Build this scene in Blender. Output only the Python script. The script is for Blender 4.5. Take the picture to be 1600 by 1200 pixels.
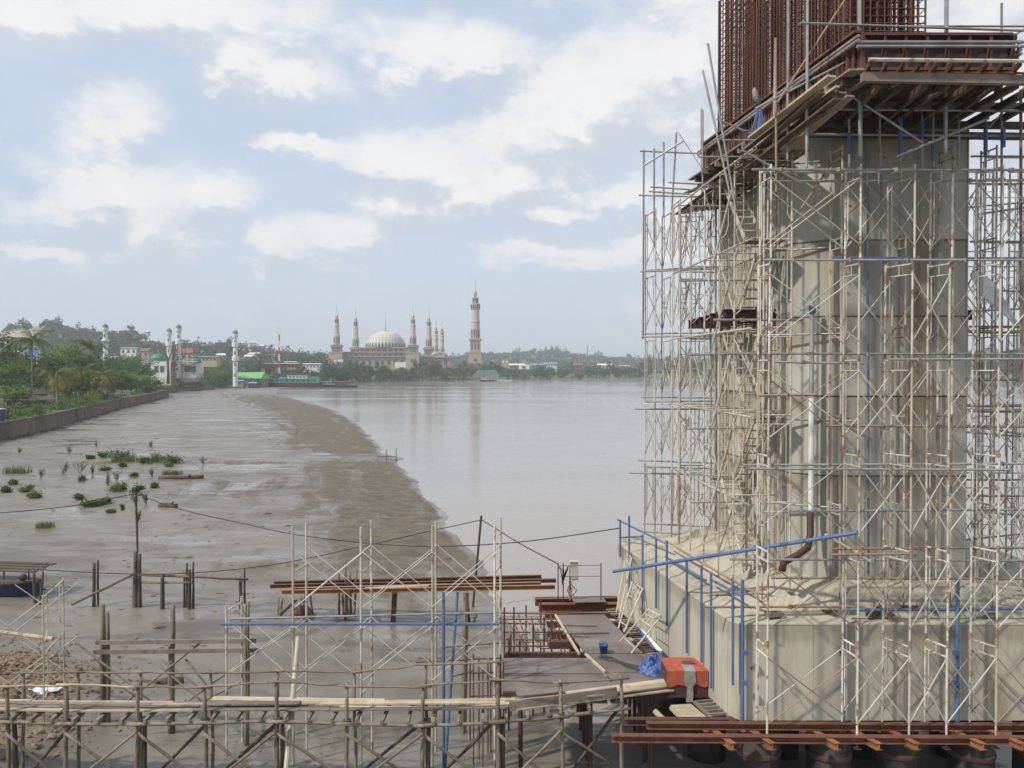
import bpy, math, random
import numpy as np
from mathutils import Vector, Matrix, Quaternion

for o in list(bpy.data.objects): bpy.data.objects.remove(o)
SC = bpy.context.scene
COL = SC.collection
R = math.radians
rng = random.Random(7)
nrg = np.random.default_rng(11)

# ---------------------------------------------------------------- camera
F = 1250.0; CH = 9.4; PITCH = math.atan(21.0 / F)
cam_d = bpy.data.cameras.new('camera'); cam = bpy.data.objects.new('camera', cam_d); COL.objects.link(cam)
cam.location = (0, 0, CH); cam.rotation_euler = (R(90) - PITCH, 0, 0)
cam_d.sensor_width = 36; cam_d.lens = 36 * F / 1600; cam_d.clip_start = 0.1; cam_d.clip_end = 20000
SC.camera = cam
# ---------------------------------------------------------------- sun direction, exposure
SUN_EL, SUN_AZ = R(47), R(240)      # azimuth clockwise from +Y: behind the camera, to the left
SUN_DIR = Vector((math.sin(SUN_AZ) * math.cos(SUN_EL), math.cos(SUN_AZ) * math.cos(SUN_EL), math.sin(SUN_EL)))
sl = bpy.data.lights.new('sun', 'SUN'); sun = bpy.data.objects.new('sun', sl); COL.objects.link(sun)
sl.energy = 2.9; sl.angle = R(2.2); sl.color = (1.0, 0.94, 0.84)
sun.rotation_euler = SUN_DIR.to_track_quat('Z', 'Y').to_euler()
SC.view_settings.view_transform = 'Standard'; SC.view_settings.look = 'None'
SC.view_settings.gamma = 1.0; SC.view_settings.exposure = 0.52; SC.view_settings.use_curve_mapping = False
SC.render.engine = 'CYCLES'
SC.cycles.use_denoising = True
SC.cycles.use_adaptive_sampling = True; SC.cycles.adaptive_threshold = 0.018; SC.cycles.adaptive_min_samples = 12
SC.cycles.max_bounces = 4; SC.cycles.diffuse_bounces = 2; SC.cycles.glossy_bounces = 2
SC.cycles.transparent_max_bounces = 8; SC.cycles.volume_bounces = 0
SC.cycles.caustics_reflective = False; SC.cycles.caustics_refractive = False
SC.cycles.sample_clamp_indirect = 6

# ---------------------------------------------------------------- node helpers
def N(nt, typ, ins=None, **props):
    n = nt.nodes.new(typ)
    for k, v in props.items(): setattr(n, k, v)
    if ins:
        for k, v in ins.items():
            s = n.inputs[k]
            if isinstance(v, bpy.types.NodeSocket): nt.links.new(v, s)
            else: s.default_value = v
    return n
def M_(nt, op, a, b=None, c=None, clamp=False):
    n = nt.nodes.new('ShaderNodeMath'); n.operation = op; n.use_clamp = clamp
    for i, v in enumerate((a, b, c)):
        if v is None: continue
        if isinstance(v, bpy.types.NodeSocket): nt.links.new(v, n.inputs[i])
        else: n.inputs[i].default_value = v
    return n.outputs[0]
def V_(nt, op, a, b=None):
    n = nt.nodes.new('ShaderNodeVectorMath'); n.operation = op
    for i, v in enumerate((a, b)):
        if v is None: continue
        if isinstance(v, bpy.types.NodeSocket): nt.links.new(v, n.inputs[i])
        else: n.inputs[i].default_value = v
    return n
def mixc(nt, fac, a, b, blend='MIX'):
    n = nt.nodes.new('ShaderNodeMix'); n.data_type = 'RGBA'; n.blend_type = blend
    for k, v in ((0, fac), (6, a), (7, b)):
        if isinstance(v, bpy.types.NodeSocket): nt.links.new(v, n.inputs[k])
        else: n.inputs[k].default_value = v if k == 0 else (*v[:3], 1)
    return n.outputs[2]
def smooth(nt, x, lo, hi, a=0.0, b=1.0):
    n = N(nt, 'ShaderNodeMapRange', {'Value': x, 'From Min': lo, 'From Max': hi, 'To Min': a, 'To Max': b}, interpolation_type='SMOOTHSTEP')
    return n.outputs[0]
def noise(nt, vec, scale, detail=3.0, rough=0.55, dist=0.0):
    n = N(nt, 'ShaderNodeTexNoise', {'Scale': scale, 'Detail': detail, 'Roughness': rough, 'Distortion': dist})
    if vec is not None: nt.links.new(vec, n.inputs['Vector'])
    return n.outputs['Fac']

# ---------------------------------------------------------------- pixel -> world
CP, SP = math.cos(PITCH), math.sin(PITCH)
def ray(px, py):
    x = (px - 800) / F; y = (600 - py) / F
    return Vector((x, CP + y * SP, -SP + y * CP))
def P(px, py, Y):
    r = ray(px, py); return Vector((0, 0, CH)) + r * (Y / r.y)
def G(px, py, z=0.0):
    r = ray(px, py); return Vector((0, 0, CH)) + r * ((z - CH) / r.z)

# ---------------------------------------------------------------- sky with broken cumulus
wd = bpy.data.worlds.new('World'); SC.world = wd; wd.use_nodes = True
wd.cycles.sampling_method = 'MANUAL'; wd.cycles.sample_map_resolution = 256
nt = wd.node_tree; nt.nodes.clear()
sky = N(nt, 'ShaderNodeTexSky', sky_type='NISHITA')
sky.sun_disc = False; sky.sun_elevation = SUN_EL; sky.sun_rotation = SUN_AZ
sky.air_density = 1.0; sky.dust_density = 1.6; sky.ozone_density = 1.2; sky.altitude = 0
BLOBS = [(990,150,150,80),(1090,110,110,120),(900,185,100,45),(1320,220,260,210),(1210,40,120,60),
         (650,255,95,32),(560,372,100,26),(625,325,70,48),(735,300,80,28),(700,270,60,24),(790,270,60,40),
         (185,300,80,52),(185,195,46,42),(225,345,70,30),(330,300,50,18),(120,270,30,18),
         (375,95,55,32),(440,118,70,28),(260,5,150,36),(30,20,70,30),(640,75,70,32),(740,85,60,22),
         (890,400,95,22),(960,300,60,22),(850,330,70,20),(430,370,40,18),(60,385,70,10),(1000,390,60,16),(480,235,60,10)]
gt = bpy.data.node_groups.new('cloud_field', 'ShaderNodeTree')
gt.interface.new_socket('Dir', in_out='INPUT', socket_type='NodeSocketVector')
gt.interface.new_socket('Field', in_out='OUTPUT', socket_type='NodeSocketFloat')
gi = gt.nodes.new('NodeGroupInput'); go = gt.nodes.new('NodeGroupOutput')
d0 = gi.outputs[0]
st = V_(gt, 'MULTIPLY', d0, (1.0, 1.0, 1.7)).outputs[0]
n1 = noise(gt, st, 11.0, 6.0, 0.6); n2 = noise(gt, st, 3.1, 2.0, 0.55)
n3 = noise(gt, st, 42.0, 3.0, 0.6)
wc = N(gt, 'ShaderNodeCombineXYZ', {0: M_(gt, 'SUBTRACT', n1, 0.5), 1: 0.0, 2: M_(gt, 'ADD', M_(gt, 'SUBTRACT', n2, 0.5), M_(gt, 'MULTIPLY', M_(gt, 'SUBTRACT', n3, 0.5), 0.4))})
wv2 = V_(gt, 'SCALE', wc.outputs[0]); wv2.inputs['Scale'].default_value = 0.10
dw = V_(gt, 'ADD', d0, wv2.outputs[0]).outputs[0]
acc = None
for (bx, by, rx, ry) in BLOBS:
    c = ray(bx, by).normalized()
    s = V_(gt, 'MULTIPLY', V_(gt, 'SUBTRACT', dw, tuple(c)).outputs[0], (F / rx, F / rx, F / ry))
    l = V_(gt, 'LENGTH', s.outputs[0]).outputs['Value']
    v = M_(gt, 'SUBTRACT', 1.15, l)
    if acc is None: acc = v
    else:
        acc = M_(gt, 'SMOOTH_MAX', acc, v, 0.25)
base = M_(gt, 'MAXIMUM', acc, -0.9)
fl = M_(gt, 'ADD', M_(gt, 'MULTIPLY', base, 0.80), M_(gt, 'MULTIPLY', M_(gt, 'SUBTRACT', n1, 0.5), 2.3))
fl = M_(gt, 'ADD', fl, M_(gt, 'MULTIPLY', M_(gt, 'SUBTRACT', n3, 0.5), 0.75))
fl = M_(gt, 'ADD', fl, M_(gt, 'MULTIPLY', M_(gt, 'SUBTRACT', n2, 0.5), 1.1))
gt.links.new(fl, go.inputs[0])
def fld(vec):
    g = nt.nodes.new('ShaderNodeGroup'); g.node_tree = gt; nt.links.new(vec, g.inputs[0]); return g.outputs[0]
tc = N(nt, 'ShaderNodeTexCoord'); dirv = V_(nt, 'NORMALIZE', tc.outputs['Generated']).outputs[0]
f0 = fld(dirv)
f1 = fld(V_(nt, 'ADD', dirv, (-0.012, 0.0, 0.034)).outputs[0])
mask = smooth(nt, f0, -0.62, 0.40)
lit = smooth(nt, M_(nt, 'SUBTRACT', f0, f1), -0.42, 0.40)
thick = smooth(nt, f0, 0.2, 1.1)
lit = M_(nt, 'ADD', M_(nt, 'MULTIPLY', lit, 0.85), M_(nt, 'MULTIPLY', thick, 0.15), clamp=True)
ccol = mixc(nt, lit, (4.45, 4.78, 5.35), (6.75, 6.7, 6.6))
sepd = N(nt, 'ShaderNodeSeparateXYZ', {0: dirv})
veilf = smooth(nt, noise(nt, V_(nt, 'MULTIPLY', dirv, (1, 1, 2.5)).outputs[0], 4.0, 3.0, 0.6), 0.3, 0.75, 0.72, 0.96)
skyc = mixc(nt, veilf, sky.outputs[0], (4.55, 5.2, 6.2))
allc = mixc(nt, M_(nt, 'MULTIPLY', mask, 0.93), skyc, ccol)
hz = smooth(nt, sepd.outputs[2], 0.0, 0.20, 0.72, 0.0)
allc = mixc(nt, hz, allc, (4.7, 5.05, 5.5))
bg = N(nt, 'ShaderNodeBackground', {'Color': allc, 'Strength': 0.1})
nt.links.new(bg.outputs[0], N(nt, 'ShaderNodeOutputWorld').inputs[0])

# ---------------------------------------------------------------- mesh helpers
MATS = {}
WM = {}
def link(o): COL.objects.link(o); return o
def thing(name, label, cat, loc=(0, 0, 0), group=None, kind=None):
    o = bpy.data.objects.new(name, None); o.empty_display_size = 0.2; link(o)
    o.location = loc; WM[o] = Matrix.Translation(Vector(loc))
    tag(o, label, cat, group, kind); return o
def tag(o, label=None, cat=None, group=None, kind=None):
    if label: o['label'] = label
    if cat: o['category'] = cat
    if group: o['group'] = group
    if kind: o['kind'] = kind
    elif cat: o['kind'] = 'thing'
    return o
def attach(o, mw, parent):
    WM[o] = mw
    o.matrix_basis = mw
    if parent is not None:
        o.parent = parent; o.matrix_parent_inverse = WM[parent].inverted()
    return o
class MB:
    def __init__(s): s.v = []; s.f = []; s.n = 0
    def add(s, V, Fc):
        s.v.extend([tuple(p) for p in V]); s.f.extend([tuple(i + s.n for i in f) for f in Fc]); s.n += len(V); return s
    def box(s, c, sz, rz=0.0):
        cx, cy, cz = c; a, b, h = sz[0] / 2, sz[1] / 2, sz[2] / 2
        co, si = math.cos(rz), math.sin(rz)
        V = [(cx + x * co - y * si, cy + x * si + y * co, cz + z) for x in (-a, a) for y in (-b, b) for z in (-h, h)]
        return s.add(V, [(0, 1, 3, 2), (4, 6, 7, 5), (0, 4, 5, 1), (2, 3, 7, 6), (0, 2, 6, 4), (1, 5, 7, 3)])
    def prism(s, poly, z0, z1, top=None):
        n = len(poly); t = top or poly
        V = [(p[0], p[1], z0 if len(p) < 3 else p[2]) for p in poly] + [(p[0], p[1], z1 if len(p) < 3 else p[2]) for p in t]
        Fc = [(i, (i + 1) % n, n + (i + 1) % n, n + i) for i in range(n)]
        return s.add(V, Fc + [tuple(range(n - 1, -1, -1)), tuple(range(n, 2 * n))])
    def tube(s, pts, r, sides=6, caps=True, r_end=None):
        pts = [Vector(p) for p in pts]; n = len(pts); V = []; Fc = []
        up = None
        for i, p in enumerate(pts):
            t = (pts[min(i + 1, n - 1)] - pts[max(i - 1, 0)]).normalized()
            if up is None: up = Vector((0, 0, 1)) if abs(t.z) < 0.9 else Vector((1, 0, 0))
            a = t.cross(up).normalized(); b = a.cross(t).normalized(); up = b
            ri = r if r_end is None else r + (r_end - r) * i / (n - 1)
            if isinstance(r, (list, tuple)): ri = r[i]
            for k in range(sides):
                an = 2 * math.pi * k / sides
                V.append(p + a * math.cos(an) * ri + b * math.sin(an) * ri)
        for i in range(n - 1):
            for k in range(sides):
                k2 = (k + 1) % sides
                Fc.append((i * sides + k, i * sides + k2, (i + 1) * sides + k2, (i + 1) * sides + k))
        if caps: Fc += [tuple(range(sides - 1, -1, -1)), tuple((n - 1) * sides + k for k in range(sides))]
        return s.add(V, Fc)
    def lathe(s, prof, c=(0, 0, 0), seg=16, rot=0.0):
        V = []; Fc = []; n = len(prof)
        for (r, z) in prof:
            for k in range(seg):
                a = rot + 2 * math.pi * k / seg; V.append((c[0] + r * math.cos(a), c[1] + r * math.sin(a), c[2] + z))
        for i in range(n - 1):
            for k in range(seg):
                k2 = (k + 1) % seg; Fc.append((i * seg + k, i * seg + k2, (i + 1) * seg + k2, (i + 1) * seg + k))
        Fc.append(tuple(range(seg - 1, -1, -1))); Fc.append(tuple((n - 1) * seg + k for k in range(seg)))
        return s.add(V, Fc)
    def mesh(s, name, mat, smoothf=False):
        me = bpy.data.meshes.new(name); me.from_pydata([tuple(v) for v in s.v], [], s.f)
        if mat: me.materials.append(MATS[mat])
        if smoothf: me.polygons.foreach_set('use_smooth', [True] * len(me.polygons))
        me.update(); return me
    def build(s, name, mat, parent=None, smoothf=False):
        o = bpy.data.objects.new(name, s.mesh(name, mat, smoothf)); link(o)
        return attach(o, Matrix.Identity(4), parent)
_UNIT = {}
def unit(shape, mat):
    k = (shape, mat)
    if k not in _UNIT:
        m = MB()
        if shape == 'cube': m.box((0, 0, 0), (1, 1, 1))
        elif shape == 'ibeam':
            m.box((0, 0, .46), (1, 1, .08)); m.box((0, 0, -.46), (1, 1, .08)); m.box((0, 0, 0), (.14, 1, .838))
        else:
            sd = int(shape[3:]); m.tube([(0, -.5, 0), (0, .5, 0)], 1.0, sd)
        _UNIT[k] = m.mesh(shape, mat, shape.startswith('cyl') and False)
    return _UNIT[k]
def inst(name, me, mw, parent=None):
    o = bpy.data.objects.new(name, me); link(o); return attach(o, mw, parent)
def bmat(a, b, sx, sz, roll=0.0):
    a = Vector(a); b = Vector(b); d = b - a; L = d.length
    y = d / L
    up = Vector((0, 0, 1)) if abs(y.z) < 0.95 else Vector((0, 1, 0))
    x = y.cross(up).normalized(); z = x.cross(y).normalized()
    if roll:
        q = Quaternion(y, roll); x = q @ x; z = q @ z
    m = Matrix(((x.x * sx, y.x * L, z.x * sz, (a.x + b.x) / 2), (x.y * sx, y.y * L, z.y * sz, (a.y + b.y) / 2), (x.z * sx, y.z * L, z.z * sz, (a.z + b.z) / 2), (0, 0, 0, 1)))
    return m
def pipe(name, a, b, r, mat, parent=None, sides=8):
    return inst(name, unit('cyl%d' % sides, mat), bmat(a, b, r, r), parent)
def bar(name, a, b, w, h, mat, parent=None, roll=0.0):
    return inst(name, unit('cube', mat), bmat(a, b, w, h, roll), parent)
def ibeam(name, a, b, w, h, mat, parent=None):
    return inst(name, unit('ibeam', mat), bmat(a, b, w, h), parent)
def boxo(name, c, sz, mat, parent=None, rz=0.0):
    mw = Matrix.Translation(Vector(c)) @ Matrix.Rotation(rz, 4, 'Z') @ Matrix.Diagonal((*sz, 1))
    return inst(name, unit('cube', mat), mw, parent)
def jit(v, s): return Vector(v) + Vector((rng.uniform(-s, s), rng.uniform(-s, s), rng.uniform(-s, s)))

# ---------------------------------------------------------------- materials
def mat(name, c1, c2=None, scale=3.0, rough=0.8, metal=0.0, bump=0.0, bscale=None, c3=None, s3=0.0, t3=(0.55, 0.7), rnd=0.0, stretch=(1, 1, 1), spec=0.5, detail=5.0, rnd_hue=0.0, coords='pos', trans=0.0):
    m = bpy.data.materials.new(name); m.use_nodes = True; nt = m.node_tree
    bs = nt.nodes['Principled BSDF']; bs.inputs['Roughness'].default_value = rough
    bs.inputs['Metallic'].default_value = metal; bs.inputs['Specular IOR Level'].default_value = spec
    if coords == 'pos': vec = N(nt, 'ShaderNodeNewGeometry').outputs['Position']
    else: vec = N(nt, 'ShaderNodeTexCoord').outputs['Object']
    sv = V_(nt, 'MULTIPLY', vec, stretch).outputs[0]
    n = noise(nt, sv, scale, detail, 0.6)
    col = mixc(nt, smooth(nt, n, 0.32, 0.68), c1, c2 or c1)
    if c3:
        col = mixc(nt, smooth(nt, noise(nt, sv, s3 or scale * 3, 5.0, 0.65), t3[0], t3[1]), col, c3)
    if rnd:
        oi = N(nt, 'ShaderNodeObjectInfo').outputs['Random']
        f = M_(nt, 'ADD', 1.0 - rnd, M_(nt, 'MULTIPLY', oi, 2 * rnd))
        hs = N(nt, 'ShaderNodeHueSaturation', {'Color': col, 'Value': f})
        if rnd_hue:
            nt.links.new(M_(nt, 'ADD', 0.5 - rnd_hue, M_(nt, 'MULTIPLY', N(nt, 'ShaderNodeTexWhiteNoise', {'W': oi}, noise_dimensions='1D').outputs[0], 2 * rnd_hue)), hs.inputs['Hue'])
        col = hs.outputs[0]
    nt.links.new(col, bs.inputs['Base Color'])
    if bump:
        b = N(nt, 'ShaderNodeBump', {'Height': noise(nt, sv, bscale or scale * 4, 5.0, 0.65), 'Strength': bump, 'Distance': 0.03})
        nt.links.new(b.outputs[0], bs.inputs['Normal'])
    if trans:
        bs.inputs['Transmission Weight'].default_value = 0
    MATS[name] = m; return m
def leafmat(name, c1, c2, rnd=0.2, hue=0.02, tr=0.35):
    m = bpy.data.materials.new(name); m.use_nodes = True; nt = m.node_tree
    bs = nt.nodes['Principled BSDF']; bs.inputs['Roughness'].default_value = 0.6; bs.inputs['Specular IOR Level'].default_value = 0.25
    g = N(nt, 'ShaderNodeNewGeometry')
    rv = g.outputs['Random Per Island']
    oi = N(nt, 'ShaderNodeObjectInfo').outputs['Random']
    col = mixc(nt, rv, c1, c2)
    hs = N(nt, 'ShaderNodeHueSaturation', {'Color': col, 'Value': M_(nt, 'ADD', 1 - rnd, M_(nt, 'MULTIPLY', oi, 2 * rnd)),
        'Hue': M_(nt, 'ADD', 0.5 - hue, M_(nt, 'MULTIPLY', N(nt, 'ShaderNodeTexWhiteNoise', {'W': oi}, noise_dimensions='1D').outputs[0], 2 * hue))})
    nt.links.new(hs.outputs[0], bs.inputs['Base Color'])
    t = N(nt, 'ShaderNodeBsdfTranslucent', {'Color': hs.outputs[0]})
    mx = N(nt, 'ShaderNodeMixShader', {0: tr, 1: bs.outputs[0], 2: t.outputs[0]})
    nt.links.new(mx.outputs[0], nt.nodes['Material Output'].inputs[0])
    MATS[name] = m
mat('concrete_side', (0.48, 0.445, 0.36), (0.35, 0.325, 0.265), 0.7, 0.85, bump=0.25, bscale=14, c3=(0.23, 0.18, 0.115), s3=1.3, t3=(0.47, 0.78), stretch=(1, 1, 0.22), rnd=0.07)
mat('concrete_top', (0.43, 0.39, 0.305), (0.36, 0.325, 0.255), 0.9, 0.9, bump=0.25, bscale=16, c3=(0.24, 0.205, 0.15), s3=1.2, t3=(0.48, 0.72))
mat('concrete_shaft', (0.48, 0.455, 0.39), (0.35, 0.335, 0.285), 0.8, 0.85, bump=0.2, bscale=14, c3=(0.25, 0.18, 0.10), s3=1.2, t3=(0.50, 0.74), stretch=(1.4, 1.4, 0.12), rnd=0.08)
def add_joint_stains(name, joints, colr, amount):
    m = MATS[name]; nt = m.node_tree; bs = nt.nodes['Principled BSDF']
    src = bs.inputs['Base Color'].links[0].from_socket
    pos = N(nt, 'ShaderNodeNewGeometry').outputs['Position']; z = N(nt, 'ShaderNodeSeparateXYZ', {0: pos}).outputs[2]
    acc = None
    for zj, ln in joints:
        v = M_(nt, 'MULTIPLY', smooth(nt, z, zj - ln, zj), M_(nt, 'LESS_THAN', z, zj + .02))
        acc = v if acc is None else M_(nt, 'MAXIMUM', acc, v)
    st = noise(nt, V_(nt, 'MULTIPLY', pos, (5.0, 5.0, 0.35)).outputs[0], 1.0, 5.0, 0.7)
    f = M_(nt, 'MULTIPLY', smooth(nt, M_(nt, 'ADD', M_(nt, 'MULTIPLY', acc, .55), st), .62, .95), amount)
    nt.links.new(mixc(nt, f, src, colr), bs.inputs['Base Color'])
add_joint_stains('concrete_shaft', [(7.1, 1.1), (8.85, .9), (10.6, 1.4), (12.26, .9), (14.72, 1.2)], (0.19, 0.145, 0.09), .42)
add_joint_stains('concrete_side', [(4.12, .7)], (0.18, 0.15, 0.10), .42)
mat('concrete_seam', (0.13, 0.11, 0.085), (0.2, 0.17, 0.13), 2.0, 0.9)
mat('rust', (0.115, 0.042, 0.026), (0.19, 0.075, 0.04), 2.5, 0.8, bump=0.2, c3=(0.07, 0.03, 0.022), s3=6, rnd=0.12)
mat('rust_bar', (0.085, 0.034, 0.025), (0.145, 0.058, 0.037), 1.5, 0.8, rnd=0.12)
mat('rust_bright', (0.30, 0.13, 0.05), (0.20, 0.075, 0.035), 3.0, 0.8, bump=0.2, c3=(0.36, 0.2, 0.09), s3=6, rnd=0.12)
mat('rust_dark', (0.06, 0.03, 0.022), (0.10, 0.045, 0.03), 3.0, 0.75, bump=0.2, rnd=0.1)
mat('form_red', (0.085, 0.031, 0.021), (0.14, 0.055, 0.032), 1.6, 0.7, bump=0.15, c3=(0.22, 0.10, 0.05), s3=4, t3=(0.6, 0.75), rnd=0.1)
mat('form_plate', (0.055, 0.03, 0.034), (0.085, 0.045, 0.045), 1.4, 0.55, bump=0.1, c3=(0.14, 0.065, 0.04), s3=3)
mat('paint_white', (0.62, 0.59, 0.53), (0.50, 0.465, 0.40), 2.2, 0.6, c3=(0.26, 0.14, 0.075), s3=3.4, t3=(0.50, 0.64), rnd=0.15)
mat('paint_cream', (0.52, 0.475, 0.385), (0.42, 0.37, 0.285), 2.2, 0.6, c3=(0.26, 0.15, 0.08), s3=3.0, t3=(0.55, 0.68), rnd=0.14)
mat('pipe_grey', (0.34, 0.34, 0.33), (0.24, 0.235, 0.22), 2.5, 0.5, metal=0.3, c3=(0.24, 0.14, 0.08), s3=2.4, t3=(0.58, 0.72), rnd=0.12)
mat('pipe_rusty', (0.30, 0.18, 0.10), (0.24, 0.20, 0.17), 2.5, 0.7, c3=(0.16, 0.08, 0.05), s3=4, rnd=0.15)
mat('paint_blue', (0.055, 0.115, 0.25), (0.085, 0.155, 0.29), 2.0, 0.45, c3=(0.09, 0.12, 0.2), s3=5, t3=(0.62, 0.75), rnd=0.08)
mat('brace_white', (0.50, 0.48, 0.44), (0.38, 0.36, 0.32), 2.0, 0.6, metal=0.0, c3=(0.3, 0.18, 0.1), s3=3, t3=(0.62, 0.75), rnd=0.12)
mat('bamboo', (0.235, 0.19, 0.135), (0.145, 0.115, 0.08), 3.0, 0.8, bump=0.3, bscale=20, c3=(0.10, 0.075, 0.05), s3=5, rnd=0.2)
mat('bamboo_pale', (0.42, 0.33, 0.20), (0.30, 0.23, 0.14), 3.0, 0.75, bump=0.3, bscale=20, c3=(0.2, 0.15, 0.09), s3=6, rnd=0.15)
mat('wood_dark', (0.10, 0.075, 0.052), (0.06, 0.047, 0.036), 3.0, 0.85, bump=0.4, bscale=16, rnd=0.2)
mat('plank_pale', (0.48, 0.40, 0.275), (0.37, 0.30, 0.205), 2.0, 0.8, bump=0.25, c3=(0.22, 0.16, 0.10), s3=4, t3=(0.58, 0.75), rnd=0.16)
mat('plank_grey', (0.25, 0.20, 0.16), (0.18, 0.145, 0.12), 2.0, 0.8, bump=0.25, c3=(0.13, 0.10, 0.08), s3=4, rnd=0.18)
mat('ply_brown', (0.13, 0.082, 0.05), (0.08, 0.05, 0.033), 1.5, 0.75, bump=0.15, rnd=0.15)
mat('steel_plate', (0.19, 0.155, 0.135), (0.13, 0.105, 0.095), 1.0, 0.6, bump=0.15, c3=(0.26, 0.21, 0.165), s3=1.6, t3=(0.5, 0.75), rnd=0.1)
mat('pile_dark', (0.022, 0.02, 0.019), (0.04, 0.034, 0.03), 1.5, 0.7, bump=0.3, rnd=0.1)
mat('tarp_orange', (0.42, 0.095, 0.045), (0.32, 0.075, 0.038), 4.0, 0.6, bump=0.3)
mat('tarp_blue', (0.03, 0.07, 0.22), (0.05, 0.10, 0.29), 3.0, 0.45, bump=0.3)
mat('blue_plastic', (0.02, 0.08, 0.30), (0.03, 0.1, 0.36), 3.0, 0.4)
mat('blue_dark', (0.015, 0.025, 0.07), (0.03, 0.045, 0.11), 3.0, 0.5)
mat('crate_maroon', (0.085, 0.032, 0.03), (0.055, 0.025, 0.024), 3.0, 0.7, bump=0.2)
mat('cloth_grey', (0.30, 0.28, 0.26), (0.22, 0.21, 0.2), 4.0, 0.8, bump=0.3)
mat('box_grey', (0.50, 0.49, 0.43), (0.42, 0.41, 0.36), 3.0, 0.6)
mat('cable', (0.02, 0.02, 0.022), (0.03, 0.03, 0.03), 3.0, 0.6)
mat('white_sheet', (0.75, 0.75, 0.76), (0.65, 0.65, 0.67), 3.0, 0.6, bump=0.4)
mat('white_pipe', (0.72, 0.71, 0.68), (0.62, 0.6, 0.56), 3.0, 0.5)
mat('mud_sheet', (0.36, 0.35, 0.30), (0.27, 0.28, 0.25), 1.5, 0.8, bump=0.2)
mat('log', (0.13, 0.075, 0.05), (0.08, 0.05, 0.035), 2.0, 0.9, bump=0.5, bscale=10)
mat('stone', (0.22, 0.16, 0.11), (0.15, 0.105, 0.07), 2.0, 0.9, bump=0.4, rnd=0.1, c3=(0.30, 0.24, 0.18), s3=1.5)
mat('wall_stone', (0.20, 0.135, 0.088), (0.125, 0.088, 0.06), 0.25, 0.9, bump=0.3, bscale=6, c3=(0.06, 0.047, 0.036), s3=0.35, stretch=(1, 1, 0.25), rnd=0.15)
mat('wall_cap', (0.14, 0.14, 0.115), (0.085, 0.09, 0.065), 0.5, 0.9, c3=(0.07, 0.085, 0.045), s3=0.9, rnd=0.15)
# ================================================================ ground, river, haze
WALL_PX = [(0,688),(70,672.5),(140,652),(175,641),(227.5,629),(263,620)]
WALL = [G(x, y, 0.3).xy for x, y in WALL_PX]
d_ = (WALL[0] - WALL[1]).normalized()
WALL = [WALL[0] + d_ * 60, WALL[0] + d_ * 25] + WALL
WALL2 = [Vector((-134, 312)), Vector((-143, 384))]
SHORE = [(3.6,-60),(3.4,5),(2.7,15),(1.7,20),(0.6,26),(-0.6,32),(-1.5,37.8),(-2.3,41.8),(-4.5,51),(-7.8,65),(-12.2,83),(-11.5,86),(-15,92),(-26,137),(-43,192),(-66,250),(-96,326),(-122,420),(-128,470),(-107,560),(-55,690),(0,783),(134,840),(300,800),(450,720),(700,690),(2500,600),(6400,500)]
LAND = [tuple(p) for p in WALL] + [tuple(p) for p in WALL2] + [(-146,400),(-152,470),(-130,560),(-112,592),(-58,718),(0,808),(134,866),(300,826),(450,746),(700,716),(2500,626),(6400,526)]
def seg_sd(pts, X, Y):
    """signed distance to an open polyline: positive to the left of its direction (inland)"""
    best = np.full(X.shape, 1e18); sgn = np.ones(X.shape)
    for (a, b) in zip(pts[:-1], pts[1:]):
        ax, ay = a; bx, by = b; dx, dy = bx - ax, by - ay; L2 = dx * dx + dy * dy
        t = np.clip(((X - ax) * dx + (Y - ay) * dy) / L2, 0, 1)
        ex = X - ax - t * dx; ey = Y - ay - t * dy; d2 = ex * ex + ey * ey
        m = d2 < best
        best = np.where(m, d2, best)
        sgn = np.where(m, np.where(dx * (Y - ay) - dy * (X - ax) > 0, 1.0, -1.0), sgn)
    return np.sqrt(best) * sgn
def vnoise(X, Y, sc, seed=0):
    x = X * sc + seed * 17.3; y = Y * sc + seed * 9.1
    xi = np.floor(x); yi = np.floor(y); fx = x - xi; fy = y - yi
    fx = fx * fx * (3 - 2 * fx); fy = fy * fy * (3 - 2 * fy)
    def hsh(a, b):
        v = np.sin(a * 127.1 + b * 311.7 + seed * 74.7) * 43758.5453
        return v - np.floor(v)
    return (hsh(xi, yi) * (1 - fx) + hsh(xi + 1, yi) * fx) * (1 - fy) + (hsh(xi, yi + 1) * (1 - fx) + hsh(xi + 1, yi + 1) * fx) * fy
def ss(x, a, b):
    t = np.clip((x - a) / (b - a), 0, 1); return t * t * (3 - 2 * t)
SIL_L = [(-900,545),(-300,520),(0,512),(20,500),(45,497),(60,492),(80,490),(100,499),(130,507),(150,513),(185,513),(210,510),(225,520),(245,530),(270,535),(330,533),(350,530),(380,536),(430,545),(500,551),(600,560),(700,579),(800,579)]
SIL_R = [(500,562),(600,560),(700,560),(780,556),(830,552),(870,551),(910,558),(960,562),(1000,565),(1200,566),(1500,556),(1600,556),(2600,560)]
def hillh(X, Y):
    Ys = np.maximum(Y, 1.0); px = 800 + X / Ys * F
    hl = .9 * (579 - np.interp(px, [s[0] for s in SIL_L], [s[1] for s in SIL_L])) * 1050 / F
    hr = (579 - np.interp(px, [s[0] for s in SIL_R], [s[1] for s in SIL_R])) * 1900 / F
    rl = hl * ss(Y, 560, 1050) * (1 - 0.6 * ss(Y, 1050, 1700)) * (0.93 + 0.14 * vnoise(X, Y, 0.012, 3))
    rr = (hr + 6) * ss(Y, 1300, 1900) * (0.92 + 0.16 * vnoise(X, Y, 0.007, 5))
    return np.maximum(rl, rr)
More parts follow.
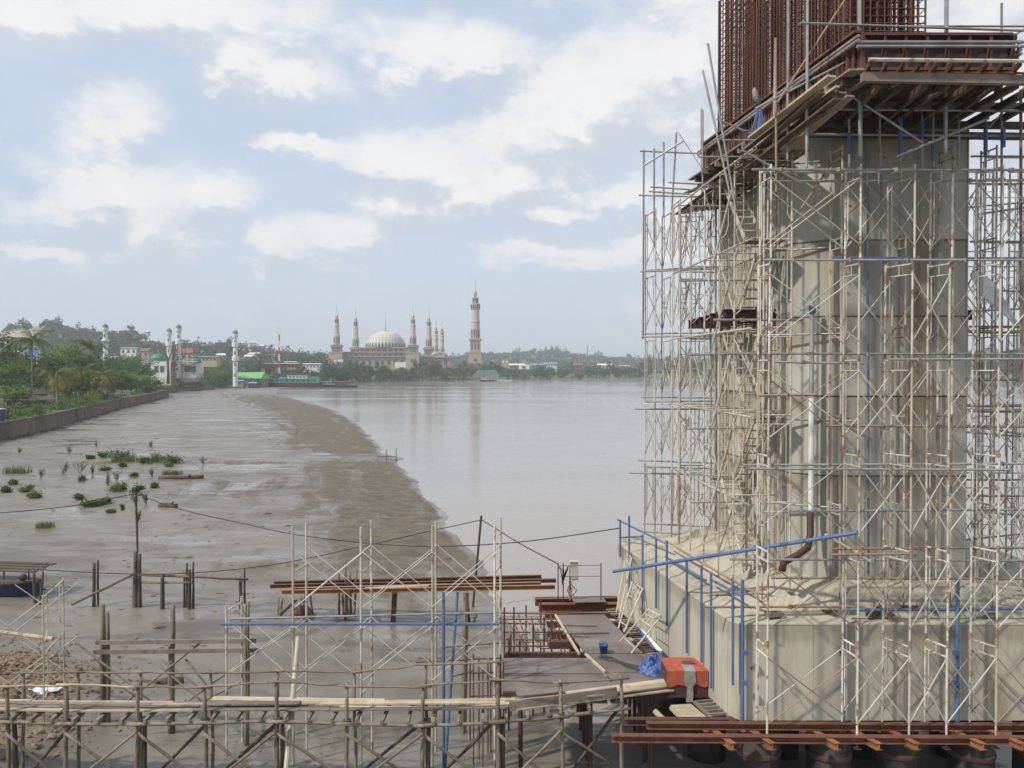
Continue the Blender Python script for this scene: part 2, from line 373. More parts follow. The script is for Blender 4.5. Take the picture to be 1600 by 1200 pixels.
def groundh(X, Y):
    X = np.asarray(X, float); Y = np.asarray(Y, float)
    ds = seg_sd(SHORE, X, Y)
    ds = ds + (vnoise(X, Y, 0.25, 1) - 0.5) * 1.2 * ss(np.abs(Y), 12, 60) + (vnoise(X, Y, 1.1, 2) - 0.5) * 0.35
    mud = np.where(ds > 0, 0.015 + 0.30 * (1 - np.exp(-np.maximum(ds, 0) / 9.0)), np.maximum(ds * 0.06, -2.0))
    mud = mud + np.where(ds > 0, 1, 0.3) * ((vnoise(X, Y, 0.35, 4) - 0.5) * 0.10 + (vnoise(X, Y, 1.7, 5) - 0.5) * 0.035 + (vnoise(X, Y, 5.0, 8) - 0.5) * 0.02) * ss(ds, -1, 3)
    dl = seg_sd(LAND, X, Y)
    inland = ss(dl, 3.0, 4.0) * np.where(Y < 390, 1, 0) + ss(dl, 0, 14) * np.where(Y >= 390, 1, 0)
    h = mud * (1 - inland) + (2.35 + (vnoise(X, Y, 0.06, 6) - .5) * 0.5 + hillh(X, Y)) * inland
    # stony bank under the walkway, bottom left
    bx, by = (X + 15.8) / 5.2, (Y - 19.5) / 6.0
    h = h + 1.25 * np.exp(-(bx * bx + by * by) * 1.6) * (0.85 + 0.3 * vnoise(X, Y, 0.8, 9))
    return h, ds, dl
def hz_at(x, y): return float(groundh(np.array([x]), np.array([y]))[0][0])
def graded(lo, hi, near, ratio, c=0.0):
    out = [c]; s = near
    while out[-1] < hi: out.append(out[-1] + s); s *= ratio
    neg = [c]; s = near
    while neg[-1] > lo: neg.append(neg[-1] - s); s *= ratio
    return np.array(sorted(set(neg + out)))
xs = graded(-6500, 6500, 0.16, 1.028, -2.0)
ys = np.concatenate([[-400, -150, -60, -25, -8, 2, 8, 11, 13], np.arange(14, 34, 0.16)])
yl = list(ys); s = 0.17
while yl[-1] < 7000: yl.append(yl[-1] + s); s *= 1.0125 if s < 9 else 1.04
ys = np.array(yl)
GX, GY = np.meshgrid(xs, ys)
GH, GDS, GDL = groundh(GX, GY)
nx, ny = len(xs), len(ys)
gv = np.stack([GX, GY, GH], -1).reshape(-1, 3)
idx = np.arange(nx * ny).reshape(ny, nx)
gf = np.stack([idx[:-1, :-1], idx[:-1, 1:], idx[1:, 1:], idx[1:, :-1]], -1).reshape(-1, 4)
def npmesh(name, v, f, matname, smoothf=True):
    me = bpy.data.meshes.new(name); k = f.shape[1]
    me.vertices.add(len(v)); me.vertices.foreach_set('co', np.asarray(v, np.float32).ravel())
    me.loops.add(f.size); me.loops.foreach_set('vertex_index', f.astype(np.int32).ravel())
    me.polygons.add(len(f)); me.polygons.foreach_set('loop_start', np.arange(0, f.size, k, dtype=np.int32))
    me.polygons.foreach_set('use_smooth', np.full(len(f), smoothf))
    me.materials.append(MATS[matname]); me.update(calc_edges=True); me.validate(); return me
# --- ground material: wet mud, sandy silt bars, grass on the land
m = bpy.data.materials.new('ground_soil'); m.use_nodes = True; nt = m.node_tree; bs = nt.nodes['Principled BSDF']
pos = N(nt, 'ShaderNodeNewGeometry').outputs['Position']
land = N(nt, 'ShaderNodeAttribute', attribute_name='land').outputs['Fac']
sand = N(nt, 'ShaderNodeAttribute', attribute_name='sand').outputs['Fac']
grav = N(nt, 'ShaderNodeAttribute', attribute_name='gravel').outputs['Fac']
ps = V_(nt, 'MULTIPLY', pos, (0.62, 1.0, 1.0)).outputs[0]
na = noise(nt, ps, 0.16, 6.0, 0.6); nb = noise(nt, ps, 1.1, 6.0, 0.65); nc = noise(nt, pos, 4.0, 5.0, 0.7)
mudc = mixc(nt, smooth(nt, nb, 0.3, 0.7), (0.158, 0.136, 0.109), (0.205, 0.179, 0.147))
mudc = mixc(nt, smooth(nt, na, 0.46, 0.66), mudc, (0.125, 0.102, 0.072))
ripple_shade = smooth(nt, noise(nt, V_(nt, 'MULTIPLY', pos, (0.22, 1.0, 1.0)).outputs[0], 1.1, 4.0, 0.72), 0.62, 0.67)
mudc = mixc(nt, M_(nt, 'MULTIPLY', ripple_shade, 0.75), mudc, (0.085, 0.068, 0.052))  # dark dashes: shadows of mud ripples painted into the colour, also sunk in the bump
chan = smooth(nt, M_(nt, 'ABSOLUTE', M_(nt, 'SUBTRACT', noise(nt, V_(nt, 'MULTIPLY', pos, (0.5, 1.0, 1.0)).outputs[0], 0.09, 3.0, 0.55), 0.5)), 0.004, 0.014, 1.0, 0.0)
mudc = mixc(nt, M_(nt, 'MULTIPLY', chan, 0.6), mudc, (0.09, 0.072, 0.055))
silt = mixc(nt, smooth(nt, M_(nt, 'ADD', M_(nt, 'MULTIPLY', nc, .45), M_(nt, 'MULTIPLY', nb, .55)), 0.36, 0.62), (0.070, 0.053, 0.032), (0.15, 0.119, 0.077))
sfac = smooth(nt, M_(nt, 'ADD', sand, M_(nt, 'MULTIPLY', M_(nt, 'SUBTRACT', M_(nt, 'ADD', M_(nt, 'MULTIPLY', noise(nt, ps, 0.3, 6.0, 0.72), 0.55), M_(nt, 'MULTIPLY', noise(nt, N(nt, 'ShaderNodeCombineXYZ', {0: M_(nt, 'MULTIPLY', N(nt, 'ShaderNodeAttribute', attribute_name='shore_d').outputs['Fac'], 0.55), 1: M_(nt, 'MULTIPLY', N(nt, 'ShaderNodeSeparateXYZ', {0: pos}).outputs[1], 0.05), 2: 0.0}).outputs[0], 1.0, 6.0, 0.72), 0.75)), 0.5 + 0.15), 2.4)), 0.28, 0.78)
mudc = mixc(nt, sfac, mudc, silt)
grc = mixc(nt, smooth(nt, nc, 0.35, 0.65), (0.16, 0.105, 0.065), (0.25, 0.18, 0.12))
mudc = mixc(nt, smooth(nt, M_(nt, 'ADD', grav, M_(nt, 'MULTIPLY', M_(nt, 'SUBTRACT', nb, 0.5), 0.6)), 0.3, 0.55), mudc, grc)
gras = mixc(nt, smooth(nt, nb, 0.3, 0.7), (0.055, 0.095, 0.022), (0.12, 0.14, 0.045))
gras = mixc(nt, smooth(nt, noise(nt, pos, 0.02, 5.0), 0.55, 0.7), gras, (0.19, 0.15, 0.09))
gras = mixc(nt, smooth(nt, M_(nt, 'ADD', N(nt, 'ShaderNodeAttribute', attribute_name='bare').outputs['Fac'], M_(nt, 'MULTIPLY', M_(nt, 'SUBTRACT', na, .5), .8)), .3, .6), gras, (0.29, 0.235, 0.17))
nt.links.new(mixc(nt, land, mudc, gras), bs.inputs['Base Color'])
wet = M_(nt, 'MULTIPLY', M_(nt, 'SUBTRACT', 1.0, sfac), M_(nt, 'SUBTRACT', 1.0, land), clamp=True)
wetn = smooth(nt, noise(nt, ps, 0.5, 6.0, 0.6), 0.36, 0.66)
rgh = M_(nt, 'SUBTRACT', 0.78, M_(nt, 'MULTIPLY', wet, M_(nt, 'ADD', 0.26, M_(nt, 'MULTIPLY', wetn, 0.24))))
pud = M_(nt, 'MULTIPLY', smooth(nt, noise(nt, V_(nt, 'MULTIPLY', pos, (0.5, 1.0, 1.0)).outputs[0], 0.13, 4.0, 0.6), 0.55, 0.585), wet)
pud = M_(nt, 'MULTIPLY', pud, M_(nt, 'SUBTRACT', 1.0, smooth(nt, grav, 0.05, 0.2)))
rgh = M_(nt, 'SUBTRACT', rgh, M_(nt, 'MULTIPLY', pud, 0.2))
nt.links.new(M_(nt, 'MAXIMUM', rgh, M_(nt, 'MULTIPLY', smooth(nt, grav, 0.2, 0.4), 0.85)), bs.inputs['Roughness'])
hgt = M_(nt, 'ADD', M_(nt, 'SUBTRACT', M_(nt, 'MULTIPLY', nb, 0.6), M_(nt, 'MULTIPLY', M_(nt, 'ADD', ripple_shade, chan), 0.25)), M_(nt, 'ADD', M_(nt, 'MULTIPLY', nc, 0.30), M_(nt, 'MULTIPLY', noise(nt, pos, 14.0, 4.0, 0.7), 0.14)))
b = N(nt, 'ShaderNodeBump', {'Height': hgt, 'Strength': M_(nt, 'SUBTRACT', 0.45, M_(nt, 'MULTIPLY', pud, 0.36)), 'Distance': 0.10})
nt.links.new(b.outputs[0], bs.inputs['Normal'])
MATS['ground_soil'] = m
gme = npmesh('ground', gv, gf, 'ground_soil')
def attr(me, name, arr):
    a = me.attributes.new(name, 'FLOAT', 'POINT'); a.data.foreach_set('value', np.asarray(arr, np.float32).ravel())
GBARE = np.exp(-(((800 + GX / np.maximum(GY, 1) * F - 20) / 45) ** 4)) * ss(GH, 35, 42) * (1 - ss(GH, 55, 60)) + np.exp(-(((800 + GX / np.maximum(GY, 1) * F - 58) / 13) ** 2)) * ss(GH, 57, 63)
attr(gme, 'bare', GBARE)
attr(gme, 'shore_d', GDS)
attr(gme, 'land', ss(GDL, -0.3, 1.2) * (GDL > -1))
dsx = GDS
# silt bars: a band along the waterline and a hooked bar further out
sandv = ss(dsx, 0.0, 0.7) * (1 - ss(dsx, 3.0 + GY * 0.03, 8.0 + GY * 0.09)) * 0.8
sandv = sandv * (1 - 0.6 * (ss(GY, 80, 83.5) * (1 - ss(GY, 86, 93)))) * (1 - ss(GY, 230, 420)) * ss(GY, 26, 40)
sandv = np.maximum(sandv, 0.42 * np.exp(-(((GX + 20) / 13) ** 2 + ((GY - 62) / 15) ** 2)))
sandv = np.maximum(sandv, 0.65 * np.exp(-((GY - 79) / 2.2) ** 2) * ss(GX, -52, -40) * (1 - ss(GX, -14, -11)))
sandv = np.maximum(sandv, 0.52 * np.exp(-(((GX + 11.5) / 4.5) ** 2 + ((GY - 37) / 3.2) ** 2)))
sandv = np.maximum(sandv, 0.50 * np.exp(-(((GX + 21) / 3.5) ** 2 + ((GY - 34.5) / 1.6) ** 2)))
sandv = np.maximum(sandv, 0.55 * np.exp(-(((GX + 5) / 6) ** 2 + ((GY - 20.0) / 1.5) ** 2)))
attr(gme, 'sand', sandv)
attr(gme, 'gravel', np.exp(-(((GX + 15.8) / 4.6) ** 2 + ((GY - 19.5) / 5.4) ** 2) * 1.1))
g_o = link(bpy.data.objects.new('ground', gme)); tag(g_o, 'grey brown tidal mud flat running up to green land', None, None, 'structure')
# --- river
m = bpy.data.materials.new('river_water'); m.use_nodes = True; nt = m.node_tree; bs = nt.nodes['Principled BSDF']
pos = N(nt, 'ShaderNodeNewGeometry').outputs['Position']
wp = V_(nt, 'MULTIPLY', pos, (0.55, 1.0, 1.0)).outputs[0]
nt.links.new(mixc(nt, smooth(nt, noise(nt, wp, 0.03, 4.0), 0.35, 0.65), (0.268, 0.236, 0.206), (0.302, 0.27, 0.238)), bs.inputs['Base Color'])
nt.links.new(smooth(nt, noise(nt, V_(nt, 'MULTIPLY', pos, (0.25, 1.0, 1.0)).outputs[0], 0.035, 5.0, 0.6), 0.35, 0.65, 0.06, 0.16), bs.inputs['Roughness'])
bs.inputs['IOR'].default_value = 1.333
wh = M_(nt, 'ADD', noise(nt, wp, 0.9, 4.0, 0.6), M_(nt, 'MULTIPLY', noise(nt, wp, 3.2, 4.0, 0.6), 0.35))
b = N(nt, 'ShaderNodeBump', {'Height': wh, 'Strength': 0.22, 'Distance': 0.12})
nt.links.new(b.outputs[0], bs.inputs['Normal'])
MATS['river_water'] = m
wm_ = MB(); wm_.add([(-6500, -400, 0), (6500, -400, 0), (6500, 6900, 0), (-6500, 6900, 0)], [(0, 1, 2, 3)])
tag(wm_.build('river', 'river_water'), 'broad calm brown grey river', None, None, 'structure')
# --- haze
m = bpy.data.materials.new('haze_air'); m.use_nodes = True; nt = m.node_tree; nt.nodes.clear()
pv = N(nt, 'ShaderNodeVolumePrincipled', {'Color': (0.88, 0.94, 1.0, 1), 'Density': 0.00031, 'Anisotropy': 0.0})
nt.links.new(pv.outputs[0], N(nt, 'ShaderNodeOutputMaterial').inputs['Volume']); MATS['haze_air'] = m
hb = MB(); hb.box((0, 3200, 74), (13400, 7800, 158))
tag(hb.build('haze', 'haze_air'), 'thin pale air haze over the river', None, None, 'stuff')
# ================================================================ bridge pier under construction
CAP_B, CAP_T, HA_T = 2.13, 4.12, 4.86
CAP = [(4.55, 16.78), (4.74, 16.5), (14.2, 16.5), (14.2, 25.6), (3.75, 25.6), (3.22, 24.3)]
SH = [(6.28, 18.02), (7.0, 17.5), (9.95, 17.5), (10.25, 18.0), (10.25, 23.1), (9.8, 23.7), (6.5, 23.7), (5.96, 23.2)]
cap = thing('pile_cap', 'massive pale concrete pile cap standing over the water under the bridge pier', 'pile cap', (8.5, 20, CAP_B))
def inset(poly, d):
    cx = sum(p[0] for p in poly) / len(poly); cy = sum(p[1] for p in poly) / len(poly); out = []
    n = len(poly)
    for i in range(n):
        a = Vector(poly[i - 1]); b = Vector(poly[i]); c = Vector(poly[(i + 1) % n])
        e1 = (b - a).normalized(); e2 = (c - b).normalized()
        n1 = Vector((-e1.y, e1.x)); n2 = Vector((-e2.y, e2.x)); bi = (n1 + n2).normalized()
        out.append(b + bi * (d / max(0.3, bi.dot(n1))))
    return [tuple(p) for p in out]
core = MB(); core.prism(inset(CAP, 0.05), CAP_B + 0.02, CAP_T); core.build('core', 'concrete_seam', cap)
def face_panels(par, a, b, z0, z1, cuts, th, matn, nm='panel', gap=0.012):
    a = Vector((*a, 0)); b = Vector((*b, 0)); d = (b - a); L = d.length; d /= L; nrm = Vector((d.y, -d.x, 0))
    for t0, t1 in zip(cuts[:-1], cuts[1:]):
        m = MB(); off = rng.uniform(-0.004, 0.004)
        p0 = a + d * (t0 * L + gap); p1 = a + d * (t1 * L - gap)
        o_, i_ = nrm * off, -nrm * th
        m.prism([tuple((p0 + o_).xy), tuple((p1 + o_).xy), tuple((p1 + i_).xy), tuple((p0 + i_).xy)], z0, z1)
        m.build(nm, matn, par)
face_panels(cap, CAP[5], CAP[0], CAP_B, CAP_T, [0, .09, .24, .385, .53, .68, .83, 1.0], 0.06, 'concrete_side', gap=.005)
face_panels(cap, CAP[0], CAP[1], CAP_B, CAP_T, [0, 1.0], 0.06, 'concrete_side')
face_panels(cap, CAP[1], CAP[2], CAP_B, CAP_T, [0, .16, .46, .78, 1.0], 0.06, 'concrete_side', gap=.004)
face_panels(cap, CAP[4], CAP[5], CAP_B, CAP_T, [0, 1.0], 0.06, 'concrete_side')
top = MB(); hb_ = inset(CAP, 0.0); hm = inset(CAP, 0.28); ht = inset(SH, -0.32)
# haunch: cap edge -> ledge -> sloping to the foot of the shaft (ring polygons resampled by angle)
def ringpts(poly, n=64, c=(8.2, 20.6)):
    out = []
    for k in range(n):
        an = 2 * math.pi * k / n; dx, dy = math.cos(an), math.sin(an); best = None
        for i in range(len(poly)):
            ax, ay = poly[i]; bx, by = poly[(i + 1) % len(poly)]
            ex, ey = bx - ax, by - ay; den = dx * ey - dy * ex
            if abs(den) < 1e-9: continue
            t = ((ax - c[0]) * ey - (ay - c[1]) * ex) / den; u = ((ax - c[0]) * dy - (ay - c[1]) * dx) / den
            if t > 0 and -1e-6 <= u <= 1 + 1e-6 and (best is None or t < best): best = t
        out.append((c[0] + dx * best, c[1] + dy * best))
    return out
NR = 160
rings = [(inset(CAP, -0.004), CAP_T + 0.003), (inset(CAP, 0.0), CAP_T + 0.03), (inset(CAP, 0.05), CAP_T + 0.05), (inset(CAP, 0.30), CAP_T + 0.075), (inset(SH, -0.42), HA_T - 0.12), (inset(SH, 0.1), HA_T)]
V = []; Fc = []
for poly, z in rings:
    for p in ringpts(poly, NR): V.append((p[0], p[1], z + rng.uniform(-.006, .006)))
for i in range(len(rings) - 1):
    for k in range(NR):
        k2 = (k + 1) % NR; Fc.append((i * NR + k, i * NR + k2, (i + 1) * NR + k2, (i + 1) * NR + k))
top.add(V, Fc); top.build('haunch_top', 'concrete_top', cap)
mk = MB(); mk.add([(4.93, 16.492, 3.25), (5.01, 16.492, 3.25), (4.97, 16.492, 3.17)], [(0, 2, 1)]); mk.build('survey_mark', 'tarp_orange', cap)
# --- shaft in lifts
shaft = thing('pier_shaft', 'tall stained concrete bridge pier shaft wrapped in scaffolding', 'pier', (8.1, 20.5, HA_T))
LZ = [4.6, 7.1, 8.85, 10.6, 12.26, 14.72]
for i, (z0, z1) in enumerate(zip(LZ[:-1], LZ[1:])):
    lf = MB(); lf.prism(inset(SH, rng.uniform(-.006, .008)), z0, z1 - 0.035)
    lo = lf.build('lift', 'concrete_shaft', shaft)
    sm = MB(); sm.prism(inset(SH, 0.018), z1 - 0.035, z1); sm.build('pour_joint', 'concrete_seam', lo)
    for x in (7.0 + .02, 7.72, 8.47, 9.2, 9.95 - .02):      # board ridges left by the formwork joints on the front face
        boxo('form_ridge', (x, 17.5, (z0 + z1) / 2), (0.018, 0.022, z1 - z0 - 0.05), 'concrete_shaft', lo)
    for x in (7.35, 8.1, 8.85, 9.6):
        for zz in (0.3, 0.72):
            pipe('tie_hole', (x + rng.uniform(-.03, .03), 17.49, z0 + (z1 - z0) * zz), (x, 17.53, z0 + (z1 - z0) * zz), 0.022, 'concrete_seam', lo, 8)
    for yy in (18.9, 19.9, 20.9, 21.9):
        xx = 6.28 + (5.96 - 6.28) * (yy - 18.02) / 5.18
        boxo('form_ridge', (xx, yy, (z0 + z1) / 2), (0.022, 0.018, z1 - z0 - 0.05), 'concrete_shaft', lo)
# --- needle beams through the shaft
for k in range(7):
    y = 18.9 + k * 0.66
    b_ = ibeam('needle_beam', (4.98 + 0.01 * k, y, 10.72), (6.25, y, 10.72), 0.22, 0.24, 'rust_dark')
    tag(b_, ['nearest', 'second', 'third', 'fourth', 'fifth', 'sixth', 'farthest'][k] + ' dark rusty steel needle beam sticking out of the pier shaft\'s left face', 'steel beam', 'needle beams on the left of the pier shaft')
b_ = ibeam('needle_beam', (10.1, 18.5, 10.68), (10.62, 18.5, 10.68), 0.22, 0.22, 'rust_dark'); tag(b_, 'short dark steel beam end sticking out right of the pier shaft', 'steel beam')
# --- formwork crown
FZ0, FZ1 = 15.0, 15.76
FL = [(6.62, 15.28), (9.42, 15.28), (9.6, 15.6), (9.6, 22.9), (5.52, 22.9)]
fw = thing('steel_formwork', 'rust red steel side formwork with ribs round the top of the pier', 'formwork', (8, 19, 14.6))
def form_side(a, b, n, z0, z1, mid=True):
    a = Vector((*a, 0)); b = Vector((*b, 0)); d = b - a; L = d.length; d /= L; nr = Vector((d.y, -d.x, 0))
    for k in range(n):
        p0 = a + d * (L * k / n + .004); p1 = a + d * (L * (k + 1) / n - .004)
        m = MB(); m.prism([tuple(p0.xy), tuple(p1.xy), tuple((p1 - nr * .03).xy), tuple((p0 - nr * .03).xy)], z0, z1)
        pl = m.build('form_panel', 'form_plate', fw)
        q = p0 + nr * 0.06
        bar('rib', (q.x, q.y, z0 + .005), (q.x, q.y, z1 - .005), 0.05, 0.12, 'form_red', pl)
        pm = (p0 + p1) / 2 + nr * .05
        if mid and L / n > 0.3: bar('rib', (pm.x, pm.y, z0 + .005), (pm.x, pm.y, z1 - .005), 0.035, 0.10, 'form_red', pl)
    for zz, mm in ((z0 + .03, 'form_red'), (z1 - .03, 'form_red')):
        q0 = a + nr * .07; q1 = b + nr * .07
        bar('flange', (q0.x, q0.y, zz), (q1.x, q1.y, zz), 0.14, 0.05, mm, fw)
    for zz in (z1 - .2, z1 - .28):
        q0 = a + nr * .17 - d * .15; q1 = b + nr * .17 + d * .2
        pipe('waler_pipe', (q0.x, q0.y, zz), (q1.x, q1.y, zz), 0.03, 'pipe_grey', fw)
form_side(FL[4], FL[0], 22, FZ0, FZ1 + .1)
form_side(FL[0], FL[1], 7, FZ0 + .05, FZ1, False)
form_side(FL[1], FL[2], 1, FZ0 + .05, FZ1)
form_side(FL[2], FL[3], 8, FZ0 + .05, FZ1)
# soffit: flaring ply boards from the shaft head out to the formwork
NS = 96
cc = (7.95, 20.2)
r0 = ringpts(inset(SH, 0.0), NS, cc); r1 = ringpts(inset(FL, 0.05), NS, cc)
for k in range(NS):
    k2 = (k + 1) % NS
    yy = (r0[k][1] + r1[k][1]) / 2
    if yy > 22.6 and r1[k][0] > 6.5: continue
    m = MB()
    A, B_, C, D = [(r0[k][0], r0[k][1], 14.66), (r0[k2][0], r0[k2][1], 14.66), (r1[k2][0], r1[k2][1], FZ0 - .04), (r1[k][0], r1[k][1], FZ0 - .04)]
    dz = 0.03
    m.add([A, B_, C, D] + [(p[0], p[1], p[2] + dz) for p in (A, B_, C, D)], [(0, 1, 2, 3), (7, 6, 5, 4), (0, 4, 5, 1), (1, 5, 6, 2), (2, 6, 7, 3), (3, 7, 4, 0)])
    m.build('soffit_board', 'ply_brown', fw)
# --- timber working platform under the formwork
tp = thing('timber_platform', 'rough timber joists and planks of the working platform below the red formwork', 'platform', (7, 18, 14.3))
# front: long face timber, grating bars, long planks
bar('face_timber', (6.35, 14.62, 14.72), (12.2, 14.62, 14.62), 0.12, 0.16, 'plank_grey', tp)
bar('face_timber', (6.5, 16.2, 14.74), (11.2, 16.2, 14.68), 0.12, 0.16, 'plank_grey', tp)
pipe('edge_pipe', (6.4, 14.45, 14.98), (12.4, 14.45, 14.92), 0.035, 'paint_white', tp)
for k in range(15):
    x = 6.55 + k * 0.30
    bar('grating_bar', (x - .1, 14.5, 14.93), (x + .12, 15.6, 14.83), 0.06, 0.09, 'form_red', tp)
for k in range(3): bar('deck_rod', (6.5, 14.75 + .22 * k, 14.86), (11.4, 14.75 + .22 * k, 14.84), 0.04, 0.03, 'rust', tp)
for k in range(9):
    x = 6.7 + k * 0.42
    bar('strut', (x, 14.7, 14.62), (x + rng.uniform(-.1, .35), 17.0, 14.62), 0.09, 0.13, 'wood_dark' if k % 2 else 'ply_brown', tp)
for z_, y_ in ((14.6, 16.9), (14.48, 17.25)):
    bar('ledger', (6.2, y_, z_), (11.0, y_, z_ - .06), 0.1, 0.14, 'wood_dark', tp)
for z_, y_ in ((14.6, 16.0), (14.25, 16.5)): pipe('ledger_pipe', (5.9, y_, z_), (12.2, y_, z_ - .05), 0.026, 'pipe_grey', tp)
# left side: joists poking out and planks along
for k in range(19):
    t = k / 18; a = Vector((*FL[4], 0)).lerp(Vector((*FL[0], 0)), t)
    x0 = a.x - rng.uniform(.22, .45); zz = FZ0 - .13 + rng.uniform(-.015, .015)
    bar('joist', (x0, a.y, zz), (a.x + .55, a.y + .1, zz - .02), 0.09, 0.14, 'plank_grey' if k % 3 else 'wood_dark', tp)
for k, (dx, dz, mm) in enumerate(((-.32, -.05, 'plank_grey'), (-.18, -.045, 'plank_pale'), (-.05, -.23, 'plank_grey'), (.12, -.24, 'wood_dark'))):
    a = Vector((FL[4][0] + dx, FL[4][1] + .4, FZ0 + dz)); b = Vector((FL[0][0] + dx, FL[0][1] - .3, FZ0 + dz))
    for j in range(3):
        p0 = a.lerp(b, j / 3 - .01); p1 = a.lerp(b, (j + 1) / 3 + .012)
        bar('plank', p0 + Vector((0, 0, .008 * j)), p1 + Vector((0, 0, .008 * j)), 0.14, 0.035, mm, tp)
for k in range(12):     # loose planks and pipes bundled under the near left corner
    a = Vector((6.05 + rng.uniform(-.2, .3), 15.0 + rng.uniform(-.3, .6), 14.86 - .05 * k + rng.uniform(-.1, .1)))
    b = a + Vector((-rng.uniform(.5, .9), rng.uniform(1.8, 3.2), -rng.uniform(.25, .6)))
    bar('loose_plank', a, b, rng.uniform(.08, .2), 0.04, rng.choice(['plank_grey', 'plank_pale', 'ply_brown', 'plank_grey']), tp)
for k in range(12):     # thinner lower planking along the left
    y = 17.2 + k * .45
    bar('lower_joist', (4.9 + rng.uniform(-.1, .4), y, 13.98 + rng.uniform(-.03, .03)), (6.2, y + .1, 14.05), 0.07, 0.08, rng.choice(['plank_grey', 'wood_dark']), tp)
for k in range(7):
    x = 5.05 + k * .16
    bar('lower_plank', (x + .25, 17.0, 14.07), (x - .15, 23.4 + rng.uniform(-.3, .6), 14.05), 0.12, 0.03, 'plank_grey' if k % 2 else 'wood_dark', tp)
# --- reinforcement cage
cg = thing('reinforcement_cage', 'tall rust brown reinforcement cage rising from the red formwork', 'rebar cage', (7.5, 19, 14.6))
CG = [(6.72, 16.35), (8.38, 16.35), (8.38, 22.3), (5.72, 22.3)]
ZT = 19.6
nb = 0
def cage_face(a, b, n, dz, r, off):
    a = Vector((*a, 0)); b = Vector((*b, 0))
    for k in range(n + 1):
        p = a.lerp(b, k / n) + Vector((rng.uniform(-.012, .012), rng.uniform(-.02, .02), 0))
        pipe('upright_bar', (p.x, p.y, 14.6), (p.x + rng.uniform(-.02, .02), p.y + rng.uniform(-.02, .02), ZT + rng.uniform(-.05, .05)), r * (1.5 if k % 5 == 0 else 1), 'rust_bar', cg, 5)
    z = 15.05 + off
    while z < ZT:
        pipe('hoop_bar', (a.x, a.y, z), (b.x, b.y, z + rng.uniform(-.02, .02)), r * .8, 'rust_bar', cg, 4); z += dz
for ins, n1, n2, dz in ((0.0, 40, 12, .155), (0.16, 34, 11, .155), (0.34, 24, 9, 0.31)):
    q = inset(CG, ins)
    cage_face(q[3], q[0], n1, dz, .018, ins * .3); cage_face(q[0], q[1], n2, dz, .017, ins * .3)
    if ins < .3: cage_face(q[1], q[2], 22, dz * 1.5, .0145, .05); cage_face(q[2], q[3], 14, dz * 1.5, .0145, .05)
for k in range(90):
    y = rng.uniform(16.45, 22.2); x = rng.uniform(6.72 + (5.72 - 6.72) * (y - 16.35) / 5.95 + .2, 8.2); pipe('upright_bar', (x, y, 14.6), (x + rng.uniform(-.05, .05), y, ZT), .017, 'rust_bar', cg, 5)
for k in range(26):
    y = 16.6 + k * 0.22; x0 = 6.72 + (5.72 - 6.72) * (y - 16.35) / 5.95 + .2
    pipe('upright_bar', (x0 + .55, y, 14.6), (x0 + .55, y, ZT), .022, 'rust_bar', cg, 5)
    pipe('upright_bar', (x0 + 1.15, y, 14.6), (x0 + 1.15, y, ZT), .022, 'rust_bar', cg, 5)
# --- hanging lamp head with blue straps
lampt = thing('work_lamp', 'grey oval lamp head with blue straps hung on the red formwork', 'lamp', P(1180, 190, 18.0))
m = MB(); m.lathe([(.02, -.05), (.12, -.03), (.2, .02), (.21, .06), (.1, .09), (.02, .1)], (0, 0, 0), 14)
lo = bpy.data.objects.new('lamp_head', m.mesh('lamp_head', 'cloth_grey', True)); link(lo)
c = P(1180, 152, 17.9); attach(lo, Matrix.Translation(c) @ Matrix.Rotation(R(70), 4, 'Y') @ Matrix.Rotation(R(30), 4, 'X') @ Matrix.Diagonal((1.0, .7, 1, 1)), lampt)
for k in range(9):
    pipe('strap', P(1187 + rng.uniform(-3, 3), 166, 17.85), P(1170 + k * 4, 214 + rng.uniform(-6, 14), 17.8), .018, 'paint_blue', lampt, 5)
# --- white riser pipe and dark red hose
wp_ = thing('riser_pipe', 'white vertical pipe strapped to the pier shaft corner', 'pipe', P(1267, 810, 17.6))
pipe('pipe_run', P(1268, 622, 17.4), P(1267, 800, 17.4), .06, 'white_pipe', wp_, 10); pipe('upper_pipe', P(1269, 470, 17.4), P(1268, 620, 17.4), .05, 'pipe_grey', wp_, 10)
for yy in (478,): pipe('collar', P(1269, yy, 17.4), P(1269, yy + 12, 17.4), .075, 'blue_dark', wp_, 10)
m = MB(); m.tube([P(1266, 800, 17.35), P(1266, 835, 17.3), P(1262, 856, 17.1), P(1245, 868, 16.95), P(1225, 878, 16.9), P(1222, 892, 16.9)], .075, 10)
tag(m.build('hose', 'crate_maroon', None, True), 'dark red bent hose lying at the foot of the white pipe', 'hose')
# --- piles
PXS = [(5.4, 17.4), (6.9, 17.3), (8.4, 17.4), (10.0, 17.3), (11.5, 17.4), (4.75, 19.4), (4.4, 21.4), (4.1, 23.4), (6.6, 19.6), (8.6, 19.6), (10.8, 19.6)]
for i, (x, y) in enumerate(PXS):
    pt = thing('steel_pile', ['leftmost', 'second', 'third', 'fourth', 'rightmost'][i] + ' dark round steel pile of the front row under the pile cap' if i < 5 else ['nearest', 'middle', 'farthest'][i - 5] + ' dark steel pile under the left face of the cap' if i < 8 else 'dark steel pile in the shadow behind the front row', 'pile', (x, y, -1.5), 'piles under the pile cap')
    m = MB(); m.lathe([(.46, -1.5), (.46, CAP_B)], (x, y, 0), 20); m.build('pile_tube', 'pile_dark', pt, True)
    m = MB(); m.lathe([(.475, 1.05), (.485, 1.08), (.485, 1.14), (.475, 1.17)], (x, y, 0), 20); m.build('weld_band', 'rust_dark', pt, True)
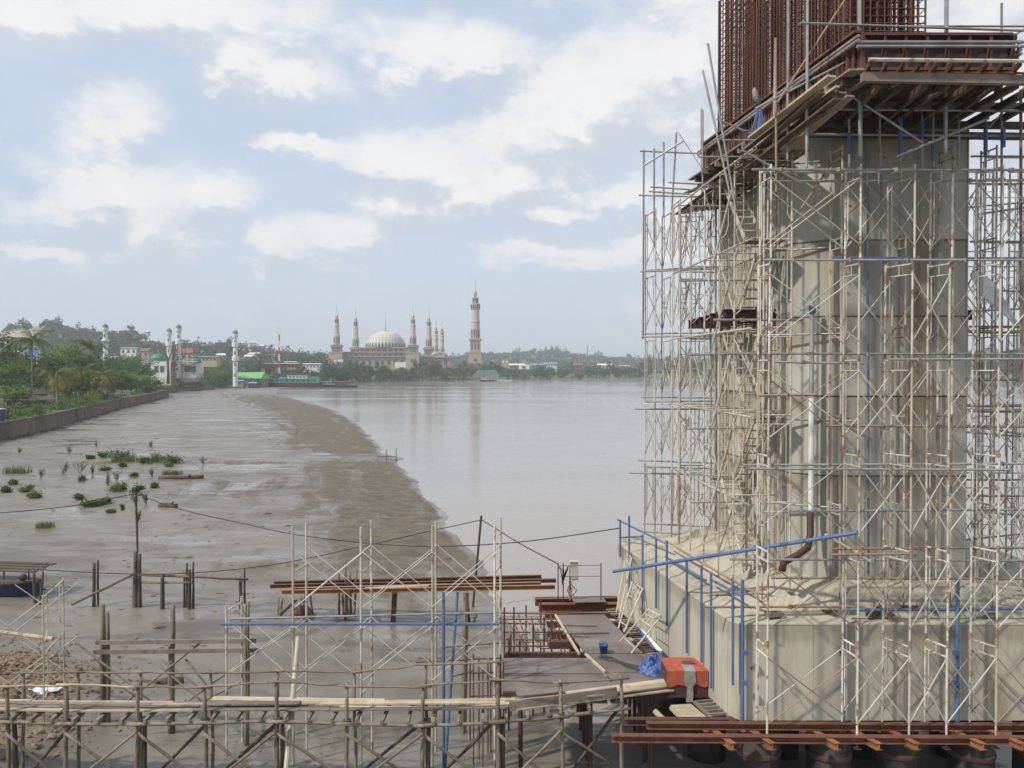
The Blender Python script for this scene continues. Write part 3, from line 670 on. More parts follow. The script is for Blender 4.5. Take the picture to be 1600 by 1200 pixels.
# --- support beams
def ib_thing(a, b, w, h, mt, label, name='steel_beam'):
    o = ibeam(name, a, b, w, h, mt); tag(o, label, 'steel beam'); return o
def zc(px, py, Y): return P(px, py, Y)
ib_thing(P(1010, 1133, 16.1), P(1900, 1138, 16.1), .14, .13, 'rust', 'long maroon steel beam running along the foot of the pile cap\'s front')
ib_thing(P(955, 1153, 15.65), P(1900, 1158, 15.65), .15, .13, 'rust', 'nearest long maroon steel beam carrying the front scaffold')
ib_thing(P(975, 1127, 16.5), P(1140, 1127, 16.5), .14, .13, 'rust_dark', 'short dark steel beam behind the long ones at the walkway end')
for i, px in enumerate((1138, 1200, 1302, 1367, 1427, 1530, 1592)):
    x = (px - 800) / F * 15.4
    o = ibeam('cross_beam', (x - .16, 16.45, 2.02), (x + .1, 15.3, P(1200, 1167, 15.3).z), .13, .13, 'rust_bright')
    tag(o, ['leftmost', 'second', 'third', 'fourth', 'fifth', 'sixth', 'rightmost'][i] + ' orange rusty cross beam end under the front scaffold beams', 'steel beam', 'cross beams under the front scaffold')
# ================================================================ scaffolding
_FR = {}
def frame_mesh(w, h, mt, style=0):
    k = (round(w, 2), round(h, 2), mt, style)
    if k in _FR: return _FR[k]
    m = MB(); r = .0215
    m.tube([(0, 0, 0), (0, 0, h)], r, 7); m.tube([(w, 0, 0), (w, 0, h)], r, 7)
    m.tube([(0, 0, h - .06), (w, 0, h - .06)], r * .9, 6)
    if style == 0:      # walk-through frame with inner arch
        m.tube([(w * .2, 0, h - .06), (w * .2, 0, h * .32), (w * .13, 0, h * .2), (0, 0, h * .14)], r * .62, 5)
        m.tube([(w * .8, 0, h - .06), (w * .8, 0, h * .32), (w * .87, 0, h * .2), (w, 0, h * .14)], r * .62, 5)
        for t in (.5, .72): m.tube([(0, 0, h * t), (w * .2, 0, h * t)], r * .55, 5); m.tube([(w * .8, 0, h * t), (w, 0, h * t)], r * .55, 5)
    elif style == 1:    # narrow frame
        m.tube([(0, 0, h - .26), (w, 0, h - .26)], r * .7, 5); m.tube([(w * .5, 0, h - .26), (w * .5, 0, h - .06)], r * .55, 5)
        m.tube([(w * .84, 0, h * .86), (w * .84, 0, h * .26), (w, 0, h * .17)], r * .55, 5)
    else:               # ladder frame
        for j in range(1, 5): m.tube([(0, 0, h * j / 5), (w, 0, h * j / 5)], r * .62, 5)
    _FR[k] = m.mesh('frame', mt); return _FR[k]
def frame(par, p, q, h, mt, style=0):
    """one frame: foot p to foot q, h tall"""
    p = Vector(p); q = Vector(q); d = (q - p); w = d.length; d /= w
    y = Vector((-d.y, d.x, 0)).normalized()
    z = Vector((rng.uniform(-.006, .006), rng.uniform(-.006, .006), 1))
    mw = Matrix(((d.x, y.x, z.x, p.x), (d.y, y.y, z.y, p.y), (d.z, 0, 1, p.z), (0, 0, 0, 1)))
    return inst('frame', frame_mesh(w, h, mt, style), mw, par)
def xbrace(par, a, b, h, mt='brace_white', r=.0125, lo=.16, hi=.86):
    a = Vector(a); b = Vector(b); u = Vector((0, 0, h))
    off = Vector((0, -.012, 0))
    pipe('cross_brace', a + u * lo, b + u * hi, r, mt, par, 5)
    pipe('cross_brace', a + u * hi + off * 2, b + u * lo + off * 2, r, mt, par, 5)
def jack(par, p, mt='pipe_rusty', h=.22):
    p = Vector(p); pipe('base_jack', p - Vector((0, 0, h)), p, .015, mt, par, 6)
    boxo('base_plate', p - Vector((0, 0, h - .005)), (.13, .13, .012), mt, par)
HF = 1.89
# ---- front scaffold on the beams
fs = thing('front_scaffold', 'cream white tube frame scaffold in front of the pile cap and shaft', 'scaffold', (8, 15.9, 1.95))
FX = [5.05, 6.83, 7.86, 8.60, 9.58, 10.75, 11.9]
z0 = 2.1
for lv in range(6):
    for i, x in enumerate(FX):
        mt = rng.choice(['paint_white', 'paint_white', 'paint_cream'])
        xx = x + lv * rng.uniform(-.006, .006)
        dx = (-.06, -.09, -.26, -.17, -.23, -.1, -.1)[i]
        a = Vector((xx + dx, 16.22, z0 + lv * HF)); b = Vector((xx, 15.72, z0 + lv * HF))
        if i == 2: a.y = 16.3
        frame(fs, b, a, HF, mt, 1)
        if i < len(FX) - 1:
            n = Vector((FX[i + 1], 15.72, z0 + lv * HF)); nb_ = Vector((FX[i + 1] - .12, 16.22, z0 + lv * HF))
            bm = rng.choice(['brace_white', 'paint_cream', 'pipe_rusty'])
            if not (lv > 0 and rng.random() < .12): xbrace(fs, b, n, HF, bm, .0135)
            if rng.random() < .8: xbrace(fs, a, nb_, HF, rng.choice(['brace_white', 'pipe_rusty', 'paint_cream']), .0125)
        if lv:
            for q in (a, b): pipe('coupling_sleeve', q - Vector((0, 0, .07)), q + Vector((0, 0, .07)), .03, 'pipe_rusty', fs, 7)
        if lv == 0: jack(fs, b, 'pipe_rusty', .18); jack(fs, a, 'pipe_rusty', .06)
for (py, xa, xb, yy, mt) in ((243+22, 1175, 1640, 15.66, 'pipe_grey'), (268, 1190, 1400, 16.25, 'pipe_grey'), (284, 1200, 1640, 16.26, 'pipe_grey'), (407, 1193, 1640, 15.66, 'pipe_grey'), (402, 1300, 1480, 16.26, 'paint_blue'), (500, 1115, 1255, 16.26, 'pipe_grey'), (562, 1390, 1640, 15.66, 'pipe_grey'), (553, 1130, 1640, 16.26, 'pipe_grey'), (566, 1210, 1350, 16.27, 'pipe_grey'), (732, 1166, 1575, 15.66, 'pipe_grey'), (727, 1160, 1640, 16.27, 'pipe_grey'), (665, 1290, 1640, 16.27, 'pipe_rusty'), (798, 1235, 1640, 16.27, 'pipe_grey'), (858, 1300, 1640, 16.27, 'pipe_rusty'), (874, 1140, 1640, 16.3, 'pipe_grey'), (866, 1300, 1420, 15.66, 'pipe_rusty'), (617, 1185, 1275, 15.7, 'pipe_rusty'), (903, 1205, 1640, 16.7, 'pipe_rusty'), (948, 1100, 1335, 16.75, 'pipe_rusty'), (1008, 1600, 1640, 15.66, 'pipe_grey')):
    a = P(xa, py + rng.uniform(-1, 1), yy); b = P(xb, py + rng.uniform(-3, 3), yy)
    pipe('ledger_pipe', a, b, .025, mt, fs)
    for k in range(int(abs(xb - xa) / 90)):
        c = a.lerp(b, (k + .5) / (abs(xb - xa) / 90)); boxo('clamp', c, (.075, .08, .075), 'pipe_rusty', fs, rng.uniform(0, 1))
# diagonal pipes and tall poles
for (x0, y0, x1, y1, Y, r, mt) in ((1400, 245, 1545, 185, 15.6, .025, 'pipe_grey'), (1330, 150, 1440, 222, 15.6, .022, 'pipe_grey'), (1205, 395, 1310, 240, 16.28, .022, 'pipe_rusty'), (1215, 160, 1320, 0, 15.8, .02, 'pipe_rusty'), (1160, 235, 1250, 285, 15.9, .022, 'pipe_grey'), (1290, 835, 1360, 878, 16.0, .03, 'paint_cream'), (1545, 200, 1640, 90, 16.4, .02, 'pipe_rusty'), (1515, 100, 1640, 20, 16.6, .02, 'pipe_rusty')):
    pipe('brace_pipe', P(x0, y0, Y), P(x1, y1, Y + .1), r, mt, fs)
for (px, ya, yb, Y, r, mt) in ((1262, -20, 262, 15.75, .032, 'pipe_grey'), (1343, -20, 245, 15.66, .04, 'pipe_grey'), (1479, -20, 240, 15.66, .04, 'pipe_grey'), (1232, 0, 250, 16.4, .03, 'pipe_grey'), (1212, 60, 300, 16.0, .024, 'pipe_rusty'), (1565, 5, 560, 16.6, .025, 'pipe_grey'), (1375, 145, 300, 16.2, .02, 'pipe_rusty'), (1595, 140, 600, 16.4, .03, 'pipe_rusty'), (1356, 240, 900, 16.45, .022, 'paint_blue'), (1377, 230, 900, 17.0, .025, 'pipe_grey')):
    pipe('pole', P(px, ya, Y), P(px + rng.uniform(-2, 2), yb, Y), r, mt, fs)
pipe('guard_pipe', P(1250, 36, 15.6), P(1660, 50, 15.6), .025, 'pipe_grey', fs)
pipe('guard_pipe', P(1330, 41, 15.9), P(1660, 41, 15.9), .022, 'pipe_rusty', fs)
for px, ya, yb in ((1327, 208, 240), (1407, 160, 240), (1441, 190, 215), (1540, 190, 245), (1458, 225, 250), (1568, 200, 230)):
    pipe('prop', P(px, ya, 16.4), P(px, yb, 16.4), .04, 'paint_blue', fs)
for px in (1327, 1375, 1407, 1441, 1458, 1498, 1540): pipe('prop', P(px, 165, 16.5), P(px, 262, 16.5), .024, 'pipe_grey', fs)
# ---- inner scaffold standing on the cap top, close to the shaft
isc = thing('inner_scaffold', 'inner row of rusty tube frames between the front scaffold and the shaft', 'scaffold', (8.5, 17.1, 4.5))
IX = [6.9, 8.25, 9.25, 10.15, 11.1]
for lv in range(5):
    for i, x in enumerate(IX):
        zz = 4.7 + lv * HF
        if lv == 4 and i in (1,): continue
        a = Vector((x, 17.38, zz)); b = Vector((x + .06, 16.92, zz))
        frame(isc, b, a, HF, rng.choice(['paint_cream', 'paint_white', 'pipe_rusty']), 1)
        if i < len(IX) - 1 and rng.random() < .5:
            xbrace(isc, b, Vector((IX[i + 1] + .06, 16.92, zz)), HF, rng.choice(['pipe_rusty', 'paint_cream', 'brace_white']), .0115)
        if lv == 0: jack(isc, b, h=.3); jack(isc, a, h=.12)
# ---- right scaffold beside the shaft
rs = thing('right_scaffold', 'dense pale tube scaffold right of the shaft at the picture edge', 'scaffold', (11, 19, 4.6))
for lv in range(5):
    zz = 4.75 + lv * HF
    for i, y in enumerate((17.9, 19.2, 20.5, 22.0)):
        for xo in (10.55, 11.9, 13.2):
            a = Vector((xo, y, zz)); b = Vector((xo + .95, y, zz))
            frame(rs, a, b, HF, rng.choice(['paint_cream', 'paint_white']), 0)
            if i < 3 and rng.random() < .8: xbrace(rs, a, Vector((xo, (17.9, 19.2, 20.5, 22.0)[i + 1], zz)), HF, rng.choice(['paint_cream', 'pipe_rusty']), .0115)
            if lv == 0: jack(rs, a, h=.3); jack(rs, b, h=.3)
    for y in (17.86, 20.46):
        pipe('ledger_pipe', (10.3, y, zz + rng.uniform(.1, 1.6)), (14.5, y, zz + rng.uniform(.1, 1.6)), .024, 'pipe_grey', rs)
        pipe('ledger_pipe', (10.2, y, zz + 1.85), (14.5, y, zz + 1.85), .024, 'pipe_rusty', rs)
# ---- left side scaffold with stairs
ls = thing('stair_scaffold', 'cream scaffold tower with stair flights along the left face of the shaft', 'scaffold', (5.4, 19, 4.7))
LY = [17.25, 18.25, 19.3, 20.5, 21.7, 22.9]
def lx(y): return 6.22 + (5.9 - 6.22) * (y - 18) / 5.2
for lv in range(5):
    zz = 4.72 + lv * HF
    for i, y in enumerate(LY):
        xr = lx(y) - (.12 if i else .25); wd_ = 1.02 if i else .6
        a = Vector((xr - wd_, y, zz)); b = Vector((xr, y, zz))
        frame(ls, a, b, HF, rng.choice(['paint_cream', 'paint_cream', 'paint_white']), 0 if i else 1)
        if i < len(LY) - 1:
            y2 = LY[i + 1]; n = Vector((lx(y2) - .12 - 1.02, y2, zz))
            if rng.random() < .9: xbrace(ls, a, n, HF, rng.choice(['paint_cream', 'brace_white', 'pipe_rusty']), .0115)
        if lv == 0: jack(ls, a, h=.3); jack(ls, b, h=.1)
    # stair flight between the second and the third row
    up = lv % 2 == 0
    ya, yb = (18.35, 20.4) if up else (20.4, 18.35)
    xs_ = 5.55 if up else 5.85
    A = Vector((xs_, ya, zz + .05)); B = Vector((xs_, yb, zz + HF))
    for dx in (-.2, .2): bar('stair_string', A + Vector((dx, 0, 0)), B + Vector((dx, 0, 0)), .03, .1, 'paint_cream', ls)
    for k in range(9):
        c = A.lerp(B, (k + .6) / 9.2); boxo('tread', c, (.38, .2, .03), 'paint_cream', ls)
    boxo('landing', (5.6, 20.9 if up else 17.8, zz + HF - .02), (.8, .5, .035), 'plank_grey', ls)
    for (ya_, yb_) in ((17.0, 23.3), (17.9, 20.8)):
        xo = lx(ya_) - 1.2; pipe('ledger_pipe', (xo, ya_, zz + 1.80), (lx(yb_) - 1.2, yb_, zz + 1.82), .024, rng.choice(['pipe_grey', 'paint_cream']), ls)
    pipe('ledger_pipe', P(1180 + rng.uniform(-12, 12), 0, 18.2).xy.to_3d() + Vector((0, 0, zz + 1.7)), (7.1 + rng.uniform(-.2, .5), 18.2 - .9, zz + 1.7), .022, 'pipe_grey', ls)
    pipe('ledger_pipe', (4.4 + rng.uniform(-.2, .3), 20.45, zz + 1.3), (6.0, 20.45, zz + 1.32), .024, 'pipe_grey', ls)
    if lv: pipe('raker', (4.75, 19.0, zz - .4), (5.2, 18.4, zz + 1.9), .026, 'paint_cream', ls)
for (x0, y0, x1, y1, Y) in ((1106, 68, 1150, 330, 18.2), (1098, 110, 1140, 300, 18.6), (1212, 60, 1208, 240, 17.2), (1098, 172, 1098, 300, 22.5)):
    pipe('pole', P(x0, y0, Y), P(x1, y1, Y - .3), .026, 'pipe_grey', ls)
for (x0, y0, x1, y1, Y) in ((1120, 186, 1205, 222, 18.5), (1128, 219, 1210, 219, 18.3), (1090, 245, 1180, 245, 20), (1158, 205, 1230, 204, 18.0), (1180, 170, 1345, 85, 15.9)):
    pipe('rail_pipe', P(x0, y0, Y), P(x1, y1, Y - .2), .022, 'pipe_grey' if x0 != 1158 else 'paint_blue', ls)
# cluster of loose tubes stacked upright in the tower (seen as a dense dark bundle)
for k in range(16):
    x = 5.35 + rng.uniform(0, .75); y = 17.9 + rng.uniform(0, .5); zb = rng.choice([4.8, 6.6, 8.4, 10.4])
    pipe('upright_pipe', (x, y, zb), (x + rng.uniform(-.03, .03), y, zb + rng.uniform(2.5, 4.0)), .02, rng.choice(['paint_cream', 'pipe_rusty', 'paint_white']), ls, 6)
# ---- far left scaffold wrapping the back corner
bsx = thing('corner_scaffold', 'slender tube scaffold at the far left corner of the pier against the sky', 'scaffold', (4.3, 23.8, 4.4))
FEET = [((1008, 24.9), (1024, 24.0)), ((1034, 25.2), (1050, 24.2)), ((1050, 23.4), (1062, 22.6)), ((1078, 23.2), (1118, 23.3)), ((1063, 25.0), (1100, 25.0))]
HB = 1.94
for lv in range(5):
    zz = 4.55 + lv * HB
    pr = None
    for i, ((ax, aY), (bx_, bY)) in enumerate(FEET):
        if lv == 4 and i in (0, 1) and False: continue
        a = Vector(((ax - 800) / F * aY, aY, zz)); b = Vector(((bx_ - 800) / F * bY, bY, zz))
        frame(bsx, a, b, HB, rng.choice(['paint_cream', 'paint_white', 'pipe_rusty'] if lv < 2 else ['paint_cream', 'paint_white']), 0)
        if lv == 0: jack(bsx, a, h=.34); jack(bsx, b, h=.3)
        if pr is not None:
            xbrace(bsx, pr[0], a, HB, 'paint_cream', .0125); xbrace(bsx, pr[1], b, HB, 'paint_cream', .0125)
        pr = (a, b)
    for (xa, xb, Y, dz) in ((1003, 1120, 24.5, .08), (1008, 1112, 23.9, .02), (990, 1090, 24.2, .9)):
        a = Vector(((xa - 800) / F * Y + rng.uniform(-.15, .1), Y, zz + HB * dz)); b = Vector(((xb - 800) / F * Y, Y - .6, zz + HB * dz + rng.uniform(-.05, .05)))
        if dz < .5 or lv < 2: pipe('ledger_pipe', a, b, .026, 'pipe_grey', bsx)
for (px, ya, yb, Y) in ((1006, 234, 530, 24.8), (1022, 232, 385, 24.3), (1037, 222, 340, 24.6), (1096, 170, 345, 23.6), (1110, 345, 830, 22.4), (1118, 300, 830, 22.2)):
    pipe('pole', P(px, ya, Y), P(px + rng.uniform(-1.5, 1.5), yb, Y), .03, 'pipe_grey', bsx)
pipe('pole', P(1057, 207, 24.4), P(1049, 340, 24.4), .028, 'pipe_grey', bsx)
for (x0, y0, x1, y1, Y) in ((1000, 236, 1096, 240, 24.6), (1006, 259, 1068, 220, 24.4), (1045, 285, 1100, 288, 23.8), (1017, 292, 1090, 297, 24.2), (998, 305, 1100, 308, 24.6), (1014, 299, 1085, 304, 24.0), (1060, 207, 1098, 265, 23.9)):
    pipe('rail_pipe', P(x0, y0, Y), P(x1, y1, Y - .4), .026 if x0 != 1060 else .014, 'pipe_grey', bsx)
for k in range(9):
    bar('plank', P(1068 + k * 3, 303 - k * 1.2, 24.2 - k * .12), P(1118, 287 - k * 1.5, 22.4), .14, .03, 'plank_grey', bsx)
# ---- torn white sheet on the right
m = MB(); gx = []
for i in range(10):
    for j in range(5):
        t = i / 9; s_ = j / 4 - .5
        c = P(1518 + 72 * t, 425 + 82 * t, 17.6); w = .28 * (1 - .5 * abs(t - .3)) * (.4 + .6 * math.sin(math.pi * min(1, t * 1.1 + .1)))
        gx.append((c.x + s_ * w * .8, c.y + rng.uniform(-.06, .06), c.z + s_ * w * 1.3 + rng.uniform(-.04, .04)))
m.add(gx, [(i * 5 + j, i * 5 + j + 1, (i + 1) * 5 + j + 1, (i + 1) * 5 + j) for i in range(9) for j in range(4)])
so = m.build('plastic_sheet', 'white_sheet', None, True); tag(so, 'torn white plastic sheet caught in the scaffold right of the shaft', 'sheet')
md = so.modifiers.new('s', 'SOLIDIFY'); md.thickness = .01
# ---- blue guard posts on the cap
bg_ = thing('blue_guardrail', 'bright blue pipe guard posts and rails along the left face of the pile cap', 'guardrail', (4, 20, 2.2))
BP = [(969, 812, 870, 24.6), (983, 806, 935, 24.2), (1004, 835, 965, 23.4), (1025, 842, 950, 22.5), (1042, 845, 978, 21.6), (1073, 877, 1020, 20.2), (1096, 883, 1035, 19.3), (1111, 895, 1075, 18.6), (1145, 908, 1070, 17.3), (1160, 906, 1128, 16.4)]
for (px, ya, yb, Y) in BP:
    if px < 1150: Y = 7.43 / ((px - 800) / F + .1769)
    pipe('post', P(px, ya, Y), P(px, yb, Y), .029 if px < 1150 else .036, 'paint_blue', bg_)
for (x0, y0, Y0, x1, y1, Y1) in ((965, 812, 24.6, 1042, 850, 21.6), (968, 840, 24.4, 1003, 838, 23.2), (1040, 870, 21.4, 1103, 907, 18.9), (1110, 905, 18.6, 1160, 932, 16.9), (1110, 935, 18.6, 1148, 963, 17.0), (1088, 940, 19.0, 1110, 957, 18.2)):
    pipe('rail', P(x0, y0, Y0), P(x1, y1, Y1), .029, 'paint_blue', bg_)
for (px, ya, yb) in ((1318, 935, 1130), (1496, 906, 1128)):
    pipe('post', P(px, ya, 16.38), P(px, yb, 16.38), .042, 'paint_blue', bg_)
    for yy in (1020, 1067): boxo('coupler', P(px - 2, yy, 16.3), (.12, .08, .09), 'paint_blue', bg_)
for yy in (1020, 1067): boxo('coupler', P(1163, yy, 16.3), (.12, .08, .09), 'paint_blue', bg_)
pipe('rail', P(1322, 953, 16.62), P(1650, 951, 16.62), .034, 'paint_blue', bg_)
o = pipe('blue_pipe', P(958, 893, 19.5), P(1340, 832, 15.55), .042, 'paint_blue'); tag(o, 'long bright blue pipe slanting across in front of the cap top', 'pipe')
rl = thing('timber_rail', 'grey pipes and small timber blocks laid along the top edge of the pile cap', 'rail', (4.3, 19, 4.3))
for (x0, y0, Y0, x1, y1, Y1) in ((1000, 856, 23.8, 1060, 850, 23.2), (1040, 845, 22.0, 1150, 910, 17.8), (1060, 858, 21.0, 1185, 930, 16.9), (1095, 932, 18.6, 1200, 920, 17.2), (1105, 950, 18.0, 1205, 948, 16.7)):
    pipe('pipe', P(x0, y0, Y0), P(x1, y1, Y1), .026, 'pipe_rusty', rl)
for k in range(16):
    t = k / 15; px = 1035 + 165 * t; py = 842 + 98 * t
    c = G(px, py, 4.27); boxo('block', (c.x + .25, c.y, 4.30 + rng.uniform(0, .05)), (.28, .16, .09), rng.choice(['plank_grey', 'ply_brown', 'wood_dark']), rl, rng.uniform(0, 3))
for k, (px, py) in enumerate(((1220, 965), (1222, 972), (1290, 948), (1296, 955), (1370, 962), (1378, 945), (1392, 950), (1428, 940), (1560, 965))):
    c = G(px, py, 4.3); boxo('block', (c.x, max(c.y, 16.74), 4.25 + .1 * max(0, c.y - 16.8) + .03), (.30, .14, .09), rng.choice(['plank_grey', 'ply_brown']), rl, rng.uniform(0, 3))
for (x0, y0, x1, y1) in ((1365, 945, 1395, 962), (1430, 938, 1462, 955), (1410, 948, 1550, 940)):
    a = G(x0, y0, 4.4); b = G(x1, y1, 4.33); bar('plank', a, b, .12, .04, 'ply_brown', rl)
# ================================================================ work platform beside the cap
wpz = 2.1
wpl = thing('work_platform', 'dark steel plate deck beside the left face of the pile cap', 'platform', (2, 20, 0))
def plate(pts, z, matn='steel_plate', th=.03, nm='plate'):
    q = [G(x, y, z) for x, y in pts]; m = MB()
    m.prism([(p.x, p.y) for p in q][::-1] if ((q[1].xy - q[0].xy).cross(q[2].xy - q[1].xy) < 0) else [(p.x, p.y) for p in q], z - th, z)
    return m.build(nm, matn, wpl)
plate([(868, 1020), (866, 961), (944, 960), (1008, 1022)][::-1] if False else [(915, 1020), (868, 961), (944, 960), (1004, 1020)], wpz + .02)
plate([(785, 1052), (785, 1028), (922, 1028), (942, 1052)], wpz)
plate([(785, 1080), (785, 1053), (943, 1053), (966, 1079)], wpz - .02)
plate([(945, 1050), (918, 1021.5), (1035, 1021.5), (1070, 1050)], wpz + .01)
plate([(970, 1079), (946, 1051), (1071, 1051), (1106, 1078)], wpz - .006)
for (pts, z) in (([(790, 1098), (800, 1088), (965, 1086), (960, 1097)], wpz - .1),): plate(pts, z, 'plank_grey')
for (x0, y0, x1, y1) in ((880, 976, 932, 977), (895, 993, 919, 994), (880, 990, 951, 988)):
    bar('loose_board', G(x0, y0, wpz + .05), G(x1, y1, wpz + .05), .07, .03, 'plank_grey', wpl)
for (x0, y0, x1, y1) in ((868, 961, 905, 1022), (915, 1022, 945, 1050)):
    bar('edge_board', G(x0, y0, wpz + .03), G(x1, y1, wpz + .03), .06, .05, 'plank_pale', wpl)
for k in range(8):
    y = 18.2 + k * .85
    bar('bearer', (-.2 if y < 21 else 1.0, y, wpz - .13), (3.7, y, wpz - .13), .12, .16, 'rust_dark', wpl)
    for x in (0.0, 1.6, 3.0):
        if y > 20.6 and x < 1: continue
        pipe('stilt', (x + .2, y, -.6), (x + .2, y, wpz - .2), .05, 'rust_dark', wpl, 7)
# slatted gap between the deck and the cap
for k in range(26):
    t = k / 25; a = G(945 + 75 * t, 950 + 82 * t, wpz + .01); 
    bar('slat', a, a + Vector((.62, .1 + rng.uniform(-.1, .1), .015)), .09, .04, rng.choice(['plank_grey', 'ply_brown', 'rust_dark']), wpl)
# far cross beams with the switch box
ib_thing(G(836, 940, 2.18), G(965, 938, 2.18), .24, .22, 'rust', 'far rusty steel beam carrying the switch box platform', 'steel_beam')
ib_thing(G(842, 949, 2.12), G(965, 948, 2.12), .24, .24, 'rust', 'near rusty steel beam below the switch box platform', 'steel_beam')
o = bar('steel_sheet', G(895, 938, 2.33), G(945, 937, 2.33), .5, .02, 'steel_plate'); tag(o, 'small flat steel sheet lying on the beams under the switch box', 'steel sheet')
YB = G(890, 938, 2.3).y
eb = thing('switch_box', 'pale grey electrical switch box on a post at the platform end', 'electrical box', P(888, 938, YB))
boxo('cabinet', P(897, 892, YB), (.24, .16, .55), 'box_grey', eb)
boxo('cabinet_door', P(898, 892, YB - .09), (.2, .02, .49), 'box_grey', eb)
boxo('rain_hood', P(897, 877, YB - .02), (.27, .22, .025), 'box_grey', eb)
pipe('post', P(891, 938, YB), P(891, 880, YB), .03, 'pipe_rusty', eb)
for k in range(7):
    m = MB(); x = 890 + rng.uniform(-2, 7)
    m.tube([P(x, 906, YB - .1), P(x + rng.uniform(-3, 5), 915, YB - .15), P(x + rng.uniform(-8, 8), 922, YB - .1), P(892 + rng.uniform(-3, 3), 934, YB)], .012, 5)
    m.build('wire', rng.choice(['cable', 'white_pipe', 'cable', 'tarp_orange'] if k else ['white_pipe']), eb)
hr = thing('hand_railing', 'thin rusty steel railing beside the switch box', 'railing', P(905, 938, YB))
for px in (872, 880, 939): pipe('post', P(px, 940, YB - .1), P(px, 880, YB - .1), .017, 'rust_dark', hr)
pipe('rail', P(873, 884, YB - .1), P(939, 883, YB - .1), .014, 'pipe_rusty', hr); pipe('rail', P(875, 901, YB - .1), P(939, 900, YB - .1), .014, 'pipe_rusty', hr)
for k in range(4):
    m = MB(); m.tube([P(872, 882 + 2 * k, YB - .1), P(876 + 2 * k, 890, YB - .2), P(878, 905 + 3 * k, YB - .15), P(888, 884 + k, YB - .1)], .012, 5); m.build('cable_loop', 'cable', hr)
# rusty tube staging left of the plates
rg = thing('tube_staging', 'low rusty tube staging in the water left of the steel plate deck', 'staging', (.5, 21, 0))
for (x0, y0, x1, y1, z) in ((780, 958, 888, 960, 2.1), (782, 974, 880, 976, 1.9), (786, 988, 880, 988, 1.9), (786, 999, 892, 1001, 1.9), (788, 1010, 896, 1009, 1.9), (782, 968, 870, 967, 2.1)):
    pipe('rail', G(x0, y0, z), G(x1, y1, z), .022, 'rust', rg)
for px, py in ((795, 1030), (812, 1024), (833, 1010), (788, 990), (850, 1006), (803, 975), (822, 965), (845, 965), (798, 1012), (862, 1000)):
    c = G(px, py, 1.9); pipe('upright', (c.x, c.y, -.5), (c.x, c.y, 2.35 + rng.uniform(-.1, .3)), .024, 'rust_dark', rg)
for k in range(10):
    a = G(790 + 10 * k, 960 + rng.uniform(0, 8), 2.05); b = G(800 + 10 * k + rng.uniform(0, 12), 1015 + rng.uniform(-4, 12), 1.85); pipe('runner', a, b, .02, rng.choice(['rust', 'pipe_rusty']), rg)
for (pts, mm) in (([(808, 1004), (820, 982), (868, 982), (862, 1002)], 'mud_sheet'), ([(860, 1004), (868, 985), (888, 985), (894, 1004)], 'plank_pale'), ([(845, 1013), (852, 1005), (895, 1006), (897, 1013)], 'plank_pale')):
    q = [G(x, y, 1.82) for x, y in pts]; m = MB(); m.prism([(p.x, p.y) for p in q], 1.80, 1.83); m.build('board_sheet', mm, rg)
m = MB(); c = G(825, 1028, 1.2); m.tube([(c.x - .45, c.y, .75), (c.x + .45, c.y, .75)], .3, 14)
dr = thing('blue_drum', 'dark blue drum lying under the rusty tube staging', 'drum', (c.x, c.y, .45)); m.build('drum_body', 'blue_dark', dr, True)
for dx in (-.2, .2):
    m = MB(); m.tube([(c.x + dx - .02, c.y, .75), (c.x + dx + .02, c.y, .75)], .315, 14); m.build('drum_ring', 'blue_plastic', dr)
# bucket
c = G(943, 1020, wpz + .02); bk = thing('bucket', 'small blue plastic bucket standing on the steel plates', 'bucket', c)
m = MB(); m.lathe([(.085, 0), (.115, .2), (.125, .2), (.125, .22), (.108, .22), (.08, .02)], tuple(c), 14); m.build('pail', 'blue_plastic', bk, True)
m = MB(); m.tube([(c.x - .12, c.y, c.z + .2), (c.x - .13, c.y - .02, c.z + .26), (c.x - .08, c.y - .05, c.z + .30), (c.x + .05, c.y - .05, c.z + .30), (c.x + .12, c.y, c.z + .2)], .008, 5); m.build('bail', 'cable', bk)
# cables on the deck
for k in range(5):
    m = MB(); pts = [G(935 + 14 * t + rng.uniform(-5, 5) + 3 * k, 1024 + 5.2 * t + rng.uniform(-2, 2), wpz + .04) for t in range(6)]
    m.tube(pts, .011, 5)
    m.build('cable_loop', 'cable', wpl)
# crumpled blue tarp
def crumple(cx, cy, z, rx, ry, h, seed, n=30, k=12):
    r_ = np.random.default_rng(seed); V = []; Fc = []
    ph = r_.uniform(0, 6.3, 8); bc = r_.uniform(-.6, .6, (6, 2)); bh = r_.uniform(.5, 1.0, 6)
    for i in range(n):
        for j in range(k + 1):
            a = 2 * math.pi * i / n; t = 1 - j / k
            rr = t * (1 + .10 * math.sin(3 * a + ph[0]) + .08 * math.sin(7 * a + ph[3]))
            x, y = math.cos(a) * rr, math.sin(a) * rr
            hh_ = max(bh[q] * math.exp(-((x - bc[q][0]) ** 2 + (y - bc[q][1]) ** 2) * 3.2) for q in range(6))
            rid = abs(math.sin(5 * x + 3 * y + ph[1])) * .28 + abs(math.sin(7 * y - 4 * x + ph[2])) * .2
            zz = h * max(0, hh_ * (1 - t ** 4) * (.75 + rid) + r_.uniform(-.05, .05) * (t < .98))
            V.append((cx + x * rx, cy + y * ry, z + zz))
    for i in range(n):
        for j in range(k): i2 = (i + 1) % n; Fc.append((i * (k + 1) + j, i2 * (k + 1) + j, i2 * (k + 1) + j + 1, i * (k + 1) + j + 1))
    m = MB(); m.add(V, Fc); return m
c = G(1024, 1048, wpz); tb = thing('blue_tarp', 'crumpled blue tarpaulin heaped beside the orange topped crate', 'tarpaulin', c)
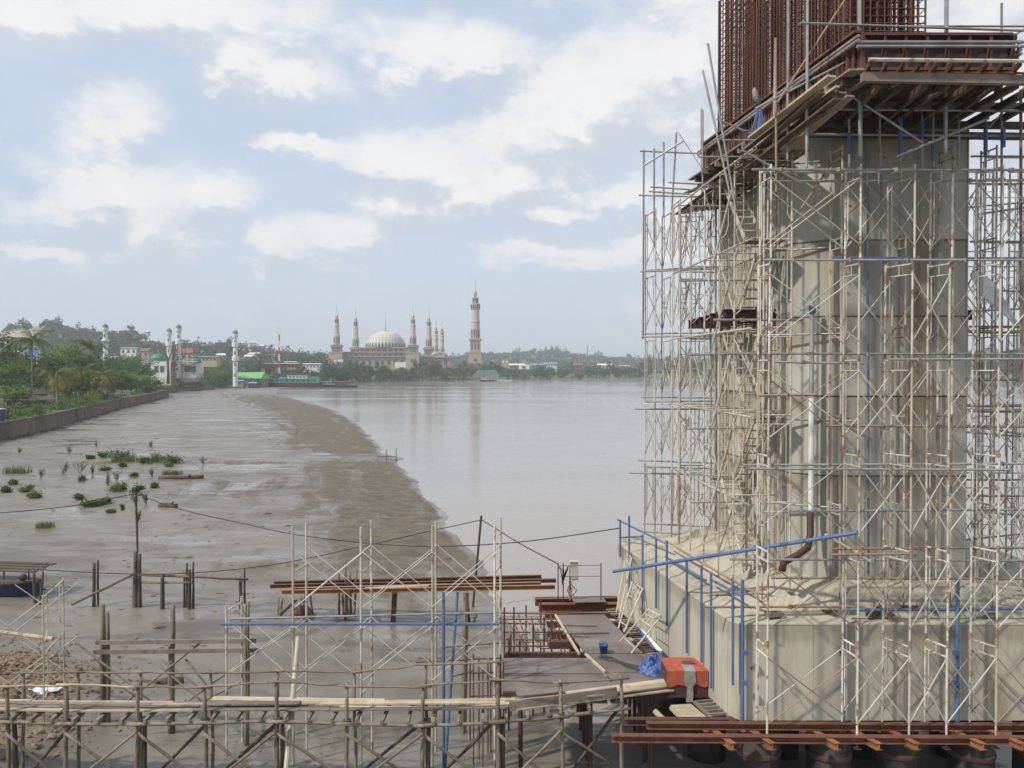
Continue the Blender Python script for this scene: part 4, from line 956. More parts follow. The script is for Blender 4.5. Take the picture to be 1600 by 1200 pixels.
crumple(c.x, c.y, wpz + .01, .40, .36, .42, 4).build('heap', 'tarp_blue', tb); crumple(c.x - .1, c.y - .14, wpz + .01, .3, .25, .22, 9).build('fold', 'tarp_blue', tb)
# crate with orange cover
c = G(1074, 1090, wpz); YC = c.y
cr = thing('wooden_crate', 'dark maroon crate with an orange cover and a grey cloth hanging over it', 'crate', (c.x, YC, wpz))
L_, R_ = P(1042, 1088, YC - .05).x, P(1108, 1088, YC - .05).x
cx, wd_ = (L_ + R_) / 2 + .02, (R_ - L_)
boxo('box_body', (cx, YC + .38, wpz + .30), (wd_, .76, .60), 'crate_maroon', cr)
for zz in (.04, .56): boxo('batten', (cx, YC - .012, wpz + zz), (wd_ + .02, .025, .06), 'crate_maroon', cr)
m = MB(); V = []; NXc, NYc = 12, 10
for i in range(NXc + 1):
    for j in range(NYc + 1):
        t = j / NYc * 1.12; x = cx - wd_ / 2 - .02 + (wd_ * .98) * i / NXc
        if t < .78: y, z = YC + .78 - t, wpz + .615 + rng.uniform(-.006, .012)
        else: y, z = YC - .03 + rng.uniform(-.012, .005), wpz + .615 - (t - .78) * (1.0 + .1 * math.sin(i * 1.3)) 
        V.append((x, y, z))
m.add(V, [(i * (NYc + 1) + j, (i + 1) * (NYc + 1) + j, (i + 1) * (NYc + 1) + j + 1, i * (NYc + 1) + j + 1) for i in range(NXc) for j in range(NYc)])
m.build('orange_cover', 'tarp_orange', cr)
boxo('cover_patch', (cx + .08, YC + .42, wpz + .635), (.26, .2, .012), 'ply_brown', cr, .3)
m = MB(); V = []
for i in range(5):
    for j in range(12):
        t = j / 11; w = .17 if t < .55 else .10
        x = cx + .02 + (i / 4 - .5) * w * 1.5
        if t < .25: y, z = YC + .28 - t * 1.28, wpz + .635 + rng.uniform(0, .012)
        else: y, z = YC - .055 + rng.uniform(-.014, .0), wpz + .635 - (t - .25) * .95
        V.append((x + rng.uniform(-.01, .01), y, z))
m.add(V, [(i * 12 + j, (i + 1) * 12 + j, (i + 1) * 12 + j + 1, i * 12 + j + 1) for i in range(4) for j in range(11)])
m.build('grey_cloth', 'cloth_grey', cr)
# leaning white frames
def lean_frame(pts, label, mt='paint_cream'):
    t = thing('loose_scaffold_frame', label, 'scaffold frame', G(*pts[0][:2], wpz))
    A, B, C, D = [P(*p) for p in pts]     # A-B bottom edge, D-C top edge
    for a, b in ((A, D), (B, C), (D, C)): pipe('tube', a, b, .021, mt, t, 7)
    for f in (.12, .3): pipe('rung', A.lerp(D, 1 - f), B.lerp(C, 1 - f), .014, mt, t, 6)
    pipe('rung', A.lerp(D, .14), B.lerp(C, .14), .016, mt, t, 6)
    for f in (.25, .5, .75): pipe('rung', D.lerp(C, f), A.lerp(D, .7).lerp(B.lerp(C, .7), f), .012, mt, t, 6)
lean_frame([(967, 967, 20.8), (963, 957, 22.4), (979, 863, 23.6), (987, 872, 22.5)], 'pale scaffold frame leaning upright on the cap, farthest of the loose frames')
lean_frame([(975, 988, 20.6), (966, 982, 21.5), (988, 908, 22.4), (1004, 920, 21.8)], 'pale scaffold frame leaning on the cap in the middle of the loose frames')
lean_frame([(986, 1021, 19.6), (968, 1003, 20.3), (1013, 952, 20.9), (1033, 963, 19.95)], 'pale scaffold frame leaning nearest to the blue tarpaulin')
pb = thing('pipe_bundle', 'short blue and white pipes piled at the foot of the cap', 'pipes', G(1010, 1005, wpz))
for k in range(7): pipe('pipe', G(994 + 2 * k, 980 + k, wpz + .08), G(1020 + 2.4 * k, 1012 + k, wpz + .1 + .02 * k), .03, 'paint_blue' if k < 3 else 'white_pipe', pb)
# timber ladders and boards in front of the crate
ld = thing('timber_pallet', 'pale timber slat ladder lying between the beams and the crate', 'pallet', G(1080, 1115, 2.12))
a0, a1, b0, b1 = G(1048, 1106, 2.12), G(1068, 1126, 2.12), G(1080, 1104, 2.12), G(1106, 1126, 2.12)
bar('side', a0, a1, .06, .06, 'plank_pale', ld); bar('side', b0, b1, .06, .06, 'plank_grey', ld)
for k in range(9): bar('slat', a0.lerp(a1, (k + .3) / 9) + Vector((0, 0, .045)), b0.lerp(b1, (k + .3) / 9) + Vector((0, 0, .045)), .07, .025, 'plank_pale', ld)
ld2 = thing('timber_ladder', 'grey weathered timber ladder beside the corner of the pile cap', 'ladder', G(1115, 1108, 2.12))
a0, a1, b0, b1 = G(1085, 1097, 2.1), G(1112, 1122, 2.1), G(1112, 1094, 2.1), G(1140, 1120, 2.1)
bar('side', a0, a1, .06, .06, 'plank_grey', ld2); bar('side', b0, b1, .06, .06, 'plank_grey', ld2)
for k in range(5): bar('rung', a0.lerp(a1, (k + .4) / 5) + Vector((0, 0, .03)), b0.lerp(b1, (k + .4) / 5) + Vector((0, 0, .03)), .05, .05, 'plank_grey', ld2)
for (x0, y0, x1, y1, z, lab) in ((1024, 1112, 1043, 1130, 2.05, 'short pale timber post lying across the maroon beams'),):
    o = pipe('timber_post', G(x0, y0, z), G(x1, y1, z - .02), .06, 'bamboo_pale', None, 8); tag(o, lab, 'timber')
# ================================================================ bamboo walkway
wk = thing('walkway', 'long makeshift bamboo and plank walkway across the bottom of the picture', 'walkway', (-5, 17.2, 0))
DZ = 2.1
PATH = [(-13.5, 17.35), (-9.5, 17.3), (-5.0, 17.25), (-1.5, 17.2), (1.2, 17.35), (3.6, 18.0)]
def pth(x, off=0):
    for (a, b) in zip(PATH[:-1], PATH[1:]):
        if a[0] <= x <= b[0]:
            t = (x - a[0]) / (b[0] - a[0]); return Vector((x, a[1] + (b[1] - a[1]) * t + off, DZ + .04 * math.sin(x * .9) + max(0, x + 1) * .035))
    return Vector((x, PATH[0][1] + off, DZ))
segs = [(-13.4, -8.2), (-9.9, -6.4), (-8.3, -4.0), (-6.0, -2.2), (-4.2, -.3), (-2.4, 1.6), (-.4, 2.2), (1.0, 3.6)]
for k in range(4):
    x = -13.4 + rng.uniform(-.4, 0)
    off = -.22 + k * .13
    while x < 3.4:
        L = rng.uniform(2.6, 4.2); x2 = min(x + L, 3.6)
        n_ = 2
        mm = rng.choice(['plank_pale', 'plank_pale', 'plank_grey', 'plank_pale'])
        dz = rng.uniform(0, .035)
        a = pth(x, off + rng.uniform(-.03, .03)); b = pth(x2, off + rng.uniform(-.03, .03))
        bar('plank', a + Vector((0, 0, dz)), b + Vector((0, 0, dz + .01)), .118, .03, mm, wk)
        x = x2 - .08
bar('plank', pth(-.05, -.27) + Vector((0, 0, .08)), pth(2.3, -.2) + Vector((0, 0, .1)), .05, .2, 'plank_grey', wk)
bar('plank', pth(.1, .33) + Vector((0, 0, .08)), pth(3.1, .3) + Vector((0, 0, .05)), .25, .03, 'steel_plate', wk)
for (x0, x1, off, dz, mm) in ((-6.6, -2.8, .22, .07, 'plank_pale'), (-6.6, -4.6, -.02, .06, 'steel_plate'), (1.6, 3.9, -.1, .08, 'plank_pale'), (1.2, 3.8, .1, .09, 'plank_pale')):
    bar('plank', pth(x0, off) + Vector((0, 0, dz)), pth(min(x1, 3.59), off) + Vector((0, 0, dz)), .2, .03, mm, wk)
def bam(name, a, b, r, mt, par, bend=.03):
    a = Vector(a); b = Vector(b); m = MB(); n = 5
    L = (b - a).length; pts = []
    for i in range(n + 1):
        t = i / n; q = a.lerp(b, t) + Vector((rng.uniform(-1, 1), rng.uniform(-1, 1), rng.uniform(-1, 1))) * (bend * .35 * L ** .5 if 0 < i < n else 0)
        pts.append(q)
    m.tube(pts, [r * (1 - .25 * i / n) * rng.uniform(.9, 1.1) for i in range(n + 1)], 7)
    return m.build(name, mt, par, True)
PX = [10, 103, 216, 319, 432, 542, 662, 778, 876, 970]
TOP = [1068, 1066, 1068, 1069, 1060, 1067, 1068, 1058, 1062, 1056]
front = []
for px, ty in zip(PX, TOP):
    x = (px - 800) / F * 16.92; y = pth(x).y - .36
    t_ = P(px, ty, y); b_ = Vector((t_.x + rng.uniform(-.06, .06), y + rng.uniform(-.05, .05), hz_at(t_.x, y) - .3))
    bam('post', b_, t_, .052, 'bamboo', wk, .03); front.append(t_)
    if px in (216, 432, 662, 778, 10): bam('post', b_ + Vector((.12, .06, 0)), Vector((t_.x + .11, y + .06, DZ - .1)), .058, 'wood_dark', wk, .03)
rear = []
for px, ty in zip([32, 118, 216, 325, 430, 550, 662, 775], [1048, 1046, 1046, 1047, 1044, 1046, 1034, 1030]):
    y = pth((px - 800) / F * 17.7).y + .38; t_ = P(px + 4, ty, y); bam('post', (t_.x + rng.uniform(-.05, .05), y, hz_at(t_.x, y) - .3), t_, .044, 'bamboo', wk, .03); rear.append(t_)
for L in (front, rear):
    for a, b in zip(L[:-1], L[1:]):
        d = (b - a).normalized() * .18
        bam('rail', a - d + Vector((0, -.05, -.04)), b + d + Vector((0, -.05, -.05)), .026, rng.choice(['bamboo', 'bamboo_pale', 'bamboo']), wk, .045)
for i, (a, b) in enumerate(zip(front[:-1], front[1:])):
    za, zb = pth(a.x).z - .17, pth(b.x).z - .17
    bam('ledger', (a.x - .2, a.y - .08, za), (b.x + .2, b.y - .08, zb), .042, 'bamboo', wk, .025)
    bam('ledger', (a.x - .2, a.y + .78, za), (b.x + .2, b.y + .78, zb), .042, 'wood_dark', wk, .02)
    for k in range(3):
        x = a.x + (b.x - a.x) * (k + .4) / 3; p = pth(x)
        bar('joist', (x, p.y - .5, p.z - .085), (x + rng.uniform(-.05, .05), p.y + .5, p.z - .07), .06, .08, 'plank_grey', wk)
    zz = DZ - .3
    bam('brace', (a.x, a.y - .06, zz - .1), (b.x - .1, b.y + .1, .55 + rng.uniform(-.1, .2)), .035, 'bamboo', wk, .02)
    if i % 3 != 1: bam('brace', (b.x, b.y + .5, zz), (a.x + .2, a.y + .5, .45 + rng.uniform(-.1, .2)), .042, 'wood_dark', wk, .02)
    if i % 2: bam('brace', (b.x, b.y - .1, zz - .05), (a.x + .25, a.y - .1, .7), .032, 'bamboo', wk, .02)
    m = MB(); m.lathe([(.085, -.06), (.095, 0), (.085, .06)], (a.x, a.y, za), 8); m.build('lashing', 'wood_dark', wk)
# ================================================================ standing bamboo posts behind the walkway
bf = thing('bamboo_trestle', 'weathered bamboo posts with two plank rails and crossed poles behind the walkway', 'trestle', (-9, 20, 0))
for (px, ty, by, Y, r) in ((160, 945, 1140, 20.2, .085), (168, 958, 1140, 20.1, .06), (270, 945, 1150, 20.0, .07), (266, 1010, 1150, 20.0, .06), (383, 944, 1170, 19.6, .06), (388, 940, 1175, 19.6, .05)):
    bam('post', P(px + rng.uniform(-3, 3), by, Y), P(px, ty, Y), r, 'bamboo', bf, .02)
bar('plank_rail', P(150, 1004, 20.0), P(400, 1001, 19.7), .05, .10, 'plank_grey', bf); bar('plank_rail', P(146, 1019, 20.0), P(404, 1016, 19.7), .05, .10, 'plank_grey', bf)
for (x0, y0, x1, y1) in ((114, 1000, 245, 1102), (130, 1030, 215, 1090), (244, 1025, 355, 1105), (250, 1040, 320, 1100), (312, 1005, 180, 1110), (376, 1035, 275, 1110), (385, 1060, 300, 1105), (290, 1030, 330, 1080)):
    bam('crossed_pole', P(x0, y0, 19.9), P(x1, y1, 19.5), .03, 'bamboo', bf, .02)
# left white scaffold
lw = thing('bank_scaffold', 'pale tube scaffold standing on the stony bank at the left edge', 'scaffold', (-12, 19, .5))
for (a, b) in (((67, 930, 19.4), (99, 915, 21.0)), ((-40, 940, 19.2), (-10, 925, 20.8))):
    A = P(*a); B = P(*b); zb = 1.15
    for lv in range(2):
        h = (A.z - zb) / 2
        frame(lw, (A.x, A.y, zb + lv * h), (B.x, B.y, zb + lv * h), h, 'paint_cream', 0)
    for q in (A, B): pipe('leg', (q.x, q.y, hz_at(q.x, q.y)), (q.x, q.y, zb), .02, 'pipe_rusty', lw)
A = P(67, 930, 19.4); A2 = P(-40, 940, 19.2)
for lv in range(2):
    h = (A.z - 1.15) / 2
    for yo in (0, 1.6):
        xbrace(lw, (A2.x, A2.y + yo, 1.15 + lv * h), (A.x, A.y + yo, 1.15 + lv * h), h, 'brace_white', .0125, .05, .92)
o = pipe('bamboo_pole', P(-20, 985, 21.2), P(83, 998, 20.6), .055, 'bamboo_pale'); tag(o, 'thick pale bamboo pole lying level through the bank scaffold', 'pole')
# foreground white scaffold bays
ms = thing('mud_scaffold', 'white tube scaffold with crossed braces standing on the mud behind the walkway', 'scaffold', (-4, 18.7, .2))
MX = [(355, 19.0), (460, 18.6), (567, 18.6), (675, 18.6), (777, 18.6)]
TOPY = [948, 826, 826, 824, 818]
for i, ((px, Y), ty) in enumerate(zip(MX, TOPY)):
    for k, yo in enumerate((0, .75)):
        x = (px - 800) / F * Y + (.06 if i not in (3,) else .0) * (k * 2 - 1)
        zt = P(px, ty, Y).z + rng.uniform(-.06, .06); zb = hz_at(x, Y + yo) - .05
        nseg = 2; mid = (zt + zb) / 2
        pipe('post', (x, Y + yo, zb), (x + rng.uniform(-.01, .01), Y + yo, zt), .027, 'paint_cream' if i % 2 else 'paint_white', ms)
        boxo('coupler', (x, Y + yo, P(px, 985, Y).z), (.07, .07, .12), 'pipe_rusty', ms)
    z1 = P(px, 985 if i else 955, Y).z
    for zz in ([z1, z1 - 1.5] + ([z1 + 1.35] if i else [])): pipe('frame_bar', ((px - 800) / F * Y - .05, Y, zz), ((px - 800) / F * Y + .05, Y + .75, zz), .02, 'paint_cream', ms)
for (i, (pa, pb)) in enumerate(zip(MX[:-1], MX[1:])):
    for yo, dx in ((0, 0), (.75, .05)):
        xa = (pa[0] - 800) / F * pa[1] + dx; xb = (pb[0] - 800) / F * pb[1] + dx
        za = [(P(460, 1062, 18.6).z, P(460, 978, 18.6).z)] + ([(P(460, 948, 18.6).z, P(460, 862, 18.6).z)] if i else [])
        for (lo, hi) in za:
            pipe('cross_brace', (xa, pa[1] + yo - .03, lo), (xb, pb[1] + yo - .03, hi), .0135, 'brace_white', ms, 5)
            pipe('cross_brace', (xa, pa[1] + yo - .06, hi), (xb, pb[1] + yo - .06, lo), .0135, 'brace_white', ms, 5)
for (x0, y0, x1, y1, Y, mt, r) in ((360, 967, 776, 957, 19.0, 'pipe_grey', .026), (345, 975, 780, 975, 18.4, 'paint_blue', .034)):
    pipe('ledger_pipe', P(x0, y0, Y), P(x1, y1, Y), r, mt, ms)
def post_thing(name, a, b, r, mt, label, cat, group=None):
    o = pipe(name, a, b, r, mt, None, 8); tag(o, label, cat, group); return o
post_thing('blue_pipe', P(693, 925, 18.3), P(693, 1215, 16.5).xy.to_3d() + Vector((0, 1.8, .1)) if False else Vector((P(693, 925, 18.3).x, 18.3, .1)), .034, 'paint_blue', 'upright bright blue pipe in front of the mud scaffold', 'pipe')
post_thing('blue_pipe', P(715, 925, 19.3), Vector((P(695, 1210, 18.3).x, 18.3, .15)), .034, 'paint_blue', 'leaning blue pipe just behind the upright blue one', 'pipe')
post_thing('leaning_pole', P(466, 995, 18.3), Vector((P(443, 1215, 16.4).x, 16.4, .6)), .055, 'paint_cream', 'thick pale pole leaning in front of the walkway railing', 'pole')
post_thing('timber_post', P(728, 925, 20.5), Vector((P(724, 1090, 20.5).x, 20.5, 0)), .075, 'bamboo', 'thick brown timber post behind the leaning blue pipe', 'post')
for k in range(9):
    px = 735 + k * 6.5 + rng.uniform(-2, 2); Y = 18.6 + rng.uniform(0, 1.5)
    post_thing('reinforcing_rod', Vector((P(px, 1100, Y).x, Y, -.1)), P(px, 1035 + rng.uniform(-15, 12), Y), .017, 'rust', ['first', 'second', 'third', 'fourth', 'fifth', 'sixth', 'seventh', 'eighth', 'last'][k] + ' from left of the thin rusty rods standing left of the steel plates', 'rod', 'thin rods by the steel plates')
# tied together with a few thin horizontals
rr = thing('rod_railing', 'thin rusty rod railing left of the steel plate deck', 'railing', (-.6, 19.5, 0))
for (x0, y0, x1, y1, Y) in ((650, 1035, 785, 1028, 19.5), (735, 1052, 788, 1050, 19), (690, 1012, 790, 1004, 20.5), (735, 1088, 788, 1086, 18.7), (705, 1058, 740, 1048, 19)):
    pipe('rod', P(x0, y0, Y), P(x1, y1, Y), .016, 'rust', rr)
# ================================================================ stake line in the mud
stl = thing('stake_jetty', 'old dark timber stakes with rails standing in a row on the mud', 'jetty', (-14, 30.5, 0))
def stake(par, px, ty, by, r, mt='wood_dark', lean=0):
    b = G(px, by, .2); t = P(px + lean, ty, b.y); return bam('stake', b - Vector((0, 0, .3)), t, r, mt, par, .015)
for a in ((147, 880, 951, .075), (153, 875, 948, .05), (212, 862, 953, .11), (218, 866, 953, .09), (209, 895, 948, .06), (254, 898, 955, .095), (292, 880, 952, .05), (296, 890, 955, .08), (288, 900, 952, .05), (302, 878, 954, .05), (376, 905, 953, .08), (382, 888, 950, .05)): stake(stl, *a)
def gp(px, py, Y): return P(px, py, Y)
for (x0, y0, x1, y1, r) in ((112, 944, 208, 898, .06), (208, 897, 388, 905, .055), (218, 910, 300, 910, .05), (285, 900, 385, 906, .05), (240, 896, 300, 902, .04)):
    bam('rail', gp(x0, y0, 30.6), gp(x1, y1, 30.4), r, 'bamboo', stl, .02)
post_thing('cable_pole', P(215, 862, 30.6), P(212, 762, 30.6), .04, 'wood_dark', 'thin pole on the jetty stakes carrying the black cable', 'pole')
post_thing('cable_pole', Vector((P(738, 940, 31.5).x, 31.5, -.2)), P(752, 806, 31.5), .045, 'wood_dark', 'tall thin dark pole at the water edge holding up the cable', 'pole')
# cables
def cable(name, pts, label, r=.018):
    Pn = [Vector(p) for p in pts]; out = []
    for i in range(len(Pn) - 1):
        p0 = Pn[max(i - 1, 0)]; p1 = Pn[i]; p2 = Pn[i + 1]; p3 = Pn[min(i + 2, len(Pn) - 1)]
        for k in range(8):
            t = k / 8; out.append(.5 * ((2 * p1) + (p2 - p0) * t + (2 * p0 - 5 * p1 + 4 * p2 - p3) * t * t + (3 * p1 - p0 - 3 * p2 + p3) * t ** 3))
    out.append(Pn[-1]); m = MB(); m.tube(out, r, 5); o = m.build(name, 'cable', None, True); tag(o, label, 'cable')
cable('power_cable', [P(-60, 806, 31), P(100, 792, 30.8), P(213, 771, 30.6)], 'black cable running left from the jetty pole out of the picture', .02)
cable('power_cable', [P(213, 771, 30.6), P(275, 794, 30.4), P(380, 818, 30), P(480, 838, 29), P(640, 853, 28), P(800, 848, 26), P(970, 825, 24.5)], 'long black cable sagging from the jetty pole to the pile cap', .018)
cable('power_cable', [P(60, 890, 30.2), P(215, 897, 30.4), P(330, 893, 30.5), P(440, 880, 30.8), P(560, 855, 31), P(680, 828, 31.3), P(740, 815, 31.5), P(752, 812, 31.5)], 'low black cable rising over the mud to the tall dark pole', .018)
cable('power_cable', [P(752, 812, 31.5), P(775, 826, 30.5), P(810, 848, 28.8), P(872, 881, YB)], 'black cable dropping from the tall dark pole to the switch box', .02)
# ================================================================ rusty beam rack
rk = thing('beam_rack', 'rusty steel trestle posts carrying long beams over the mud', 'trestle', (-5, 29.5, 0))
Yr = 29.5
def rb(x0, y0, x1, y1, Y, label, mt='rust', h=.13):
    o = ibeam('steel_beam', P(x0, y0, Y), P(x1, y1, Y), .14, h, mt); tag(o, label, 'steel beam')
rb(428, 911, 846, 901, 30.2, 'farthest long rusty beam lying on the mud trestle')
rb(422, 916, 869, 907, 29.7, 'second long rusty beam on the mud trestle, reaching farthest right')
rb(460, 920, 845, 911, 29.4, 'grey brown beam lying among the rusty ones on the mud trestle', 'pipe_rusty', .09)
rb(440, 925, 867, 917, 28.9, 'nearest long rusty beam lying on the mud trestle', 'rust_bright', .14)
for (px, ty, by, w) in ((617, 925, 963, .17), (480, 920, 958, .1), (545, 905, 960, .09), (680, 920, 962, .12), (728, 915, 1000, .1)):
    b = G(px, by, .15); bar('rack_post', (b.x, Yr, 0), P(px, ty, Yr), w, w, 'rust_dark', rk)
for px in (480, 545, 617, 680, 728): bar('bolster', P(px, 926, 28.7), P(px, 918, 30.4), .12, .1, 'wood_dark', rk)
o = bar('plank', P(570, 920, 29.2), P(670, 915, 29.2), .25, .05, 'plank_pale'); tag(o, 'pale plank lying on the rusty beams', 'plank')
sk = thing('stake_cluster', 'clump of broken dark stakes in the mud below the rusty beams', 'stakes', (-7, 30, 0))
for a in ((437, 935, 952, .05), (434, 932, 955, .04), (530, 885, 958, .05), (541, 875, 960, .05), (549, 893, 960, .06), (553, 890, 960, .05), (537, 918, 960, .05), (545, 925, 961, .06), (490, 930, 962, .05)): stake(sk, *a, 'bamboo', rng.uniform(-6, 6))
for (x0, y0, x1, y1) in ((438, 960, 463, 938), (470, 935, 488, 958), (760 - 72, 1050, 730, 960), (722, 1010, 745, 960)): bam('fallen_stake', P(x0, y0, 29.5), P(x1, y1, 29.2), .06, 'wood_dark', sk)
crumple(G(478, 957, .2).x, 29.8, .15, .5, .35, .45, 12).build('debris_heap', 'log', sk)
# ================================================================ moored boat at the left edge
bt = thing('small_boat', 'small wooden boat with blue side and plank roof at the left edge', 'boat', G(20, 938, .1))
c = G(20, 936, .1); 
m = MB(); V = []
for i in range(9):
    t = i / 8; x = c.x - 1.8 + 2.95 * t; w = .75 * math.sin(math.pi * min(1, .25 + t * .7)) + .05; sh = .1 + .3 * max(0, t - .6) ** 2
    V += [(x, c.y - w, .75 + sh), (x, c.y - w * .7, .12 + sh), (x, c.y + w * .7, .12 + sh), (x, c.y + w, .75 + sh)]
m.add(V, [(i * 4 + j, (i + 1) * 4 + j, (i + 1) * 4 + j + 1, i * 4 + j + 1) for i in range(8) for j in range(3)] + [(0, 1, 2, 3), (35, 34, 33, 32)] + [(i * 4, i * 4 + 3, (i + 1) * 4 + 3, (i + 1) * 4) for i in range(8)])
m.build('hull', 'blue_dark', bt)
bar('gunwale', (c.x - 1.8, c.y - .8, .9), (c.x + 1.2, c.y - .75, 1.0), .08, .07, 'rust', bt); bar('gunwale', (c.x - 1.8, c.y - .6, 1.05), (c.x + 1.35, c.y - .6, .98), .08, .06, 'bamboo', bt)
for k in range(4): bar('roof_board', (c.x - 1.8, c.y - .6 + .4 * k, 1.5), (c.x + 1.35 + rng.uniform(-.2, .2), c.y - .6 + .4 * k, 1.38), .3, .04, rng.choice(['wood_dark', 'plank_grey']), bt)
for x in (-1.2, 0, 1.0): pipe('roof_post', (c.x + x, c.y - .55, .8), (c.x + x, c.y - .55, 1.45), .03, 'wood_dark', bt)
m = MB(); m.lathe([(.06, -.08), (.14, -.05), (.14, .05), (.06, .08)], (0, 0, 0), 12); o = bpy.data.objects.new('tyre_fender', m.mesh('tyre', 'cable', True)); link(o); attach(o, Matrix.Translation((c.x + .95, c.y - .85, 1.2)) @ Matrix.Rotation(R(90), 4, 'X'), bt)
mo = thing('mooring_posts', 'leaning timber mooring posts beside the small boat', 'posts', G(60, 945, .1))
for a in ((55, 895, 945, .07), (62, 893, 947, .06), (68, 892, 900, .04)): stake(mo, *a, 'wood_dark', rng.uniform(-4, 6))
# ================================================================ logs, debris
def logt(x0, y0, x1, y1, r, label, name='driftwood_log', mt='log'):
    a = G(x0, y0, .25); b = G(x1, y1, .25); t = thing(name, label, 'log', (a + b) / 2)
    m = MB(); pts = [a.lerp(b, i / 6) + Vector((0, 0, r * .6 + rng.uniform(-.03, .03))) + Vector((0, rng.uniform(-.06, .06), 0)) for i in range(7)]
    m.tube(pts, [r * rng.uniform(.75, 1.1) for _ in range(7)], 9); m.build('log_trunk', mt, t, True)
    m = MB(); m.tube([pts[4], pts[4] + Vector((.2, -.2, r * 1.3)), pts[4] + Vector((.35, -.35, r * 1.6))], [r * .4, r * .25, r * .12], 6); m.build('branch_stub', mt, t)
logt(247, 750, 318, 748, .22, 'long brown driftwood log lying on the mud below the green plants')
logt(249, 793, 276, 794, .22, 'short brown driftwood stump on the mud under the cable')
logt(160, 1075, 285, 1070, .13, 'dark slimy log on the mud behind the walkway', mt='wood_dark')
pl = G(60, 1076, .9); crumple(pl.x, pl.y, hz_at(pl.x, pl.y), .55, .35, .06, 3).build('plastic_litter', 'white_sheet')
tag(bpy.data.objects['plastic_litter'], 'flat white plastic sheet lying on the stony bank', 'litter')
ms2 = thing('marker_stakes', 'two thin stakes with a crossbar at the far water edge', 'stakes', G(610, 718, 0))
for px, ty, by in ((604, 703, 716), (619, 701, 718)): stake(ms2, px, ty, by, .05)
bam('bar', G(590, 713, .15), G(619, 713.5, .3), .05, 'wood_dark', ms2)
stk = thing('marker_stake', 'single thin stake standing alone on the far silt bar', 'stake', G(464, 677, .2)); stake(stk, 464, 670, 679, .06)
# stony bank: individual stones too many to count
r_ = np.random.default_rng(5)
ICO_V = []; 
gold = (1 + 5 ** .5) / 2
for a in (-1, 1):
    for b in (-gold, gold): ICO_V += [(0, a, b), (a, b, 0), (b, 0, a)]
ICO_V = np.array(ICO_V) / np.linalg.norm(ICO_V[0])
import itertools
el = min(np.linalg.norm(ICO_V[i] - ICO_V[j]) for i, j in itertools.combinations(range(12), 2)) * 1.05
ICO_F = [t for t in itertools.combinations(range(12), 3) if all(np.linalg.norm(ICO_V[a] - ICO_V[b]) < el for a, b in itertools.combinations(t, 2))]
ICO_F = np.array([t if np.dot(np.cross(ICO_V[t[1]] - ICO_V[t[0]], ICO_V[t[2]] - ICO_V[t[0]]), ICO_V[t[0]]) > 0 else (t[0], t[2], t[1]) for t in ICO_F])
n = 9000
px_ = -15.8 + r_.normal(0, 2.6, n); py_ = 19.5 + r_.normal(0, 3.0, n)
hh = groundh(px_, py_)[0]
ok = hh > .42 + r_.uniform(-.12, .2, n); px_, py_, hh = px_[ok], py_[ok], hh[ok]; n = len(px_)
sz = np.clip(r_.lognormal(-3.4, .5, n), .012, .12)
V = (ICO_V[None] * r_.uniform(.6, 1.25, (n, 12, 1))) * sz[:, None, None] * np.array([1.15, 1, .85]) + np.stack([px_, py_, hh + sz * .3], -1)[:, None]
Fs = (ICO_F[None] + (np.arange(n) * 12)[:, None, None]).reshape(-1, 3)
o = link(bpy.data.objects.new('stones', npmesh('stones', V.reshape(-1, 3), Fs, 'stone', False))); tag(o, 'loose brown stones covering the bank at lower left', None, None, 'stuff')
# crumbs of mud and debris on the flat
n = 2600
py_ = np.exp(r_.uniform(np.log(16), np.log(110), n)); px_ = py_ * r_.uniform(-.66, .12, n)
hh, dss, dll = groundh(px_, py_); ok = (dss > .5) & (dll < -1) & (vnoise(px_, py_, .22, 21) > .52); px_, py_, hh = px_[ok], py_[ok], hh[ok]; n = len(px_)
sz = np.clip(r_.lognormal(-3.5, .6, n), .012, .14) * (1 + py_ / 90)
V = (ICO_V[None] * r_.uniform(.6, 1.25, (n, 12, 1))) * sz[:, None, None] * np.array([1.6, 1, .4]) + np.stack([px_, py_, hh], -1)[:, None]
Fs = (ICO_F[None] + (np.arange(n) * 12)[:, None, None]).reshape(-1, 3)
mat('mud_lump', (0.10, 0.08, 0.06), (0.15, 0.12, 0.09), 1.0, 0.7)
o = link(bpy.data.objects.new('mud_lumps', npmesh('mud_lumps', V.reshape(-1, 3), Fs, 'mud_lump', False))); tag(o, 'small dark lumps and debris scattered on the mud', None, None, 'stuff')
# ================================================================ vegetation prototypes
leafmat('leaf_dark', (0.05, 0.085, 0.022), (0.10, 0.145, 0.04))
leafmat('leaf_mid', (0.07, 0.12, 0.026), (0.15, 0.21, 0.05))
leafmat('leaf_light', (0.10, 0.175, 0.033), (0.21, 0.29, 0.065))
leafmat('leaf_far', (0.04, 0.07, 0.025), (0.085, 0.125, 0.045), rnd=.25, hue=.03)
leafmat('leaf_yellow', (0.30, 0.21, 0.06), (0.42, 0.31, 0.10))
leafmat('leaf_palm', (0.07, 0.115, 0.028), (0.16, 0.19, 0.055))
leafmat('grass_blade', (0.075, 0.115, 0.028), (0.16, 0.19, 0.06))
mat('bark', (0.10, 0.08, 0.06), (0.16, 0.13, 0.10), 1.0, 0.9, rnd=.15)
mat('bark_pale', (0.24, 0.21, 0.17), (0.17, 0.15, 0.12), 1.0, 0.9, rnd=.15)
